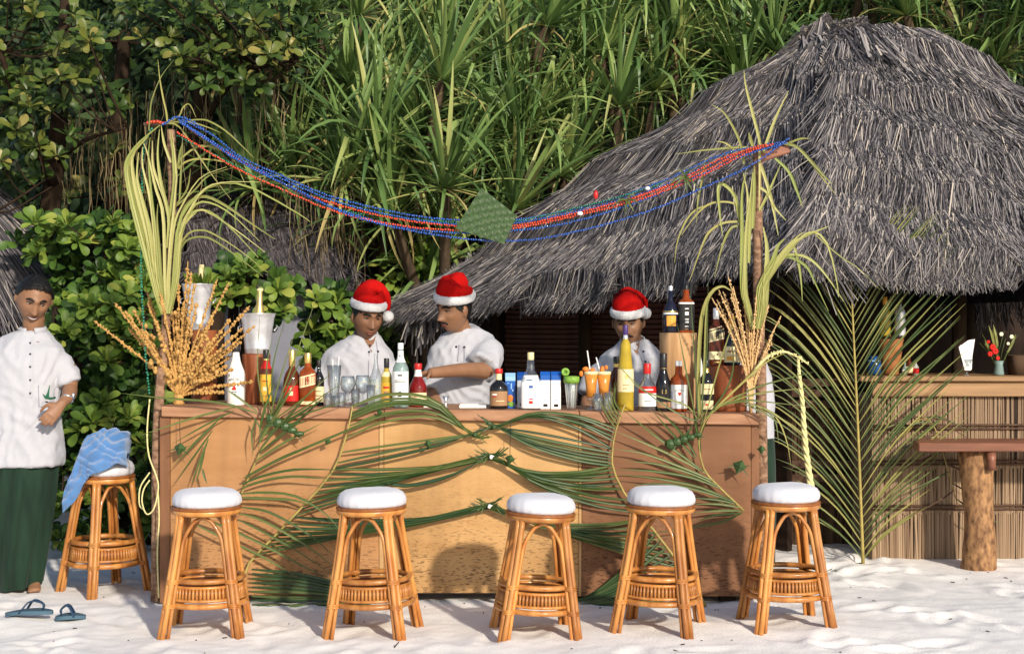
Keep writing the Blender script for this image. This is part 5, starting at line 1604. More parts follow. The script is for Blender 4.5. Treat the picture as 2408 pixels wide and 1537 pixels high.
class Head:
    """a head: local x to its left-right, -y is the face, z up; origin mid head"""
    def __init__(s, c, yaw=0.0, pitch=0.0, roll=0.0, k=1.0, wide=1.0, nose=1.0, jaw=1.0):
        s.c = Vector(c); s.k = k
        s.M = Matrix.Rotation(R(yaw), 3, 'Z') @ Matrix.Rotation(R(pitch), 3, 'X') @ Matrix.Rotation(R(roll), 3, 'Y')
        s.wide, s.nose, s.jaw = wide, nose, jaw
        NA, NB = 72, 60
        s.vs, s.fs = [], []
        for i in range(NB + 1):
            th = math.pi * i / NB
            for j in range(NA):
                a = 2 * math.pi * j / NA
                s.vs.append(s.shape(Vector((math.sin(th) * math.cos(a), math.sin(th) * math.sin(a), math.cos(th)))))
        for i in range(NB):
            for j in range(NA):
                q, w = i * NA + j, i * NA + (j + 1) % NA
                s.fs.append((q, q + NA, w + NA, w))
    def shape(s, d):
        x, y, z = d.x * 0.074 * s.wide, d.y * 0.096, d.z * (0.118 if d.z < 0 else 0.118 - .013 * min(1, d.z * 1.5))
        zz = d.z
        if zz < 0:
            x *= 1 - 0.30 / s.jaw * (-zz) ** 1.6
            if y > 0: y *= 1 - 0.55 * min(1, -zz * 1.2)
            else: y *= 1 + 0.04 * (-zz)
        # a flatter face and temples
        if y < 0:
            y *= 1 - 0.08 * (1 - abs(zz))
            fr = max(0.0, min(1.0, -d.y * 1.6))
            f = 0.0
            f += 0.0085 * g2(x, z, 0, .030, .042, .009)                      # brow
            for sg in (-1, 1):
                f -= 0.0130 * g2(x, z, sg * .031, .011, .013, .0095)           # eye sockets
                f += 0.0050 * g2(x, z, sg * .031, .010, .0095, .0055)          # eyelids
                f += 0.0050 * g2(x, z, sg * .044, -.020, .015, .013)           # cheeks
                f += 0.0095 * s.nose * g2(x, z, sg * .0125, -.037, .007, .006)  # nostrils
                f -= 0.0028 * g2(x, z, sg * .027, -.048, .006, .016)           # folds beside the nose
            t = max(0.0, min(1.0, (.026 - z) / .060))
            if -.046 < z < .03:
                f += s.nose * (0.006 + .021 * t ** 1.3) * math.exp(-(x / (.0075 + .0035 * t)) ** 2 / 2) * (1 if z > -.036 else max(0, 1 - (-.036 - z) / .010))
            f += 0.0100 * g2(x, z, 0, -.060, .019, .0058) + 0.0100 * g2(x, z, 0, -.0725, .0165, .0058)   # lips
            f -= 0.0060 * g2(x, z, 0, -.0662, .024, .0022)
            f -= 0.0040 * g2(x, z, 0, -.083, .016, .006)
            f += 0.0085 * g2(x, z, 0, -.100, .020, .013)                     # chin
            y -= f * fr
        return Vector((x, y, z))
    def w(s, p):
        return s.c + s.M @ (Vector(p) * s.k)
    def front(s, x, z, out=0.0):
        best, by = 1e9, -0.09
        for v in s.vs:
            if v.y < 0:
                q = (v.x - x) ** 2 + (v.z - z) ** 2
                if q < best: best, by = q, v.y
        return Vector((x, by - out, z))
    def add(s, mb):
        mb.add([s.w(v) for v in s.vs], s.fs)
        for sg in (-1, 1):                                                   # ears
            e = MB()
            e.ball((0, 0, 0), (.010, .019, .031), 12, 8)
            e.ball((sg * .004, .008, 0), (.007, .010, .022), 8, 6)
            mt = Matrix.Rotation(R(sg * 22), 3, 'Z') @ Matrix.Rotation(R(-8), 3, 'X')
            mb.add([s.w(mt @ Vector(p) + Vector((sg * .0745 * s.wide, .010, -.004))) for p in e.v], e.f)
    def strip(s, pts, rad, m, name, parent, out=.001, n=8):
        """a soft tube laid over the face through (x, z) points"""
        pp = bez([(p[0], 0, p[1]) for p in pts], n)
        w3 = [s.w(s.front(p.x, p.z, out)) for p in pp]
        mb = MB()
        N = len(w3)
        mb.tube(w3, [(rad[0] * s.k * max(.35, math.sin(math.pi * (i + .6) / (N + .2)) ** .5), rad[1] * s.k) for i in range(N)], 8, up=s.M @ Vector((0, -1, 0)))
        return mb.build(name, m, parent)
    def face(s, parent, look=0.0, lid=0.5, smile=False, moustache=0.0, brow=1.0):
        for sg in (-1, 1):
            c = s.front(sg * .031, .009)
            e = MB()
            e.ball((0, 0, 0), (.0118, .0060, .0052 * (1.1 - lid * .75)), 12, 8, 0)
            e.ball((look, -.0035, -.0004), (.0066, .0042, .0052 * (1.1 - lid * .68)), 8, 6, 1)
            mb = MB()
            mb.v = [tuple(s.w(Vector(p) + c + Vector((0, .0012, -.001)))) for p in e.v]; mb.f = e.f; mb.m = e.m
            mb.build('eye', [MATS['eye_white'], MATS['eye_dark']], parent)
            s.strip([(sg * .017, .0135), (sg * .026, .0165 - lid * .004), (sg * .036, .0155 - lid * .004), (sg * .045, .0095)], (.0030, .0022), MATS['hair'], 'eyelash', parent, .0012)
            s.strip([(sg * .014, .0265), (sg * .024, .0325), (sg * .036, .033), (sg * .049, .0255)], (.0050 * brow, .0028), MATS['hair'], 'eyebrow', parent, .0008)
        if smile:
            s.strip([(-.025, -.060), (-.012, -.0645), (0, -.066), (.012, -.0645), (.025, -.060)], (.0052, .0020), MATS['teeth'], 'teeth', parent, .0022)
            s.strip([(-.028, -.057), (-.012, -.0590), (0, -.0595), (.012, -.0590), (.028, -.057)], (.0032, .0030), MATS['lip'], 'upper_lip', parent, .001)
            s.strip([(-.026, -.060), (-.012, -.0720), (0, -.0745), (.012, -.0720), (.026, -.060)], (.0040, .0035), MATS['lip'], 'lower_lip', parent, .001)
        else:
            s.strip([(-.022, -.0645), (-.010, -.0615), (0, -.0620), (.010, -.0615), (.022, -.0645)], (.0034, .0030), MATS['lip'], 'upper_lip', parent, .0006)
            s.strip([(-.020, -.0665), (-.010, -.0715), (0, -.0725), (.010, -.0715), (.020, -.0665)], (.0042, .0036), MATS['lip'], 'lower_lip', parent, .0006)
        if moustache:
            s.strip([(-.029, -.060), (-.018, -.0525), (-.006, -.0505), (0, -.0515), (.006, -.0505), (.018, -.0525), (.029, -.060)], (.0074 * moustache, .0050), MATS['hair'], 'moustache', parent, .0015, 14)
    def hair(s, parent, fringe=.052, grow=.010, low=-.03, full=True, quiff=0.0):
        """hair as a shell that hugs the skull above the hairline"""
        mb = MB()
        NA, NB = 56, 30
        vs, fs = [], []
        for i in range(NB + 1):
            for j in range(NA):
                a = 2 * math.pi * j / NA
                front = max(0.0, -math.sin(a))
                side = abs(math.cos(a))
                # lowest point of the hair in this direction
                zl = low + (fringe - low) * min(1, front ** .55 * 1.02) if front > 0 else low - .035 * (-math.sin(a) if math.sin(a) < 0 else math.sin(a))
                if front > 0 and side > .80: zl = low + (fringe - low) * ((1 - side) / .2) ** .6
                zl += .006 * noise.noise(Vector((math.cos(a) * 7, math.sin(a) * 7, 3.3))) + (.003 * math.sin(a * 31) if front > .3 else 0)
                tl = math.acos(max(-.95, min(.98, zl / .118)))
                th = tl * i / NB
                d = Vector((math.sin(th) * math.cos(a), math.sin(th) * math.sin(a), math.cos(th)))
                p = s.shape(d)
                g = grow * (1.0 if i < NB - 1 else .25) * (1.15 - .25 * d.z) * (1 - .45 * max(0, abs(math.cos(a)) - .6) / .4)
                n = Vector((d.x / .074, d.y / .096, d.z / .118)).normalized()
                nz_ = .004 * noise.noise(Vector((math.cos(a) * 9, math.sin(a) * 9, th * 9))) + .0016 * math.sin(a * 40 + 9 * th)
                q = p + n * (g + nz_)
                if quiff and front > .2: q += Vector((.004 * math.cos(a * 3), -.012, .006)) * quiff * front * max(0, math.sin(th)) ** 2 * min(1, max(0, d.z * 2))
                vs.append(s.w(q))
        for i in range(NB):
            for j in range(NA):
                q, w = i * NA + j, i * NA + (j + 1) % NA
                fs.append((q, q + NA, w + NA, w))
        mb.add(vs, fs)
        return mb.build('hair', MATS['hair'], parent)
    def santa_hat(s, parent, tip, pom, base_z=.052, tilt=0.0, rx=.084, ry=.106, fat=.023):
        """tip: local points of the bending cone after the crown; pom: local place of the pompom"""
        tl = Matrix.Rotation(R(tilt), 3, 'Y')
        rings = [((0, 0, base_z), rx, ry), ((0, .002, base_z + .03), rx * 1.0, ry * 1.0)] + [((p[0], p[1], p[2]), p[3] * rx, p[3] * ry) for p in tip]
        cs = bez([r[0] for r in rings], 26)
        rr = bez([(r[1], r[2], 0) for r in rings], 26)
        mb = MB()
        vs, fs = [], []
        NA = 36
        for i in range(26):
            t = (cs[min(25, i + 1)] - cs[max(0, i - 1)]).normalized()
            q = Vector((0, 0, 1)).rotation_difference(t)
            for j in range(NA):
                a = 2 * math.pi * j / NA
                k = 1 + .035 * noise.noise(Vector((math.cos(a) * 2.2, math.sin(a) * 2.2, i * .28))) + .02 * math.sin(a * 5 + i * .5) * (i / 25)
                p = cs[i] + q @ Vector((math.cos(a) * rr[i].x * k, math.sin(a) * rr[i].y * k, 0))
                vs.append(s.w(tl @ p))
        for i in range(25):
            for j in range(NA):
                a, b = i * NA + j, i * NA + (j + 1) % NA
                fs.append((a, b, b + NA, a + NA))
        fs.append(tuple(range(25 * NA, 26 * NA)))
        mb.add(vs, fs)
        h = mb.build('santa_hat', MATS['hat_red'], parent)
        mb = MB()
        vs, fs = [], []
        n1, n2_ = 48, 12
        for i in range(n1):
            a = 2 * math.pi * i / n1
            for j in range(n2_):
                b = 2 * math.pi * j / n2_
                f = 1 + .14 * noise.noise(Vector((math.cos(a) * 9, math.sin(a) * 9, b * 1.3)))
                rad = Vector((math.cos(a) * (rx + math.cos(b) * .013 * f), math.sin(a) * (ry + math.cos(b) * .013 * f), base_z - .002 + math.sin(b) * fat * f))
                vs.append(s.w(tl @ rad))
        for i in range(n1):
            for j in range(n2_):
                fs.append((i * n2_ + j, ((i + 1) % n1) * n2_ + j, ((i + 1) % n1) * n2_ + (j + 1) % n2_, i * n2_ + (j + 1) % n2_))
        mb.add(vs, fs)
        mb.build('fur_trim', MATS['fur'], h)
        mb = MB()
        mb.ball((0, 0, 0), .030, 20, 14)
        mb.v = [tuple(s.w(tl @ (Vector(p) * (1 + .10 * noise.noise(Vector(p) * 130)) + Vector(pom)))) for p in mb.v]
        mb.build('pompom', MATS['fur'], h)
        return h

def hand(mb, wrist, direction, palm_n, k=1.0, curl=0.5, side=1, spread=.12):
    """five fingered hand from the wrist along direction; palm_n points out of the palm; side +1 puts the thumb to direction x palm_n"""
    d = Vector(direction).normalized(); n = Vector(palm_n); n = (n - d * n.dot(d)).normalized()
    s = d.cross(n) * side
    w = Vector(wrist)
    # palm
    pts = [w - d * .02 * k, w + d * .02 * k, w + d * .055 * k, w + d * .088 * k]
    mb.tube(pts, [(.026 * k, .019 * k), (.033 * k, .017 * k), (.040 * k, .0155 * k), (.038 * k, .013 * k)], 12, up=n)
    lens = (.072, .080, .074, .058)
    for i in range(4):
        off = (1.5 - i) * .0195 * k
        b = w + d * (.080 - .004 * abs(i - 1.2)) * k + s * off
        L = lens[i] * k
        dd = (d + s * (1.5 - i) * spread * .35).normalized()
        p = [b]
        ang = 0
        for j, f in enumerate((.46, .30, .24)):
            ang += curl * (.55, 1.0, .7)[j]
            q = dd * math.cos(ang) + n * math.sin(ang)
            p.append(p[-1] + q * L * f)
        mb.tube(p, [.0098 * k, .0092 * k, .0084 * k, .0066 * k], 8)
    b = w + d * .022 * k + s * .026 * k
    p = [b, b + (d * .55 + s * .75 + n * .2).normalized() * .034 * k, b + (d * .8 + s * .60 + n * .45).normalized() * .062 * k, b + (d * .95 + s * .40 + n * .65).normalized() * .086 * k]
    mb.tube(p, [.0135 * k, .0115 * k, .010 * k, .0075 * k], 8)

def cloth_fold(seed, amp=.005, fx=9.0, fz=3.0):
    def f(p):
        a = noise.noise(Vector((p[0] * fx + seed, p[1] * fx, p[2] * fz)))
        b = 1 - 2.4 * abs(noise.noise(Vector((p[0] * fx * 1.6 + p[2] * 6, p[1] * fx * 1.4, p[2] * fz * 1.8 - p[0] * 3 + seed))))
        c = 1 - 2.4 * abs(noise.noise(Vector((p[0] * fx * 2.6 - p[2] * 9, p[1] * fx * 2.2, p[2] * fz * 3.2 + seed * 2))))
        return amp * (.8 * a + .55 * b + .30 * c)
    return f

def shirt_fold(seed, amp, pulls):
    """soft cloth relief plus bundles of pulled creases: (u, v, Y, direction degrees, length m, spacing m, height m, reach m)"""
    base = cloth_fold(seed, amp, 7, 3.2)
    ps = [(P(u, v, Y), math.cos(R(a)), math.sin(R(a)), 1 / sp, h, rc) for (u, v, Y, a, sp, h, rc) in pulls]
    def f(p):
        d = base(p)
        for c, ca, sa, k, h, rc in ps:
            dx, dz = p[0] - c.x, p[2] - c.z
            q2 = (dx * dx + dz * dz) / (rc * rc)
            if q2 < 6 and p[1] < c.y + .02:
                t = -dx * sa + dz * ca
                w = noise.noise(Vector((p[0] * 5, p[2] * 5, seed))) * .075
                d += .5 * h * math.exp(-q2) * (1 - 2 * abs(math.sin((t + w) * k * math.pi))) * (.4 + 1.2 * abs(noise.noise(Vector((p[0] * 8, p[2] * 8, seed + 5)))) * 2)
        return d
    return f

def buttons(parent, places, r=.0065):
    for p in places:
        mb = MB(); mb.ball(p, (r, r * .5, r), 8, 6); mb.build('button', MATS['button'], parent)

def lower_body(mbb, x, y, hip_z, k=1.0, stance=.10, toe_out=10):
    """legs and feet of the body"""
    for sg in (-1, 1):
        hx = x + sg * .085 * k
        fx = x + sg * stance
        mbb.tube([(hx, y, hip_z), (hx * .6 + fx * .4, y - .01, hip_z * .75), (fx, y - .01, hip_z * .52), (fx, y + .015, hip_z * .32), (fx, y + .02, .09)],
                 [(.085 * k, .09 * k), (.072 * k, .078 * k), (.055 * k, .058 * k), (.052 * k, .056 * k), (.034 * k, .04 * k)], 12)
        foot(mbb, Vector((fx, y + .02, .0)), sg * toe_out, k)
def foot(mbb, c, yaw, k=1.0):
    m = Matrix.Rotation(R(yaw), 3, 'Z')
    mbb.tube([c + m @ Vector(q) * k for q in ((0, .055, .04), (0, .0, .06), (0, -.06, .045), (0, -.13, .026), (0, -.165, .020))], [(.026 * k, .03 * k), (.033 * k, .04 * k), (.036 * k, .03 * k), (.044 * k, .018 * k), (.036 * k, .012 * k)], 12, up=(0, 0, 1))
    for i in range(5):
        q = Vector((-.034 + .017 * i, -.160 + .010 * abs(i - (1 if yaw > 0 else 3)), .014))
        mbb.tube([c + m @ q * k, c + m @ (q + Vector((0, -.024, -.003))) * k], [.0095 * k, .0075 * k], 7)

def ring_P(u0, u1, v, Y, dep, rz=0.0):
    """horizontal body section seen from u0 to u1 at height v"""
    a, b = P(u0, v, Y), P(u1, v, Y)
    return ((a + b) / 2, (b - a).length / 2, dep, rz)

# ---- the smiling man at the left, standing
Y0 = 8.50
man = thing('person', 'smiling man in white collarless tunic and dark green sarong standing beside the towel stool', 'person', (P(60, 1300, Y0).x, Y0, sandz(P(60, 1300, Y0).x, Y0)))
hd = Head(P(80, 702, Y0 - .03), yaw=23, pitch=27, roll=9, k=1.13, wide=1.11, nose=1.05)
body = MB()
hd.add(body)
body.tube([P(76, 815, Y0 + .03), P(78, 785, Y0 + .02), P(80, 735, Y0)], [(.066, .064), (.058, .060), (.060, .064)], 14)
body.stack([ring_P(-10, 104, 1130, Y0, .10), ring_P(-22, 128, 1000, Y0, .105), ring_P(-26, 138, 900, Y0, .115), ring_P(-22, 140, 840, Y0, .11), ring_P(5, 130, 802, Y0, .085)], 20)
sh_r, el_r = P(138, 852, Y0), P(164, 914, Y0 - .02)
wr_r = P(146, 948, Y0 - .17)
body.tube(bez([sh_r, P(164, 872, Y0), el_r], 6), [.056, .052, .048, .045, .043, .041], 12)
body.tube(bez([el_r, P(162, 930, Y0 - .10), wr_r], 6), [.042, .043, .040, .036, .031, .027], 12)
hand(body, P(143, 951, Y0 - .18), P(114, 985, Y0 - .235) - P(143, 951, Y0 - .18), Vector((-.5, .75, -.3)), 1.0, .42, side=-1)
sh_l = P(-16, 848, Y0); 
body.tube(bez([sh_l, P(-45, 900, Y0 + .03), P(-48, 985, Y0)], 6), [.056, .052, .048, .045, .043, .041], 12)
body.tube(bez([P(-48, 985, Y0), P(-40, 1040, Y0 - .06), P(-25, 1080, Y0 - .10)], 6), [.042, .043, .040, .036, .031, .027], 12)
hand(body, P(-24, 1082, Y0 - .10), (.1, -.2, -1), (.9, .1, 0), 1.0, .35, side=1)
lower_body(body, P(45, 1300, Y0).x, Y0, 0.86, .84, .085, 14)
fz = sandz(P(45, 1300, Y0).x, Y0)
body.v = [(p[0], p[1], p[2] + (fz if p[2] < .5 else 0)) for p in body.v]
link_mesh('body', eval_remesh(body, .0062, 3), MATS['skin_mid'], man)
hd.face(man, look=.002, lid=.88, smile=True, brow=1.2)
hd.hair(man, fringe=.086, grow=.017, low=-.002, quiff=1.3)
st = MB()
st.stack([ring_P(-52, 146, 1092, Y0, .165), ring_P(-44, 146, 1060, Y0, .16), ring_P(-34, 138, 980, Y0, .145), ring_P(-36, 140, 900, Y0, .15), ring_P(-36, 146, 850, Y0, .145), ring_P(-26, 150, 822, Y0, .122), ring_P(2, 128, 798, Y0 + .01, .096), ring_P(40, 114, 779, Y0 + .015, .076)], 28, ex=2.4)
st.tube(bez([P(108, 840, Y0), P(134, 848, Y0), P(152, 872, Y0), P(164, 902, Y0 - .01)], 6), [.058, .062, .065, .067, .068, .068], 16)
st.tube(bez([P(20, 832, Y0), P(-15, 842, Y0), P(-36, 870, Y0), P(-48, 910, Y0 + .02)], 6), [.068, .076, .082, .084, .082, .080], 16)
me = eval_remesh(st, .010, 8)
tunic = link_mesh('tunic', me, MATS['shirt'], man, shirt_fold(1.7, .012, [(110, 985, Y0, 62, .05, .007, .16), (40, 960, Y0, -28, .07, .007, .16), (130, 860, Y0, 75, .045, .006, .11), (100, 1050, Y0, 86, .06, .008, .18), (20, 1040, Y0, 92, .08, .008, .2), (0, 840, Y0, -40, .06, .006, .12)]))
mb = MB()
nk = []
for i in range(21):
    a = math.pi * .5 + .1 + (i / 20 - .5) * 2 * R(162)
    nk.append(P(78, 775, Y0 + .012) + Vector((math.cos(a) * .070, math.sin(a) * .072 - .004, .012 * math.cos(a - math.pi * .5) * .6)))
mb.tube(nk, [(.0055, .0165)] * 21, 8, up=(0, 0, 1), flat=1)
mb.build('collar', MATS['shirt'], tunic)
mb = MB()
ch = lambda v, o=0.0: P(72, v, Y0 - .145 - o + (.05 if v < 800 else 0) + (.02 if v < 830 else 0))
def on_front(o, u, v, Y, out=.002):
    """where the line of sight to (u, v) first meets the mesh o"""
    off = o.matrix_world.translation if False else world_loc(o)
    org = Vector((0, 0, EYE)) - off
    tgt = P(u, v, Y) - off
    ok, loc, nrm_, idx = o.ray_cast(org, (tgt - org).normalized())
    return (loc + off - (tgt - org).normalized() * out) if ok else P(u, v, Y - .15)
bpy.context.view_layer.update()
pk = [on_front(tunic, 72 - .5 * (v - 780) / 60, v, Y0, .002) for v in range(790, 935, 12)]
mb.ribbon(pk, .030, (0, -1, 0), .02)
mb.build('button_placket', MATS['shirt'], tunic)
buttons(tunic, [on_front(tunic, 71, v, Y0, .006) for v in (806, 832, 862, 893, 924)], .0058)
# pocket with the green boat emblem
mb = MB()
pq = [on_front(tunic, u, v, Y0, .003) for (u, v) in ((92, 905), (138, 912), (134, 962), (90, 955))]
mb.add(pq, [(0, 1, 2, 3)])
mb.build('pocket', MATS['shirt_seam'] if False else MATS['shirt'], tunic)
mb = MB()
for (a, b, w) in (((90, 905), (92, 955), .003), ((92, 955), (134, 962), .003), ((134, 962), (138, 912), .003)):
    mb.ribbon([on_front(tunic, a[0] + (b[0] - a[0]) * f, a[1] + (b[1] - a[1]) * f, Y0, .005) for f in (0, .33, .66, 1)], w, (0, -1, 0), 0)
mb.build('pocket_seam', MATS['shirt_seam'], tunic)
mb = MB()
E = lambda u, v: on_front(tunic, u, v, Y0, .0055)
mb.add([E(100, 925), E(108, 931), E(122, 934), E(137, 930), (E(136, 935)), E(120, 939), E(106, 937)], [(0, 1, 6), (1, 2, 5, 6), (2, 3, 4, 5)])
mb.ribbon([E(113, 934), E(114, 920), E(117, 905)], [.012, .010, .003], (0, -1, 0), 0)
mb.add([E(107, 931), E(113, 918), E(113, 932)], [(0, 1, 2)])
mb.build('boat_emblem', MATS['emblem_green'], tunic, smooth=False)
mb = MB()
for (a, b, v) in ((106, 114, 944), (116, 126, 946), (108, 113, 951), (115, 121, 952), (123, 127, 953)):
    mb.ribbon([E(a, v), E((a + b) / 2, v), E(b, v + 1)], .005, (0, -1, 0), 0)
mb.build('emblem_lettering', MATS['print_black'], tunic, smooth=False)
# sarong with hanging folds
sr = MB()
vs, fs = [], []
NS = 120
lv = [(1040, -26, 126, .10), (1090, -38, 134, .145), (1160, -50, 128, .165), (1250, -56, 117, .165), (1320, -58, 107, .16), (1374, -56, 97, .15)]
for li, (v, u0, u1, dp) in enumerate(lv):
    a0, b0 = P(u0, v, Y0), P(u1, v, Y0)
    c = (a0 + b0) / 2; rx = (b0 - a0).length / 2
    for k in range(NS):
        a = 2 * math.pi * k / NS
        fl_ = 1 + (.045 + .075 * li / 5) * (.9 - 1.6 * abs(math.sin(a * 5.5 + .25 * li)) + .5 * math.sin(a * 5 + 2.0) + .45 * math.sin(a * 13 + li * .3))
        vs.append(c + Vector((math.cos(a) * rx * fl_, math.sin(a) * dp * fl_, .012 * math.sin(a * 2 + 1) if li == 5 else 0)))
for i in range(5):
    for k in range(NS):
        a, b = i * NS + k, i * NS + (k + 1) % NS
        fs.append((a, a + NS, b + NS, b))
sr.add(vs, fs)
sr.build('sarong', MATS['sarong'], man)
mb = MB(); c = P(156, 936, Y0 - .135)
mb.tube([c + Vector((-.004, -.020, .020)), c + Vector((.030, .0, .010)), c + Vector((.030, .02, -.018)), c + Vector((0, .0, -.034)), c + Vector((-.012, -.022, -.008)), c + Vector((-.004, -.020, .020))], [.006] * 6, 6)
mb.ball(P(173, 930, Y0 - .12), (.010, .012, .018), 10, 8)
mb.build('wrist_watch', MATS['watch'], man)

# ---- bartenders
def bartender(label, Y, head, neck_c, chest, rings, sleeves, arms, hands_, collar, btn, seed, skin, hat, face_kw, hip_x, placket=(), throat=(), fold=None, sarong_m='sarong'):
    root = thing('person', label, 'person', (hip_x, Y, 0.02), 'bartenders in white shirts behind the bar')
    b = MB()
    head.add(b)
    b.tube(neck_c, [(.072, .070), (.058, .060), (.058, .062)], 14)
    b.stack([(Vector((hip_x, Y, .80)), .15, .10), (Vector((hip_x, Y, .95)), .155, .10)] + [(r[0], r[1] * .84, r[2] * .8) + tuple(r[3:]) for r in rings], 20)
    for pts, rr in arms:
        pp = bez(pts, 10)
        b.tube(pp, [rr[0] + (rr[1] - rr[0]) * (i / 9) for i in range(10)], 12)
    for h in hands_: hand(b, *h)
    lower_body(b, hip_x, Y, .86, 1.0, .09, 10)
    b.v = [(p[0], p[1], p[2] + (.02 if p[2] < .5 else 0)) for p in b.v]
    link_mesh('body', eval_remesh(b, .0062, 3), skin, root)
    head.face(root, **face_kw)
    head.hair(root, fringe=.05, grow=.005, low=-.03)
    head.santa_hat(root, **hat)
    s = MB()
    s.stack([(Vector((hip_x, Y, .74)), .19, .135), (Vector((hip_x, Y, .90)), .185, .13)] + list(rings), 28, ex=2.3)
    for pts, rr in sleeves:
        pp = bez(pts, 8)
        s.tube(pp, [rr[0] + (rr[1] - rr[0]) * i / 7 for i in range(8)], 16)
    sm = link_mesh('shirt', eval_remesh(s, .0095, 8), MATS['shirt'], root, fold or cloth_fold(seed, .013, 7, 3.5))
    cc, cr, tl = collar
    mb = MB()
    nk = []
    for i in range(21):
        a = math.pi * .5 + tl + (i / 20 - .5) * 2 * R(160)
        nk.append(Vector(cc) + Vector((math.cos(a) * cr, math.sin(a) * cr - .006, .018 + .026 * math.cos(a - math.pi * .5))))
    mb.tube(nk, [(.007, .021)] * 21, 8, up=(0, 0, 1), flat=1)
    mb.build('collar', MATS['shirt'], sm)
    bpy.context.view_layer.update()
    buttons(sm, [on_front(sm, u, v, Y, .004) for u, v in btn], .0070)
    mb = MB()
    for (a, b_) in placket:
        mb.ribbon([on_front(sm, a[0] + (b_[0] - a[0]) * f, a[1] + (b_[1] - a[1]) * f, Y, .0035) for f in (0, .2, .4, .6, .8, 1)], .0055, (0, -1, 0), 0)
    mb.build('placket_seam', MATS['shirt_seam'], sm)
    mb = MB()
    tri = [on_front(sm, u, v, Y, .003) for (u, v) in throat]
    mb.add(tri, [tuple(range(len(tri)))])
    mb.build('open_throat', skin, sm, smooth=False)
    k = MB()
    vs, fs = [], []
    for li, (z, rx, ry) in enumerate(((.92, .17, .125), (.75, .20, .155), (.45, .20, .17), (.15, .19, .17))):
        for q in range(48):
            a = 2 * math.pi * q / 48
            f = 1 + .04 * li / 3 * math.sin(a * 7 + li)
            vs.append((hip_x + math.cos(a) * rx * f, Y + math.sin(a) * ry * f, z))
    for i in range(3):
        for q in range(48):
            a, c = i * 48 + q, i * 48 + (q + 1) % 48
            fs.append((a, a + 48, c + 48, c))
    k.add(vs, fs)
    k.build('sarong', MATS[sarong_m], root)
    return root, sm

Y1 = 8.95
fold1 = shirt_fold(3.1, .012, [(780, 900, 8.95, 60, .045, .006, .13), (905, 900, 8.95, 118, .045, .006, .12), (850, 930, 8.95, 95, .06, .006, .14), (820, 840, 8.95, -35, .05, .004, .10)])
fold2 = shirt_fold(7.3, .012, [(1090, 925, 8.92, -38, .040, .010, .16), (1140, 940, 8.92, -30, .036, .009, .12), (1110, 840, 8.92, 35, .05, .006, .12), (1040, 860, 8.92, 75, .045, .006, .12)])
fold3 = shirt_fold(12.2, .012, [(1440, 870, 9.12, 50, .045, .006, .13), (1540, 880, 9.12, 110, .05, .006, .12), (1490, 930, 9.12, 92, .06, .006, .15)])
h1 = Head(P(864, 746, Y1 - .05), yaw=24, pitch=13, roll=4, k=1.10, wide=1.06, nose=.95)
bartender('clean shaven bartender looking down, pompom of his red santa hat at his temple', Y1, h1,
    [P(858, 828, Y1 + .02), P(858, 800, Y1), P(862, 765, Y1 - .02)], None,
    [ring_P(764, 930, 960, Y1, .135), ring_P(756, 930, 900, Y1, .135), ring_P(754, 928, 858, Y1, .13), ring_P(764, 922, 830, Y1, .115), ring_P(796, 902, 806, Y1 + .01, .09), ring_P(822, 890, 789, Y1 + .01, .072)],
    [([P(812, 846, Y1), P(780, 862, Y1), P(762, 895, Y1 - .02), P(760, 930, Y1 - .03)], (.050, .084)), ([P(884, 846, Y1), P(908, 862, Y1), P(920, 890, Y1 - .02), P(926, 924, Y1 - .03)], (.050, .080))],
    [([P(792, 862, Y1), P(768, 900, Y1 - .02), P(774, 965, Y1 - .08)], (.046, .040)), ([P(772, 965, Y1 - .08), P(790, 990, Y1 - .16), P(810, 1000, Y1 - .22)], (.040, .028)),
     ([P(900, 864, Y1), P(918, 900, Y1 - .02), P(922, 965, Y1 - .06)], (.046, .040)), ([P(924, 965, Y1 - .06), P(905, 990, Y1 - .14), P(890, 1000, Y1 - .20)], (.040, .028))],
    [(P(811, 1001, Y1 - .22), (.6, -.6, -.3), (0, .3, -1), 1.0, .4, -1), (P(889, 1001, Y1 - .20), (-.6, -.6, -.3), (0, .3, -1), 1.0, .4, 1)],
    (P(860, 797, Y1 + .01), .072, .15), [(870, 812), (868, 827), (889, 826)], 3.1, MATS['skin_dark'],
    dict(tip=[(-.004, .004, .116, .93), (.0, .006, .142, .72), (.014, .004, .162, .50), (.046, -.01, .160, .34), (.076, -.03, .128, .26), (.090, -.045, .085, .18), (.092, -.055, .048, .10)], pom=(.092, -.062, .022), base_z=.076, tilt=-3),
    dict(look=.001, lid=.9, smile=False, moustache=0, brow=1.25), P(845, 900, Y1).x, placket=(((884, 800), (888, 826)), ((888, 826), (884, 955)), ((868, 826), (864, 955))), throat=((855, 794), (884, 790), (874, 828)), fold=fold1)

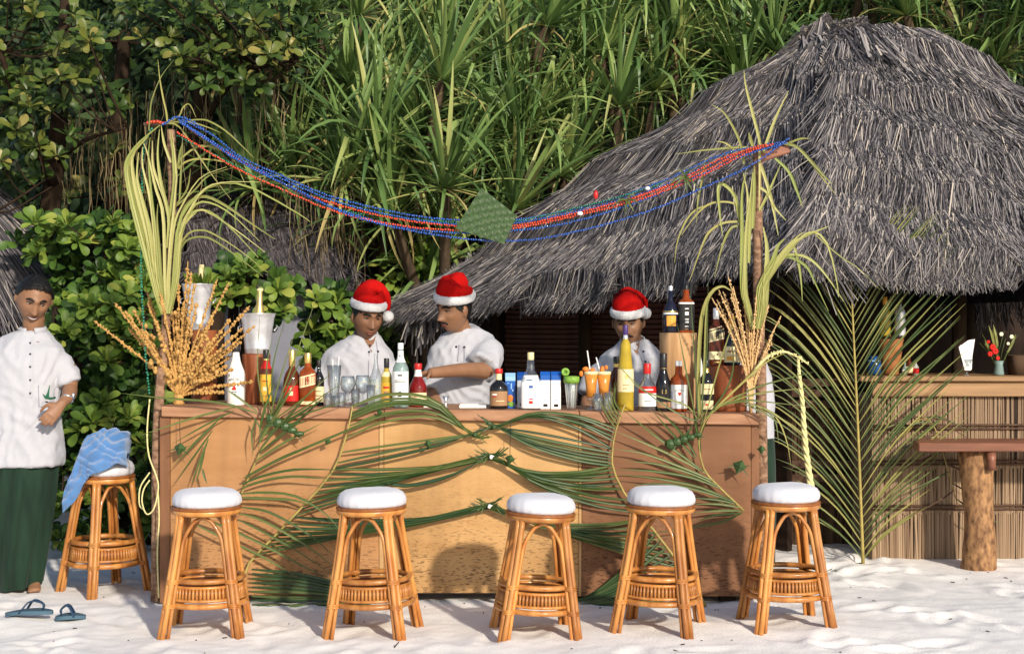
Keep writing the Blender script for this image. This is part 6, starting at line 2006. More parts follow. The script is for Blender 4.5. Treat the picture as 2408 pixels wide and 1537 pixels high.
Y2 = 8.92
h2 = Head(P(1068, 728, Y2 - .08), yaw=-47, pitch=11, roll=6, k=1.12, wide=1.0, nose=1.2, jaw=1.05)
elb = P(1140, 872, Y2 - .16); wr = P(1010, 877, Y2 - .46)
bartender('moustached bartender in red santa hat reaching for the red syrup bottle', Y2, h2,
    [P(1092, 822, Y2 + .02), P(1086, 792, Y2), P(1078, 755, Y2 - .03)], None,
    [ring_P(1004, 1150, 965, Y2, .135), ring_P(1002, 1158, 905, Y2, .135), ring_P(1006, 1176, 850, Y2, .135), ring_P(1014, 1182, 818, Y2, .12), ring_P(1040, 1160, 790, Y2 + .01, .095), ring_P(1066, 1124, 770, Y2 + .01, .074)],
    [([P(1130, 812, Y2), P(1150, 826, Y2 - .05), P(1132, 864, Y2 - .16)], (.066, .100)), ([P(1060, 845, Y2), P(1030, 862, Y2 - .01), P(1020, 890, Y2 - .03), P(1018, 918, Y2 - .05)], (.050, .084))],
    [([P(1152, 818, Y2), P(1156, 845, Y2 - .09), elb], (.062, .052)), ([elb, P(1085, 870, Y2 - .30), wr], (.052, .030)),
     ([P(1042, 866, Y2), P(1024, 895, Y2 - .03), P(1020, 930, Y2 - .08)], (.046, .044)), ([P(1020, 930, Y2 - .08), P(1026, 955, Y2 - .16), P(1034, 975, Y2 - .22)], (.042, .030))],
    [(P(1008, 877, Y2 - .465), P(972, 884, Y2 - .56) - P(1008, 877, Y2 - .465), (-.1, -.5, -.6), 1.0, .75, 1), (P(1034, 977, Y2 - .22), (.3, -.6, -.3), (0, .3, -1), 1.0, .4, -1)],
    (P(1094, 784, Y2 + .015), .076, -.45), [(1073, 815), (1092, 816)], 7.3, MATS['skin_mid'],
    dict(tip=[(.0, .006, .112, .95), (-.004, .012, .138, .78), (.0, .02, .155, .54), (-.035, .02, .152, .36), (-.080, .02, .125, .26), (-.098, .01, .075, .16), (-.100, .0, .050, .10)], pom=(-.104, -.01, .040), base_z=.076, tilt=9),
    dict(look=-.002, lid=.85, smile=False, moustache=1.0, brow=1.35), P(1085, 900, Y2).x, placket=(((1080, 812), (1076, 850)), ((1092, 812), (1092, 850))), throat=((1058, 778), (1092, 772), (1079, 814)), fold=fold2)

Y3 = 9.12
h3 = Head(P(1478, 758, Y3 - .05), yaw=-12, pitch=14, roll=-2, k=1.12, wide=1.05)
bartender('moustached bartender in red santa hat behind the tall yellow bottle, head bowed', Y3, h3,
    [P(1490, 838, Y3 + .02), P(1488, 812, Y3), P(1482, 775, Y3 - .02)], None,
    [ring_P(1408, 1566, 970, Y3, .135), ring_P(1400, 1572, 910, Y3, .135), ring_P(1398, 1574, 868, Y3, .13), ring_P(1412, 1564, 840, Y3, .115), ring_P(1438, 1540, 818, Y3 + .01, .09), ring_P(1456, 1522, 800, Y3 + .01, .072)],
    [([P(1448, 854, Y3), P(1416, 872, Y3), P(1396, 900, Y3 - .03), P(1386, 928, Y3 - .05)], (.050, .080)), ([P(1534, 854, Y3), P(1560, 872, Y3), P(1570, 900, Y3), P(1574, 930, Y3 - .03)], (.050, .080))],
    [([P(1428, 876, Y3), P(1400, 905, Y3 - .03), P(1380, 945, Y3 - .06)], (.046, .042)), ([P(1380, 945, Y3 - .06), P(1385, 975, Y3 - .14), P(1400, 990, Y3 - .2)], (.042, .028)),
     ([P(1552, 876, Y3), P(1570, 905, Y3), P(1574, 960, Y3 - .06)], (.046, .040)), ([P(1576, 960, Y3 - .06), P(1560, 985, Y3 - .14), P(1545, 995, Y3 - .2)], (.040, .028))],
    [(P(1401, 991, Y3 - .2), (.6, -.6, -.3), (0, .3, -1), 1.0, .4, -1), (P(1544, 996, Y3 - .2), (-.6, -.6, -.3), (0, .3, -1), 1.0, .4, 1)],
    (P(1488, 808, Y3 + .01), .072, -.1), [(1513, 826), (1518, 850), (1523, 878)], 12.2, MATS['skin_mid'],
    dict(tip=[(.0, .004, .098, .95), (.0, .006, .122, .85), (-.002, .010, .143, .62), (.012, .025, .150, .36), (.05, .05, .138, .2), (.085, .06, .105, .14), (.092, .03, .070, .09)], pom=(.094, -.012, .052), base_z=.064, tilt=2),
    dict(look=-.001, lid=.8, smile=False, moustache=1.15, brow=1.3), P(1490, 900, Y3).x, placket=(((1500, 822), (1512, 850)), ((1512, 850), (1520, 955)), ((1524, 830), (1534, 955))), throat=((1476, 806), (1504, 802), (1500, 834)), fold=fold3)

# ---- a fourth one bends down behind the right post; only the back and sarong show
Y4 = 8.75
r4 = thing('person', 'bending waiter in white shirt and green sarong behind the right bar post, face hidden', 'person', (P(1780, 1200, Y4).x, Y4, 0.02))
b = MB()
hx = P(1772, 1100, Y4).x
h4 = Head(P(1672, 872, Y4 + .12), yaw=-70, pitch=40, k=.96)
h4.add(b)
b.tube([P(1745, 880, Y4 + .05), P(1718, 868, Y4 + .08), P(1690, 868, Y4 + .11)], [.07, .056, .056], 12)
b.stack([ring_P(1726, 1812, 1150, Y4, .12), ring_P(1724, 1816, 1040, Y4, .12), ring_P(1722, 1816, 940, Y4 + .02, .13), ring_P(1720, 1806, 880, Y4 + .04, .11), ring_P(1726, 1785, 850, Y4 + .05, .06)], 18)
for sg, yy in ((-1, -.1), (1, .16)):
    b.tube(bez([P(1745, 885, Y4 + yy), P(1720, 960, Y4 + yy), P(1700, 1030, Y4 + yy * .6)], 6), [.055, .05, .046, .04, .036, .03], 10)
    hand(b, P(1699, 1032, Y4 + yy * .6), (-.3, 0, -1), (.2, -sg, 0), 1.0, .4, sg)
lower_body(b, hx, Y4, .84, .62, .06, 8)
link_mesh('body', eval_remesh(b, .008, 3), MATS['skin_dark'], r4)
h4.hair(r4, fringe=.05, grow=.010)
h4.face(r4)
s = MB()
s.stack([ring_P(1716, 1812, 1102, Y4, .15), ring_P(1712, 1818, 1040, Y4, .145), ring_P(1708, 1820, 950, Y4 + .02, .15), ring_P(1706, 1814, 890, Y4 + .04, .14), ring_P(1712, 1800, 850, Y4 + .05, .10), ring_P(1722, 1780, 836, Y4 + .05, .05)], 26)
for yy in (-.1, .16): s.tube(bez([P(1748, 880, Y4 + yy), P(1734, 910, Y4 + yy), P(1718, 965, Y4 + yy)], 6), [.07, .076, .08, .08, .078, .075], 14)
link_mesh('shirt', eval_remesh(s, .0095, 3), MATS['shirt'], r4, cloth_fold(20.1, .007, 8, 3))
mb = MB()
vs, fs = [], []
for li, (z, rx, ry) in enumerate(((.82, .118, .14), (.66, .125, .155), (.4, .125, .165), (.1, .115, .16))):
    for q in range(48):
        a = 2 * math.pi * q / 48; f = 1 + .045 * li / 3 * math.sin(a * 7 + li)
        vs.append((hx + math.cos(a) * rx * f, Y4 + math.sin(a) * ry * f, z))
for i in range(3):
    for q in range(48):
        a, c_ = i * 48 + q, i * 48 + (q + 1) % 48
        fs.append((a, a + 48, c_ + 48, c_))
mb.add(vs, fs); mb.build('sarong', MATS['sarong'], r4)
# ------------------------------------------------------------------ bottles, glasses and the other things on the bar
def text_mesh(txt, size, depth=.0004):
    cu = bpy.data.curves.new('t', 'FONT'); cu.body = txt; cu.size = size; cu.align_x = 'CENTER'; cu.align_y = 'CENTER'; cu.extrude = depth; cu.resolution_u = 2
    o = bpy.data.objects.new('t', cu); COL.objects.link(o)
    dg = bpy.context.evaluated_depsgraph_get()
    me = bpy.data.meshes.new_from_object(o.evaluated_get(dg), depsgraph=dg)
    bpy.data.objects.remove(o); bpy.data.curves.remove(cu)
    return me

def text_on(parent, txt, c, r, size, m, z, arc=0.0, rot=0.0, name='lettering', yaw=0.0, squeeze=1.0):
    """lettering wrapped round a bottle of radius r at c (flat when r is None), arched by arc"""
    me = text_mesh(txt, size)
    for v in me.vertices:
        x, y, d = v.co.x * squeeze, v.co.y, v.co.z
        y -= arc * x * x
        x, y = x * math.cos(rot) - y * math.sin(rot), x * math.sin(rot) + y * math.cos(rot)
        if r:
            a = -math.pi / 2 + x / r + yaw
            v.co = (c[0] + math.cos(a) * (r + .0008 + d), c[1] + math.sin(a) * (r + .0008 + d), z + y)
        else:
            v.co = (c[0] + x, c[1] - .0012 - d, z + y)
    off = world_loc(parent)
    for v in me.vertices: v.co -= off
    me.materials.append(MATS[m] if isinstance(m, str) else m)
    o = bpy.data.objects.new(name, me); COL.objects.link(o); o.parent = parent
    return o

PROF = {
    'round': [(.93, 0), (1, .015), (1, .56), (.93, .62), (.62, .70), (.40, .76), (.34, .80), (.33, .93)],
    'whisky': [(.94, 0), (1, .015), (1, .60), (.92, .655), (.55, .71), (.42, .75), (.40, .90)],
    'malibu': [(.93, 0), (1, .015), (1, .50), (.94, .55), (.70, .63), (.50, .72), (.38, .82), (.34, .91)],
    'slim': [(.95, 0), (1, .015), (1, .60), (.90, .66), (.55, .74), (.42, .80), (.40, .93)],
    'squat': [(.92, 0), (1, .02), (1, .50), (.94, .56), (.70, .63), (.36, .68), (.30, .72), (.30, .92)],
    'cone': [(.97, 0), (1, .01), (1, .25), (.96, .49), (.86, .50), (.60, .78), (.40, .82), (.27, .85), (.25, .95)],
    'champ': [(.95, 0), (1, .015), (1, .42), (.92, .50), (.66, .60), (.42, .72), (.34, .82), (.34, .96)],
    'bacardi': [(.95, 0), (1, .015), (1, .46), (.95, .52), (.72, .60), (.44, .68), (.38, .74), (.36, .88)],
    'decanter': [(.95, 0), (1, .01), (1, .50), (.90, .55), (.66, .62), (.40, .74), (.26, .84), (.24, .97), (.30, 1.0)],
    'dome': [(.92, 0), (1, .02), (1, .38), (.94, .48), (.74, .58), (.46, .65), (.32, .70), (.31, .90)],
}
ITEM = {}
def bottle(label, u, vt, w, Y, prof, glass, cap, cap_z=(.88, 1.0), cap_r=.40, labels=(), square=False, base=None, vb=None, name='bottle', liquid=None, cat='bottle'):
    c = P(u, 900, Y)
    z0 = ctop(c.x) if base is None else base
    z0 += .001
    H = P(u, vt, Y).z - z0
    r = w / 2 / FPX * Y
    t = thing(name, label, cat, (c.x, c.y, z0), 'bottles standing on the bar')
    pr = [(a * r, z * H) for a, z in PROF[prof]]
    def sq(q):
        a = math.atan2(q.y, q.x); k = 1 / (abs(math.cos(a)) ** 5 + abs(math.sin(a)) ** 5) ** .2
        f = min(1.0, max(0.0, (math.hypot(q.x, q.y) / r - .5) / .3))
        return Vector((q.x * (1 + (k - 1) * f), q.y * (1 + (k - 1) * f), q.z))
    mb = MB()
    mb.lathe([(0, pr[0][1])] + pr + [(pr[-1][0] * .8, pr[-1][1]), (0, pr[-1][1])] , (c.x, c.y, z0), 24, wob=sq if square else None)
    mb.build('body', MATS[glass], t)
    if liquid:
        mb = MB(); mb.lathe([(0, .006), (pr[1][0] * .88, .006)] + [(a * .88, z) for a, z in pr if .02 * H < z < liquid[1] * H] + [(0, liquid[1] * H)], (c.x, c.y, z0), 20, wob=sq if square else None)
        mb.build('liquor', MATS[liquid[0]], t)
    if cap:
        mb = MB(); rr = cap_r * r
        mb.lathe([(rr * .96, cap_z[0] * H), (rr, cap_z[0] * H + .002), (rr, cap_z[1] * H - .003), (rr * .9, cap_z[1] * H), (0, cap_z[1] * H)], (c.x, c.y, z0), 16)
        mb.build('cap', MATS[cap], t)
    def rad(z):
        for (a0, q0), (a1, q1) in zip(pr[:-1], pr[1:]):
            if q0 <= z <= q1: return a0 + (a1 - a0) * (z - q0) / max(1e-6, q1 - q0)
        return pr[-1][0]
    for L in labels:
        m, za, zb = L[0], L[1] * H, L[2] * H
        span = L[3] if len(L) > 3 else 150
        sl = L[4] if len(L) > 4 else 0.0
        mb = MB()
        vs, fs = [], []
        for i in range(5):
            for k in range(15):
                f = k / 14 - .5
                a = -math.pi / 2 + f * R(span)
                z = za + (zb - za) * i / 4 + sl * f * r * 2
                rr = rad(max(0, min(H, z))) + .0012
                q = Vector((math.cos(a) * rr, math.sin(a) * rr, z))
                if square: q = sq(q)
                vs.append(Vector((c.x, c.y, z0)) + q)
        for i in range(4):
            for k in range(14):
                fs.append((i * 15 + k, i * 15 + k + 1, (i + 1) * 15 + k + 1, (i + 1) * 15 + k))
        mb.add(vs, fs)
        mb.build('label', MATS[m], t)
    ITEM[label] = (t, c, r, z0, H)
    return t, c, r, z0, H

def bands(b, specs):
    """small printed marks on a bottle: (material, x fraction, z fraction, width fraction, height m)"""
    t, c, r, z0, H = b
    for (m, fx, fzz, fw, hh) in specs:
        mb = MB()
        pts = []
        for k in range(7):
            a = -math.pi / 2 + (fx + (k / 6 - .5) * fw) * 1.5
            pts.append(Vector((c.x + math.cos(a) * (r + .0024), c.y + math.sin(a) * (r + .0024), z0 + fzz * H)))
        mb.ribbon(pts, hh, (0, -1, 0), 0)
        mb.build('print', MATS[m], t)

b = bottle('white coconut rum bottle with black cap, first bottle at the left end of the bar', 555, 808, 43, 8.16, 'malibu', 'opal', 'cap_black', (.87, 1.0), .50)
text_on(b[0], 'MALIBU', b[1], b[2], .021, 'print_black', b[3] + .43 * b[4], arc=9)
bands(b, [('print_red', -.02, .27, .30, .012), ('print_red', .0, .30, .16, .010), ('print_black', 0, .22, .4, .003), ('print_black', 0, .19, .3, .002), ('label_brown', 0, .36, .7, .002)])
b = bottle('dark liqueur bottle with tall yellow label and red neck, before the ice bucket stump', 626, 822, 29, 8.18, 'slim', 'brown_glass', 'cap_black', (.84, 1.0), .52, [('label_yellow', .07, .56, 165), ('label_red', .66, .80, 200), ('gold', .81, .845, 200)])
bands(b, [('label_red', 0, .44, .6, .006), ('label_cream', 0, .30, .5, .02), ('label_brown', 0, .17, .6, .004)])
b = bottle('squat dark red bottle with gold stopper, left of the red label whisky', 687, 822, 42, 8.22, 'dome', 'brown_glass', 'gold', (.70, 1.0), .38, [('label_red', .08, .36, 120)])
bands(b, [('label_cream', 0, .22, .30, .022), ('label_cream', .0, .30, .12, .016)])
b = bottle('square amber whisky bottle with slanted red label and gold cap', 724, 829, 37, 8.20, 'whisky', 'amber', 'gold', (.80, 1.0), .44, [('label_cream', .37, .58, 128, .30), ('label_red', .395, .555, 130, .30), ('label_cream', .03, .09, 130)], square=True)
bands(b, [('gold', 0, .47, .0, .0)] if False else [('label_cream', 0, .055, .5, .004)])
b = bottle('small dark bottle with beige striped label right of the red label whisky', 750, 846, 25, 8.24, 'round', 'dark_glass', 'cap_black', (.85, 1.0), .42, [('label_cream', .08, .42, 150)])
bands(b, [('label_brown', 0, .32, .7, .005), ('label_brown', 0, .22, .7, .006), ('print_red', 0, .14, .5, .003)])
b = bottle('yellow labelled slim bottle with black cap, left of the clear white labelled bottle', 909, 842, 25, 8.22, 'slim', 'yellow_liquor', 'cap_black', (.80, 1.0), .50, [('label_yellow', .04, .50, 170), ('label_cream', .62, .72, 180)])
bands(b, [('label_red', 0, .40, .7, .010), ('label_brown', 0, .30, .6, .012), ('label_brown', 0, .18, .7, .008)])
b = bottle('tall clear spirit bottle with big white label and pale green cap', 942, 806, 38, 8.17, 'round', 'green_blue_glass', 'cap_white', (.90, 1.0), .36, [('label_white', .08, .56, 150), ('label_white', .70, .88, 220)])
bands(b, [('print_black', 0, .50, .35, .008), ('print_black', 0, .42, .9, .003), ('print_black', 0, .395, .9, .003), ('print_black', 0, .24, .2, .006), ('print_black', -.02, .18, .3, .006), ('print_black', 0, .80, .1, .01)])
b = bottle('dark red syrup bottle with red cap, held by the moustached bartender', 983, 854, 42, 8.26, 'champ', 'red_syrup', 'cap_red', (.86, 1.0), .44, [('label_cream', .05, .33, 140), ('label_white', .70, .86, 200)])
bands(b, [('print_red', 0, .25, .5, .008), ('label_brown', 0, .16, .6, .007)])
b = bottle('round black rum bottle with red cap and brown label, beside the blue cartons', 1173, 866, 44, 8.18, 'squat', 'dark_glass', 'cap_red', (.88, 1.0), .42, [('label_brown', .08, .44, 130), ('label_cream', .72, .87, 200)])
bands(b, [('label_white', -.3, .36, .35, .008), ('print_red', -.3, .31, .3, .006), ('label_cream', .1, .2, .6, .004)])
b = bottle('clear flat bottle with yellow cap and white red label, in the middle of the cartons', 1248, 828, 46, 8.16, 'bacardi', 'glass', 'cap_cream', (.86, 1.0), .34, [('label_white', .03, .60, 120)], square=True)
bands(b, [('print_blue', -.1, .52, .4, .004), ('print_red', -.35, .36, .05, .03), ('print_red', .35, .48, .16, .02), ('print_red', 0, .13, .9, .016), ('label_red', .1, .19, .5, .006), ('print_blue', .0, .40, .3, .014)])
b = bottle('slim brown amber bottle half hidden behind the tall yellow bottle', 1449, 838, 28, 8.32, 'slim', 'brown_glass', 'cap_black', (.86, 1.0), .48, [('label_brown', .1, .4, 140), ('gold', .80, .86, 200)])
b = bottle('very tall yellow liqueur bottle with purple cap, in front of the third bartender', 1471, 764, 39, 8.17, 'cone', 'yellow_liquor', 'cap_purple', (.88, 1.0), .30, [('label_cream', .22, .485, 150), ('silver', .84, .89, 220)])
bands(b, [('gold', .05, .40, .18, .022), ('label_brown', 0, .30, .5, .004), ('label_brown', -.1, .26, .3, .004)])
b = bottle('clear bottle with red cap and a red band over its white label', 1522, 854, 42, 8.17, 'bacardi', 'glass', 'cap_red', (.78, 1.0), .42, [('label_red', .38, .52, 150), ('label_white', .10, .375, 150)])
bands(b, [('label_white', 0, .45, .8, .006), ('print_black', .0, .22, .5, .003)])
b = bottle('black sparkling wine bottle with gold emblem', 1560, 830, 37, 8.18, 'champ', 'dark_glass', 'cap_black', (.74, 1.0), .46, [('label_black', .20, .42, 120), ('label_brown', .06, .16, 110), ('gold', .735, .75, 200)])
text_on(b[0], 'O', b[1], b[2], .045, 'gold', b[3] + .33 * b[4], name='emblem', squeeze=.8)
b = bottle('bourbon bottle with white cap and white label, right of the black wine bottle', 1596, 848, 40, 8.17, 'whisky', 'amber', 'cap_white', (.66, 1.0), .40, [('label_white', .06, .53, 140)])
text_on(b[0], 'JIM BEAM', b[1], b[2], .0125, 'print_black', b[3] + .425 * b[4], arc=12)
bands(b, [('print_red', 0, .36, .22, .012), ('print_red', 0, .33, .12, .008), ('print_black', 0, .2, .6, .002), ('print_black', 0, .15, .5, .002), ('print_blue', -.62, .3, .06, .05)])
b = bottle('black bottle with two cream labels, at the foot of the short red stump', 1661, 846, 36, 8.18, 'round', 'dark_glass', 'cap_black', (.86, 1.0), .42, [('label_cream', .34, .54, 130), ('label_cream', .05, .22, 110), ('gold', .76, .84, 200)])
bands(b, [('print_red', 0, .14, .3, .010), ('label_brown', 0, .44, .6, .004)])
b = bottle('plain white bottle standing between the tall stump and the short stump', 1645, 800, 15, 8.30, 'slim', 'opal', 'cap_white', (.9, 1.0), .6)

def stump(label, u, vt, w, Y, m):
    c = P(u, vt, Y); z0 = ctop(c.x) + .001
    t = thing('wood_stump', label, 'stump', (c.x, c.y, z0), 'wooden stumps used as bottle stands')
    r = w / 2 / FPX * Y
    mb = MB()
    def wob(q):
        a = math.atan2(q.y, q.x)
        k = 1 + .025 * math.sin(a * 3 + q.z * 4) + .012 * math.sin(a * 11 + 1)
        return Vector((q.x * k, q.y * k, q.z))
    H = c.z - z0
    mb.lathe([(r * .98, 0), (r, .01), (r * .99, H * .4), (r * .985, H * .75), (r, H - .008), (r * .975, H), (0, H)], (c.x, c.y, z0), 36, wob=wob)
    mb.build('log', MATS[m], t)
    return c.z
zs1 = stump('tall light brown wooden stump carrying two whisky bottles', 1594, 782, 88, 8.44, 'stump_light')
zs2 = stump('short dark red wooden stump carrying two bottles at the right post', 1711, 858, 90, 8.30, 'stump_red')
zs3 = stump('dark red wooden stump under the left ice bucket', 602, 832, 66, 8.34, 'stump_red')
zs4 = stump('brown wooden stump under the back ice bucket, behind the golden flowers', 480, 776, 60, 8.52, 'stump_red')
b = bottle('dark liqueur bottle with orange label, left one on the tall stump', 1577, 672, 37, 8.40, 'dome', 'navy_glass', 'silver', (.72, 1.0), .30, [('label_orange', .14, .36, 70), ('gold', .44, .46, 200), ('label_white', .39, .425, 140)], base=zs1)
b = bottle('square whiskey bottle with black and white label, right one on the tall stump', 1613, 670, 37, 8.40, 'whisky', 'amber', 'cap_black', (.82, 1.0), .40, [('label_black', .05, .60, 128), ('label_white', .60, .635, 128)], square=True, base=zs1)
bands(b, [('label_white', 0, .50, .5, .006), ('label_white', 0, .40, .6, .018), ('label_white', .05, .28, .5, .006), ('label_white', 0, .22, .6, .010), ('label_white', -.03, .13, .5, .005), ('label_brown', 0, .075, .7, .004)])
b = bottle('square dark whisky bottle with slanted black label, left one on the short stump', 1684, 724, 36, 8.27, 'whisky', 'brown_glass', 'silver', (.80, 1.0), .42, [('label_cream', .43, .66, 128, .30), ('label_black', .455, .635, 130, .30), ('label_cream', .10, .24, 128)], square=True, base=zs2)
bands(b, [('print_black', 0, .19, .10, .008), ('gold', 0, .055, .6, .005)])
b = bottle('dark cognac bottle with wide cream label, right one on the short stump', 1720, 742, 41, 8.26, 'dome', 'navy_glass', 'label_orange', (.66, 1.0), .32, [('label_cream', .06, .38, 150)], base=zs2)
bands(b, [('label_brown', -.2, .28, .40, .010), ('print_black', .3, .25, .10, .008), ('label_orange', -.2, .14, .5, .02)])
t_, c_, r_, z_, H_ = b
mb = MB(); mb.ball((c_.x, c_.y - r_ * .80, z_ + .50 * H_), (.010, .004, .010), 10, 6); mb.build('seal', MATS['label_white'], t_)

def carton(label, u, vt, w, Y, front, topc, marks, pic=None):
    c = P(u, 900, Y); z0 = ctop(c.x) + .001
    H = P(u, vt, Y).z - z0; k = w / FPX * Y
    t = thing('juice_carton', label, 'carton', (c.x, c.y, z0), 'juice cartons on the bar')
    d = k * .95
    mb = MB(); mb.box((c.x, c.y, z0 + H * .38), (k, d, H * .76), None, 0, .0015); mb.build('box', MATS[front], t, smooth=False)
    mb = MB(); mb.box((c.x, c.y, z0 + H * .83), (k * 1.0, d, H * .14), None, 0, .0015)
    x, y = k / 2, d / 2
    vs = [Vector((c.x + a, c.y + bq, z0 + zq)) for a, bq, zq in ((-x, -y, H * .9), (x, -y, H * .9), (x, y, H * .9), (-x, y, H * .9), (-x, -.002, H * .985), (x, -.002, H * .985), (x, .002, H * .985), (-x, .002, H * .985))]
    mb.add(vs, [(0, 1, 5, 4), (2, 3, 7, 6), (1, 2, 6, 5), (3, 0, 4, 7), (4, 5, 6, 7)])
    mb.build('gable_top', MATS[topc], t, smooth=False)
    for (m, fx, fz_, fw, fh) in marks:
        mb = MB(); mb.box((c.x + fx * k, c.y - d / 2 - .0008, z0 + fz_ * H), (fw * k, .0012, fh * H)); mb.build('print', MATS[m], t, smooth=False)
    if pic:
        mb = MB(); mb.ball((c.x, c.y - d / 2 - .0005, z0 + .28 * H), (k * .30, .0016, H * .10), 12, 8); mb.build('fruit_picture', MATS['fruit_orange'], t)
        mb = MB(); mb.ball((c.x + .1 * k, c.y - d / 2 - .0005, z0 + .12 * H), (k * .34, .0016, H * .07), 12, 8); mb.build('leaf_picture', MATS['fruit_green'], t)
mk = [('print_blue', 0, .64, .5, .006), ('print_blue', 0, .50, .4, .005), ('print_blue', -.05, .42, .5, .005), ('print_blue', 0, .34, .4, .005), ('print_black', .02, .10, .44, .07), ('print_blue', 0, .24, .25, .012)]
carton('blue juice carton with an orange on its front, leftmost of the cartons', 1200, 875, 24, 8.24, 'carton_blue', 'carton_pale', [('carton_pale', .1, .62, .12, .16), ('carton_pale', -.2, .70, .2, .02), ('carton_pale', .25, .5, .14, .06)], True)
carton('blue topped white carton half hidden behind the clear yellow capped bottle', 1228, 873, 24, 8.28, 'label_white', 'carton_blue', mk)
carton('blue topped white carton just right of the clear yellow capped bottle', 1282, 872, 23, 8.22, 'label_white', 'carton_blue', mk)
carton('rightmost blue topped white juice carton beside the straws', 1307, 872, 23, 8.22, 'label_white', 'carton_blue', mk)

def glass_shell(mb, prof, c, z0, n=22, th=.0016):
    inner = [(max(.0005, r - th), z + (th * 2 if i == 0 else 0)) for i, (r, z) in enumerate(prof)]
    mb.lathe([(0, prof[0][1])] + prof + inner[::-1] + [(0, inner[0][1])], (c.x, c.y, z0), n)

def tumbler(label, u, vt, w, Y, taper=.85, grp='empty glasses on the bar'):
    c = P(u, 900, Y); z0 = ctop(c.x) + .001; H = P(u, vt, Y).z - z0; r = w / 2 / FPX * Y
    t = thing('drinking_glass', label, 'glass', (c.x, c.y, z0), grp)
    mb = MB(); glass_shell(mb, [(r * taper, 0), (r * taper * 1.01, .012), (r * (1 + taper) / 2, H * .5), (r, H)], c, z0)
    mb.build('tumbler', MATS['glass'], t)
    return t, c, z0, H, r
def goblet(label, u, vt, w, Y):
    c = P(u, 900, Y); z0 = ctop(c.x) + .001; H = P(u, vt, Y).z - z0; r = w / 2 / FPX * Y
    t = thing('wine_glass', label, 'glass', (c.x, c.y, z0), 'empty glasses on the bar')
    mb = MB(); mb.lathe([(0, 0), (r * .8, 0), (r * .78, .003), (r * .2, .006), (.0042, .012), (.0042, H * .36), (r * .3, H * .42), (r * .85, H * .56), (r, H * .74), (r * .92, H * .9), (r * .82, H), (r * .80, H), (r * .9, H * .9), (r * .97, H * .74), (r * .82, H * .57), (r * .25, H * .44), (0, H * .43)], (c.x, c.y, z0), 24)
    mb.build('bowl', MATS['glass'], t)
tall = tumbler('tall empty glass with two straws among the glasses before the left bartender', 786, 858, 34, 8.18, .55)
for dx, tp in ((-.004, 845), (.012, 838)):
    m_ = MB(); m_.tube([(tall[1].x + dx * .2, tall[1].y, tall[2] + .01), (tall[1].x + dx * 2.2, tall[1].y, P(786, tp, 8.18).z)], .0025, 6); m_.build('straw', MATS['straw'], tall[0])
goblet('round bowled wine glass, left of the pair before the left bartender', 818, 884, 36, 8.18)
goblet('round bowled wine glass, right of the pair before the left bartender', 853, 882, 36, 8.19)
for u, vt, lab in ((770, 925, 'short shot glass at the left end of the empty glasses'), (803, 922, 'short shot glass between the tall glass and the left wine glass'), (836, 914, 'short tumbler between the two wine glasses'), (872, 905, 'short tumbler right of the wine glasses'), (790, 930, 'lowest shot glass in front of the tall empty glass')):
    tumbler(lab, u, vt, 22, 8.12 if u != 836 else 8.24, .8)
b = bottle('clear conical decanter with pale liquid, right of the empty glasses', 884, 832, 33, 8.22, 'decanter', 'glass', None, labels=(), name='decanter', liquid=('pale_liquid', .52), cat='decanter')
# straws in a glass with a kiwi slice
sg = tumbler('glass packed with white straws and a kiwi slice on its rim', 1344, 885, 36, 8.17, .62, 'filled glasses on the bar')
for i in range(16):
    a = i * 2.4; q = math.sqrt((i + .5) / 16)
    m_ = MB(); m_.tube([(sg[1].x + math.cos(a) * q * sg[4] * .5, sg[1].y + math.sin(a) * q * sg[4] * .5, sg[2] + .012), (sg[1].x + math.cos(a) * q * sg[4] * .86, sg[1].y + math.sin(a) * q * sg[4] * .86, sg[2] + sg[3] * .98)], .0034, 6); m_.build('straw', MATS['straw'], sg[0])
mb = MB(); mb.lathe([(sg[4] * .99, sg[3] * .80), (sg[4] * 1.06, sg[3] * .90), (sg[4] * 1.03, sg[3] * 1.0), (sg[4] * .5, sg[3] * 1.02), (0, sg[3] * 1.02)], (sg[1].x, sg[1].y, sg[2]), 20); mb.build('lime_rim', MATS['fruit_green'], sg[0])
mb = MB()
rt = Matrix.Rotation(R(80), 3, 'X') @ Matrix.Rotation(R(20), 3, 'Z')
vs = []
cc = Vector((sg[1].x - sg[4] * .8, sg[1].y - .004, sg[2] + sg[3] * 1.14))
mb.lathe([(.009, -.003), (.021, -.003), (.022, 0), (.021, .003), (.009, .003), (.009, -.003)], cc, 22, rot=rt)
mb.build('kiwi_slice', MATS['fruit_green'], sg[0])
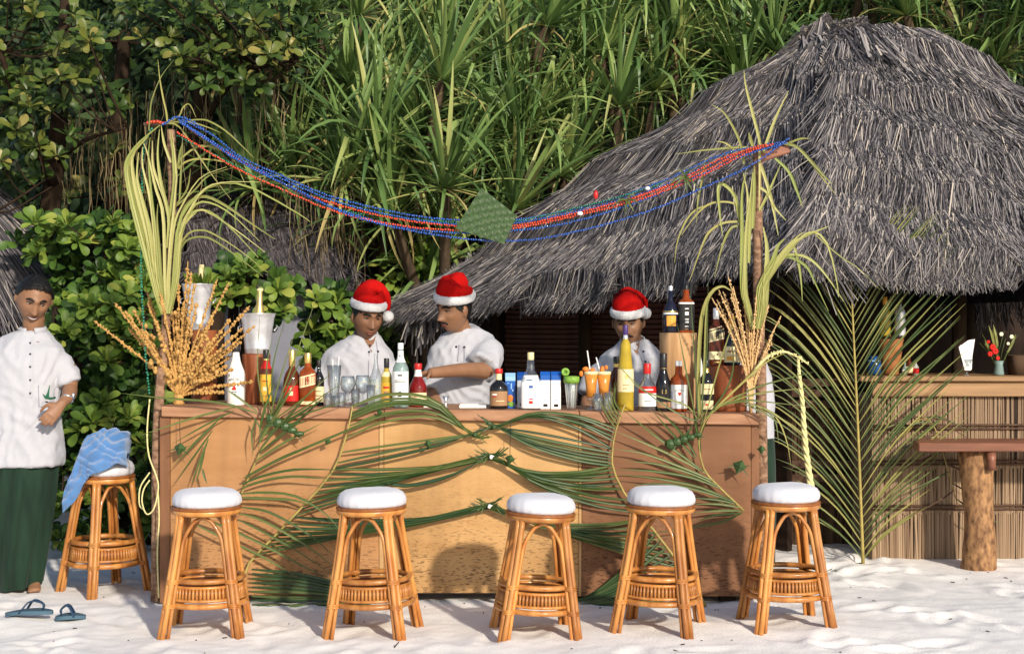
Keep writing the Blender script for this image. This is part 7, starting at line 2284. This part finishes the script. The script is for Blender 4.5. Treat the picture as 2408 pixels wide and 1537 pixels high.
# cocktails
def cocktail(label, u, w, garnish):
    Y = 8.18
    c = P(u, 900, Y); z0 = ctop(c.x) + .001; H = P(u, 874, Y).z - z0; r = w / 2 / FPX * Y
    t = thing('cocktail_glass', label, 'cocktail', (c.x, c.y, z0), 'filled glasses on the bar')
    mb = MB(); mb.lathe([(0, 0), (r * .85, 0), (r * .83, .004), (r * .3, .009), (.007, .02), (.008, .03), (r * .52, .045), (r * .62, H * .34), (r * .60, H * .345), (0, H * .34)], (c.x, c.y, z0), 24)
    mb.build('stem_glass', MATS['glass'], t)
    mb = MB(); mb.lathe([(0, H * .31), (r * .60, H * .31), (r * .72, H * .6), (r * .97, H * .965), (0, H * .97)], (c.x, c.y, z0), 22); mb.build('drink', MATS['cocktail'], t)
    mb = MB(); mb.lathe([(r * .98, H * .93), (r * 1.0, H * .985), (r * .93, H * 1.01), (0, H * 1.02)], (c.x, c.y, z0), 20); mb.build('foam', MATS['label_cream'], t)
    for (du, dv, rr) in garnish:
        m_ = MB(); m_.ball((0, 0, 0), rr, 12, 8); q = P(u + du * .9, 880 + dv * .75, Y - .012)
        m_.v = [tuple(Vector(p) * (1 + .2 * noise.noise(Vector(p) * 90 + Vector((u, 0, 0)))) + q) for p in m_.v]
        m_.build('fruit_garnish', MATS['fruit_orange'], t)
    return t, c, z0, H
ck1 = cocktail('orange cocktail with a tall straw and fruit on the rim, left of the two', 1390, 34, [(-14, -16, (.020, .012, .014)), (-26, -2, (.012, .01, .016)), (4, -14, (.014, .01, .012))])
ck2 = cocktail('orange cocktail with a striped fruit slice, right of the two', 1420, 34, [(-4, -16, (.012, .008, .020)), (6, -22, (.010, .008, .012))])
for t_, dx, tp, tu in ((ck1[0], 0, 824, 1381), (ck2[0], 0, 840, 1402)):
    a = P(1392 if t_ is ck1[0] else 1418, 900, 8.18)
    m_ = MB(); m_.tube([a, P(tu, tp, 8.18)], .0036, 7); m_.build('straw', MATS['straw'], t_)
tumbler('short clear tumbler in front of the two cocktails', 1406, 925, 24, 8.10, .85)
tumbler('short clear tumbler left of the tall yellow bottle foot', 1430, 922, 24, 8.12, .85)
# jigger and white trays
c = P(1048, 950, 8.18); z0 = ctop(c.x) + .001
t = thing('jigger', 'double ended steel jigger standing before the moustached bartender', 'jigger', (c.x, c.y, z0))
mb = MB(); mb.lathe([(.014, 0), (.015, .001), (.005, .024), (.005, .027), (.018, .062), (.017, .062), (.004, .03), (0, .03)], (c.x, c.y, z0), 20); mb.build('cups', MATS['steel'], t)
for u, w, lab in ((1012, 30, 'small white tray beside the red syrup bottle'), (1112, 64, 'long white tray on the bar before the moustached bartender')):
    c = P(u, 950, 8.24); z0 = ctop(c.x) + .001; k = w / FPX * 8.24
    mb = MB(); mb.box((c.x, c.y, z0 + .004), (k, .12, .008), None, 0, .003)
    for sy in (-1, 1): mb.box((c.x, c.y + sy * .0575, z0 + .012), (k - .004, .005, .008))
    o = mb.build('tray', MATS['opal'], None, smooth=False); tag(o, lab, 'tray')
c = P(790, 968, 8.03)
# ice buckets
def bucket(label, u, vt, vb, wt, wb, Y, base, foil):
    c = P(u, vt, Y); H = c.z - base; rt_, rb = wt / 2 / FPX * Y, wb / 2 / FPX * Y
    t = thing('ice_bucket', label, 'ice bucket', (c.x, c.y, base + .001), 'steel ice buckets on stumps')
    mb = MB(); mb.lathe([(0, 0), (rb * .95, 0), (rb, .004), (rb * 1.02, H * .12), (rb * 1.05, H * .13), (rb * 1.02, H * .15), (rb * 1.12, H * .5), (rt_ * .93, H * .88), (rt_, H * .985), (rt_ * 1.03, H), (rt_ * .98, H), (rt_ * .9, H * .9), (rb, H * .5), (0, H * .45)], (c.x, c.y, base + .001), 32)
    mb.build('pail', MATS['silver'], t)
    for s in (-1, 1):
        m_ = MB(); pts = [Vector((c.x + s * (rt_ * .93 + .004 + .010 * math.sin(a)), c.y + .035 * math.cos(a), base + H * .66 + .03 * math.cos(a * .5) - .02)) for a in np.linspace(0, math.pi, 9)]
        m_.tube(pts, .004, 6); m_.build('handle', MATS['silver'], t)
    if foil:
        b_ = thing('wine_bottle', foil, 'bottle', (c.x, c.y, base + H * .5))
        q = P(u + 6, 0, Y)
        mb = MB(); mb.tube([(c.x + .004, c.y, base + H * .5), (c.x + .008, c.y, base + H + .02), (c.x + .010, c.y, base + H + .05), (c.x + .012, c.y, base + H + .115), (c.x + .0125, c.y, base + H + .125)], [.034, .028, .018, .0145, .014], 14); mb.build('neck', MATS['gold'], b_)
        mb = MB(); mb.ball((c.x + .013, c.y, base + H + .128), (.018, .018, .012), 12, 8); mb.build('cork', MATS['cap_cream'], b_)
    return t, c, H
bucket('steel ice bucket with ring handles and a gold foiled bottle in it', 606, 737, 832, 84, 60, 8.34, zs3, 'gold foiled wine bottle neck sticking out of the front ice bucket')
bk = bucket('steel ice bucket behind the golden flowers, grey leaves in it', 466, 668, 776, 76, 52, 8.52, zs4, None)
t = thing('leaf_sprig', 'grey green leaves and a pale cork standing in the back ice bucket', 'leaf sprig', (bk[1].x, bk[1].y, bk[1].z - .03))
for i in range(16):
    a = i * 2.4; p0 = Vector((bk[1].x + .02 * math.cos(a), bk[1].y + .02 * math.sin(a), bk[1].z - .03)); d = Vector((math.cos(a) * .6, math.sin(a) * .6 - .15, .9))
    leaflet(t, [p0, p0 + d * .05, p0 + d * .10], .032, MATS['bush_leaf'], 6, name='leaf')
mb = MB(); mb.tube([P(470, 668, 8.5), P(473, 640, 8.5), P(474, 622, 8.5)], [.013, .013, .014], 10); mb.build('cork', MATS['cap_cream'], t)

# ------------------------------------------------------------------ things on the hut bar
HZ = 1.149
def hut_item(name, label, cat, u, Y=9.62):
    c = P(u, 880, Y)
    return thing(name, label, cat, (c.x, c.y, HZ)), c
t, c = hut_item('clay_pot', 'carved brown clay pot carrying two bottles on the hut bar', 'pot', 2094)
k = 9.62 / FPX
zt = P(0, 790, 9.62).z - HZ
mb = MB(); mb.lathe([(0, 0), (17 * k, 0), (20 * k, .01), (24 * k, zt * .4), (29 * k, zt * .85), (31 * k, zt * .93), (31 * k, zt), (0, zt)], (c.x, c.y, HZ), 28); mb.build('pot', MATS['clay'], t)
mb = MB(); mb.lathe([(31.4 * k, zt * .93), (33 * k, zt * .97), (31.4 * k, zt * 1.0)], (c.x, c.y, HZ), 28); mb.build('rim', MATS['dark_wood'], t)
for u, m, lab, cp in ((2081, 'yellow_liquor', 'pale yellow bottle, left one on the clay pot', 'label_orange'), (2116, 'silver', 'silvery crackled bottle, right one on the clay pot', 'cap_black')):
    cc = P(u, 790, 9.62); t2 = thing('bottle', lab, 'bottle', (cc.x, cc.y, HZ + zt + .001))
    mb = MB(); mb.lathe([(0, 0), (13 * k, 0), (13.5 * k, .004), (13 * k, 55 * k), (11 * k, 62 * k), (5 * k, 68 * k), (4.5 * k, 84 * k), (0, 84 * k)], (cc.x, cc.y, HZ + zt + .001), 20); mb.build('body', MATS[m], t2)
    mb = MB(); mb.lathe([(5.4 * k, 74 * k), (5.4 * k, 92 * k), (0, 92 * k)], (cc.x, cc.y, HZ + zt + .001), 14); mb.build('cap', MATS[cp], t2)
t, c = hut_item('blue_jar', 'round blue glazed jar at the corner of the hut bar', 'jar', 2056, 9.58)
mb = MB(); mb.lathe([(0, 0), (12 * k, 0), (16 * k, 8 * k), (17 * k, 20 * k), (14 * k, 34 * k), (11 * k, 38 * k), (12 * k, 44 * k), (9 * k, 44 * k), (9 * k, 38 * k)], (c.x, c.y, HZ), 24); mb.build('jar', MATS['blue_glaze'], t)
mb = MB(); mb.lathe([(15.4 * k, 32 * k), (14.6 * k, 35 * k)], (c.x, c.y, HZ), 24); mb.build('band', MATS['carton_pale'], t)
for u, h, w, m, lm, lab in ((2138, 46, 17, 'brown_glass', 'label_cream', 'brown bottle with cream label behind the frond leaflets on the hut bar'), (2153, 36, 15, 'pale_liquid', 'label_red', 'small pale bottle with red label on the hut bar'), (2128, 30, 13, 'green_blue_glass', 'label_white', 'small greenish bottle right of the clay pot')):
    t, c = hut_item('bottle', lab, 'bottle', u, 9.56); t['group'] = 'bottles on the hut bar'
    mb = MB(); mb.lathe([(0, 0), (w / 2 * k, 0), (w / 2 * k, h * .55 * k), (w * .2 * k, h * .72 * k), (w * .18 * k, h * k), (0, h * k)], (c.x, c.y, HZ), 16); mb.build('body', MATS[m], t)
    mb = MB(); mb.lathe([(w / 2 * k + .0008, h * .12 * k), (w / 2 * k + .0008, h * .45 * k)], (c.x, c.y, HZ), 16); mb.build('label', MATS[lm], t)
t, c = hut_item('glass_with_napkin', 'glass with a folded white napkin standing on the hut bar', 'glass', 2273, 9.56)
mb = MB(); glass_shell(mb, [(9 * k, 0), (9 * k, .004), (3 * k, .008), (3 * k, .02), (12 * k, .03), (14 * k, 38 * k)], c, HZ); mb.build('goblet', MATS['glass'], t)
mb = MB()
for (a, b_, c2, d_) in (((-8, 12), (-20, 66), (4, 82), (6, 12)), ((0, 12), (4, 82), (20, 84), (8, 12)), ((-8, 12), (-17, 70), (14, 74), (8, 14))):
    yy = -.004 * (1 + abs(a[0]))
    vs = [Vector((c.x + q[0] * k, c.y + (yy if i in (0, 3) else yy * .3 + .012 * (i - 1.5)), HZ + q[1] * k)) for i, q in enumerate((a, b_, c2, d_))]
    mb.add(vs + [q + Vector((0, .006, 0)) for q in vs], [(0, 1, 2, 3), (7, 6, 5, 4), (0, 4, 5, 1), (1, 5, 6, 2), (2, 6, 7, 3), (3, 7, 4, 0)])
mb.build('napkin', MATS['napkin'], t, smooth=False)
t, c = hut_item('flower_vase', 'glass vase with red and pale flowers on the hut bar at the right edge', 'vase', 2349, 9.56)
mb = MB(); glass_shell(mb, [(11 * k, 0), (12 * k, .01), (9 * k, 24 * k), (11 * k, 34 * k)], c, HZ); mb.build('vase', MATS['green_blue_glass'], t)
rg = random.Random(8)
for i in range(12):
    a = rg.uniform(-1, 1); L = rg.uniform(60, 118)
    p0 = Vector((c.x, c.y, HZ + .02)); p1 = Vector((c.x + a * 20 * k, c.y + rg.uniform(-.03, .02), HZ + L * k * .6)); p2 = Vector((c.x + a * 46 * k, c.y + rg.uniform(-.06, .02), HZ + L * k))
    m_ = MB(); m_.tube([p0, p1, p2], .002, 5); m_.build('stem', MATS['frond_leaf'], t)
    if i % 2: leaflet(t, [p1, p1.lerp(p2, .6) + Vector((0, -.01, .01)), p2 + Vector((0, 0, .02))], .016, MATS['frond_leaf_pale'], 7, name='leaf')
for (du, h, m, r0) in ((-18, 66, 'petal_red', .018), (-24, 50, 'petal_red', .015), (-12, 56, 'petal_red', .018), (-28, 78, 'petal_red', .010), (2, 96, 'petal_white', .012), (26, 90, 'petal_white', .012), (18, 74, 'petal_white', .009), (-6, 40, 'petal_red', .012)):
    m_ = MB()
    for j in range(6):
        a = j * 1.05; m_.ball(Vector((c.x + du * k + math.cos(a) * r0 * .6, c.y - .03, HZ + h * k + math.sin(a) * r0 * .6)), (r0 * .55, r0 * .3, r0 * .55), 8, 5)
    m_.build('flower', MATS[m], t)
t, c = hut_item('basket', 'dark woven basket at the right end of the hut bar', 'basket', 2405, 9.66)
mb = MB(); mb.stack([((c.x + .02, c.y, HZ), .10, .08), ((c.x + .02, c.y, HZ + .12), .11, .09), ((c.x + .02, c.y, HZ + .125), .10, .08), ((c.x + .02, c.y, HZ + .02), .09, .07)], 24, ex=4); mb.build('weave', MATS['reed_dark'], t)

# ------------------------------------------------------------------ towel, sandals, litter on the sand
sr6 = SROOT[5]
Yt = sr6.location.y
# a sheet thrown over itself: ridge path, front hem path, back hem path, with pulled creases
SH = 6
ridge = bez([P(306, 1058 + SH, Yt - .02), P(303, 1022, Yt - .01), P(272, 1008, Yt), P(236, 1008, Yt - .01), P(206, 1024, Yt - .04), P(188, 1062, Yt - .10), P(170, 1110, Yt - .16), P(153, 1150, Yt - .18)], 70)
hem = bez([P(300, 1096, Yt - .10), P(288, 1092, Yt - .15), P(262, 1098, Yt - .19), P(236, 1108, Yt - .205), P(214, 1118, Yt - .21), P(196, 1140, Yt - .215), P(176, 1178, Yt - .215), P(147, 1203, Yt - .21)], 70)
back = bez([P(298, 1090, Yt + .10), P(280, 1085, Yt + .13), P(250, 1085, Yt + .14), P(220, 1085, Yt + .10), P(200, 1090, Yt + .02), P(188, 1120, Yt - .08), P(172, 1160, Yt - .14), P(150, 1190, Yt - .17)], 70)
def crease(x, z, sx):
    q = Vector((x * 3.0 + z * 2.0, z * 2.2, sx))
    wv = .075 * noise.noise(q * 1.9)
    t1 = (x * .78 - z * .62 + wv) / .062
    t2 = (x * .25 + z * .97 + 1.6 * wv) / .050
    r = lambda t: 1 - 2 * abs(((t) % 1.0) - .5) * 2
    m = .5 + .5 * noise.noise(Vector((x * 7, z * 7, 2.2)))
    return .026 * r(t1) * m * m * 1.5 + .019 * r(t2) * (1 - m) + .024 * noise.noise(Vector((x * 9, z * 9, 4))) + .007 * noise.noise(Vector((x * 24, z * 24, 1)))
NT = 34
vs, fs = [], []
for i in range(70):
    for k in range(NT * 2 + 1):
        f = (k - NT) / NT
        a, b_ = ridge[i], (hem[i] if f < 0 else back[i])
        g = abs(f)
        p = a.lerp(b_, g)
        bulge = math.sin(math.pi * g) * (.055 if f < 0 else .03) * (1 - .55 * i / 69)
        p += Vector((0, -bulge if f < 0 else bulge, bulge * .55))
        c_ = crease(p.x, p.z + .3 * p.y, i * .01)
        p += Vector((.25 * c_, -c_ if f < 0 else c_, .5 * c_))
        if g > .97: p += Vector((0, -.004, 0))
        vs.append(p)
Wn = NT * 2 + 1
for i in range(69):
    for k in range(Wn - 1):
        fs.append((i * Wn + k, i * Wn + k + 1, (i + 1) * Wn + k + 1, (i + 1) * Wn + k))
tw = MB(); tw.add(vs, fs)
towel = thing('towel', 'blue terry towel heaped on the stool cushion, one end hanging down', 'towel', P(250, 1100, Yt))
o = tw.build('cloth', MATS['towel'], towel)
md = o.modifiers.new('thick', 'SOLIDIFY'); md.thickness = .009; md.offset = 0
md = o.modifiers.new('smooth', 'SUBSURF'); md.levels = 1; md.render_levels = 1

def sandal(label, a, b, Y, zl):
    A, B = P(a[0], a[1], Y), P(b[0], b[1], Y)
    ax = Vector((B.x - A.x, -.03, 0)); L = ax.length; ax.normalize()
    sd_ = Vector((-ax.y, ax.x, 0))
    c0 = Vector((A.x, Y, sandz(A.x, Y) + zl[0])); c1 = Vector((B.x, Y - .03, sandz(B.x, Y - .03) + zl[1]))
    t = thing('flip_flop', label, 'sandal', c0, 'pair of flip flops on the sand')
    mb = MB()
    N = 18
    top, bot = [], []
    for i in range(N + 1):
        f = i / N
        w = .050 * (math.sin(math.pi * min(1, max(0.02, f * .97 + .02))) ** .5) * (0.82 + .25 * f)
        p = c0.lerp(c1, f) + Vector((0, 0, .010 * math.sin(f * 3)))
        top += [p - sd_ * w + Vector((0, 0, .018)), p + sd_ * w + Vector((0, 0, .018))]
        bot += [p - sd_ * w, p + sd_ * w]
    vs = top + bot; n = len(top); fs = []
    for i in range(N):
        a_ = i * 2
        fs += [(a_, a_ + 1, a_ + 3, a_ + 2), (n + a_, n + a_ + 2, n + a_ + 3, n + a_ + 1), (a_, a_ + 2, n + a_ + 2, n + a_), (a_ + 1, n + a_ + 1, n + a_ + 3, a_ + 3)]
    fs += [(0, n, n + 1, 1), (n - 2, n - 1, 2 * n - 1, 2 * n - 2)]
    mb.add(vs, fs)
    mb.build('sole', MATS['sandal_sole'], t, smooth=False)
    toe = c0.lerp(c1, .80) + Vector((0, 0, .026))
    for s in (-1, 1):
        h = c0.lerp(c1, .36) + sd_ * s * .044 + Vector((0, 0, .018))
        m_ = MB(); pts = bez([h, h.lerp(toe, .45) + Vector((0, 0, .050)), toe + Vector((0, 0, .028)), toe], 12)
        m_.tube(pts, [(.0095, .004)] * 10 + [(.006, .004), (.004, .004)], 8, up=(0, 0, 1)); m_.build('strap', MATS['sandal_strap'], t)
sandal('blue grey flip flop nearest the left edge, lying tilted on the sand', (14, 1458), (128, 1446), 7.62, (.004, .03))
sandal('blue grey flip flop lying to the right of its partner on the sand', (202, 1460), (134, 1448), 7.60, (.004, .004))

cd = thing('cord', 'loose yellow cord looping down the left bar post to the sand', 'cord', P(352, 940, 8.03))
for pts in ([(352, 938), (346, 1010), (350, 1070), (368, 1120), (372, 1150), (362, 1195), (345, 1208), (334, 1180), (338, 1150), (352, 1128)], [(371, 1140), (374, 1220), (370, 1300), (373, 1405)], [(352, 1110), (330, 1145), (328, 1185), (340, 1200)]):
    m_ = MB(); m_.tube(bez([P(u, v, 8.02 - .006 * i) for i, (u, v) in enumerate(pts)], 40), .0042, 6); m_.build('strand', MATS['flower_cream'], cd)
rg = random.Random(91)
mb = MB()
for _ in range(80):
    x, y = rg.uniform(-2.6, 3.2), rg.uniform(6.6, 9.3)
    z = sandz(x, y)
    a = rg.uniform(0, 6.28); L = rg.choice([.005, .006, .009, .022]); w = rg.uniform(.003, .006)
    mb.box((x, y, z + .002), (L, w, .004), Matrix.Rotation(a, 3, 'Z') @ Matrix.Rotation(rg.uniform(-.4, .4), 3, 'Y'))
c = P(932, 1522, 6.9); mb.box((c.x, c.y, sandz(c.x, c.y) + .012), (.035, .007, .005), Matrix.Rotation(R(-50), 3, 'Y'))
o = mb.build('beach_litter', MATS['debris'], smooth=False)
tag(o, 'tiny dark twigs and shell bits scattered on the sand', kind='stuff')
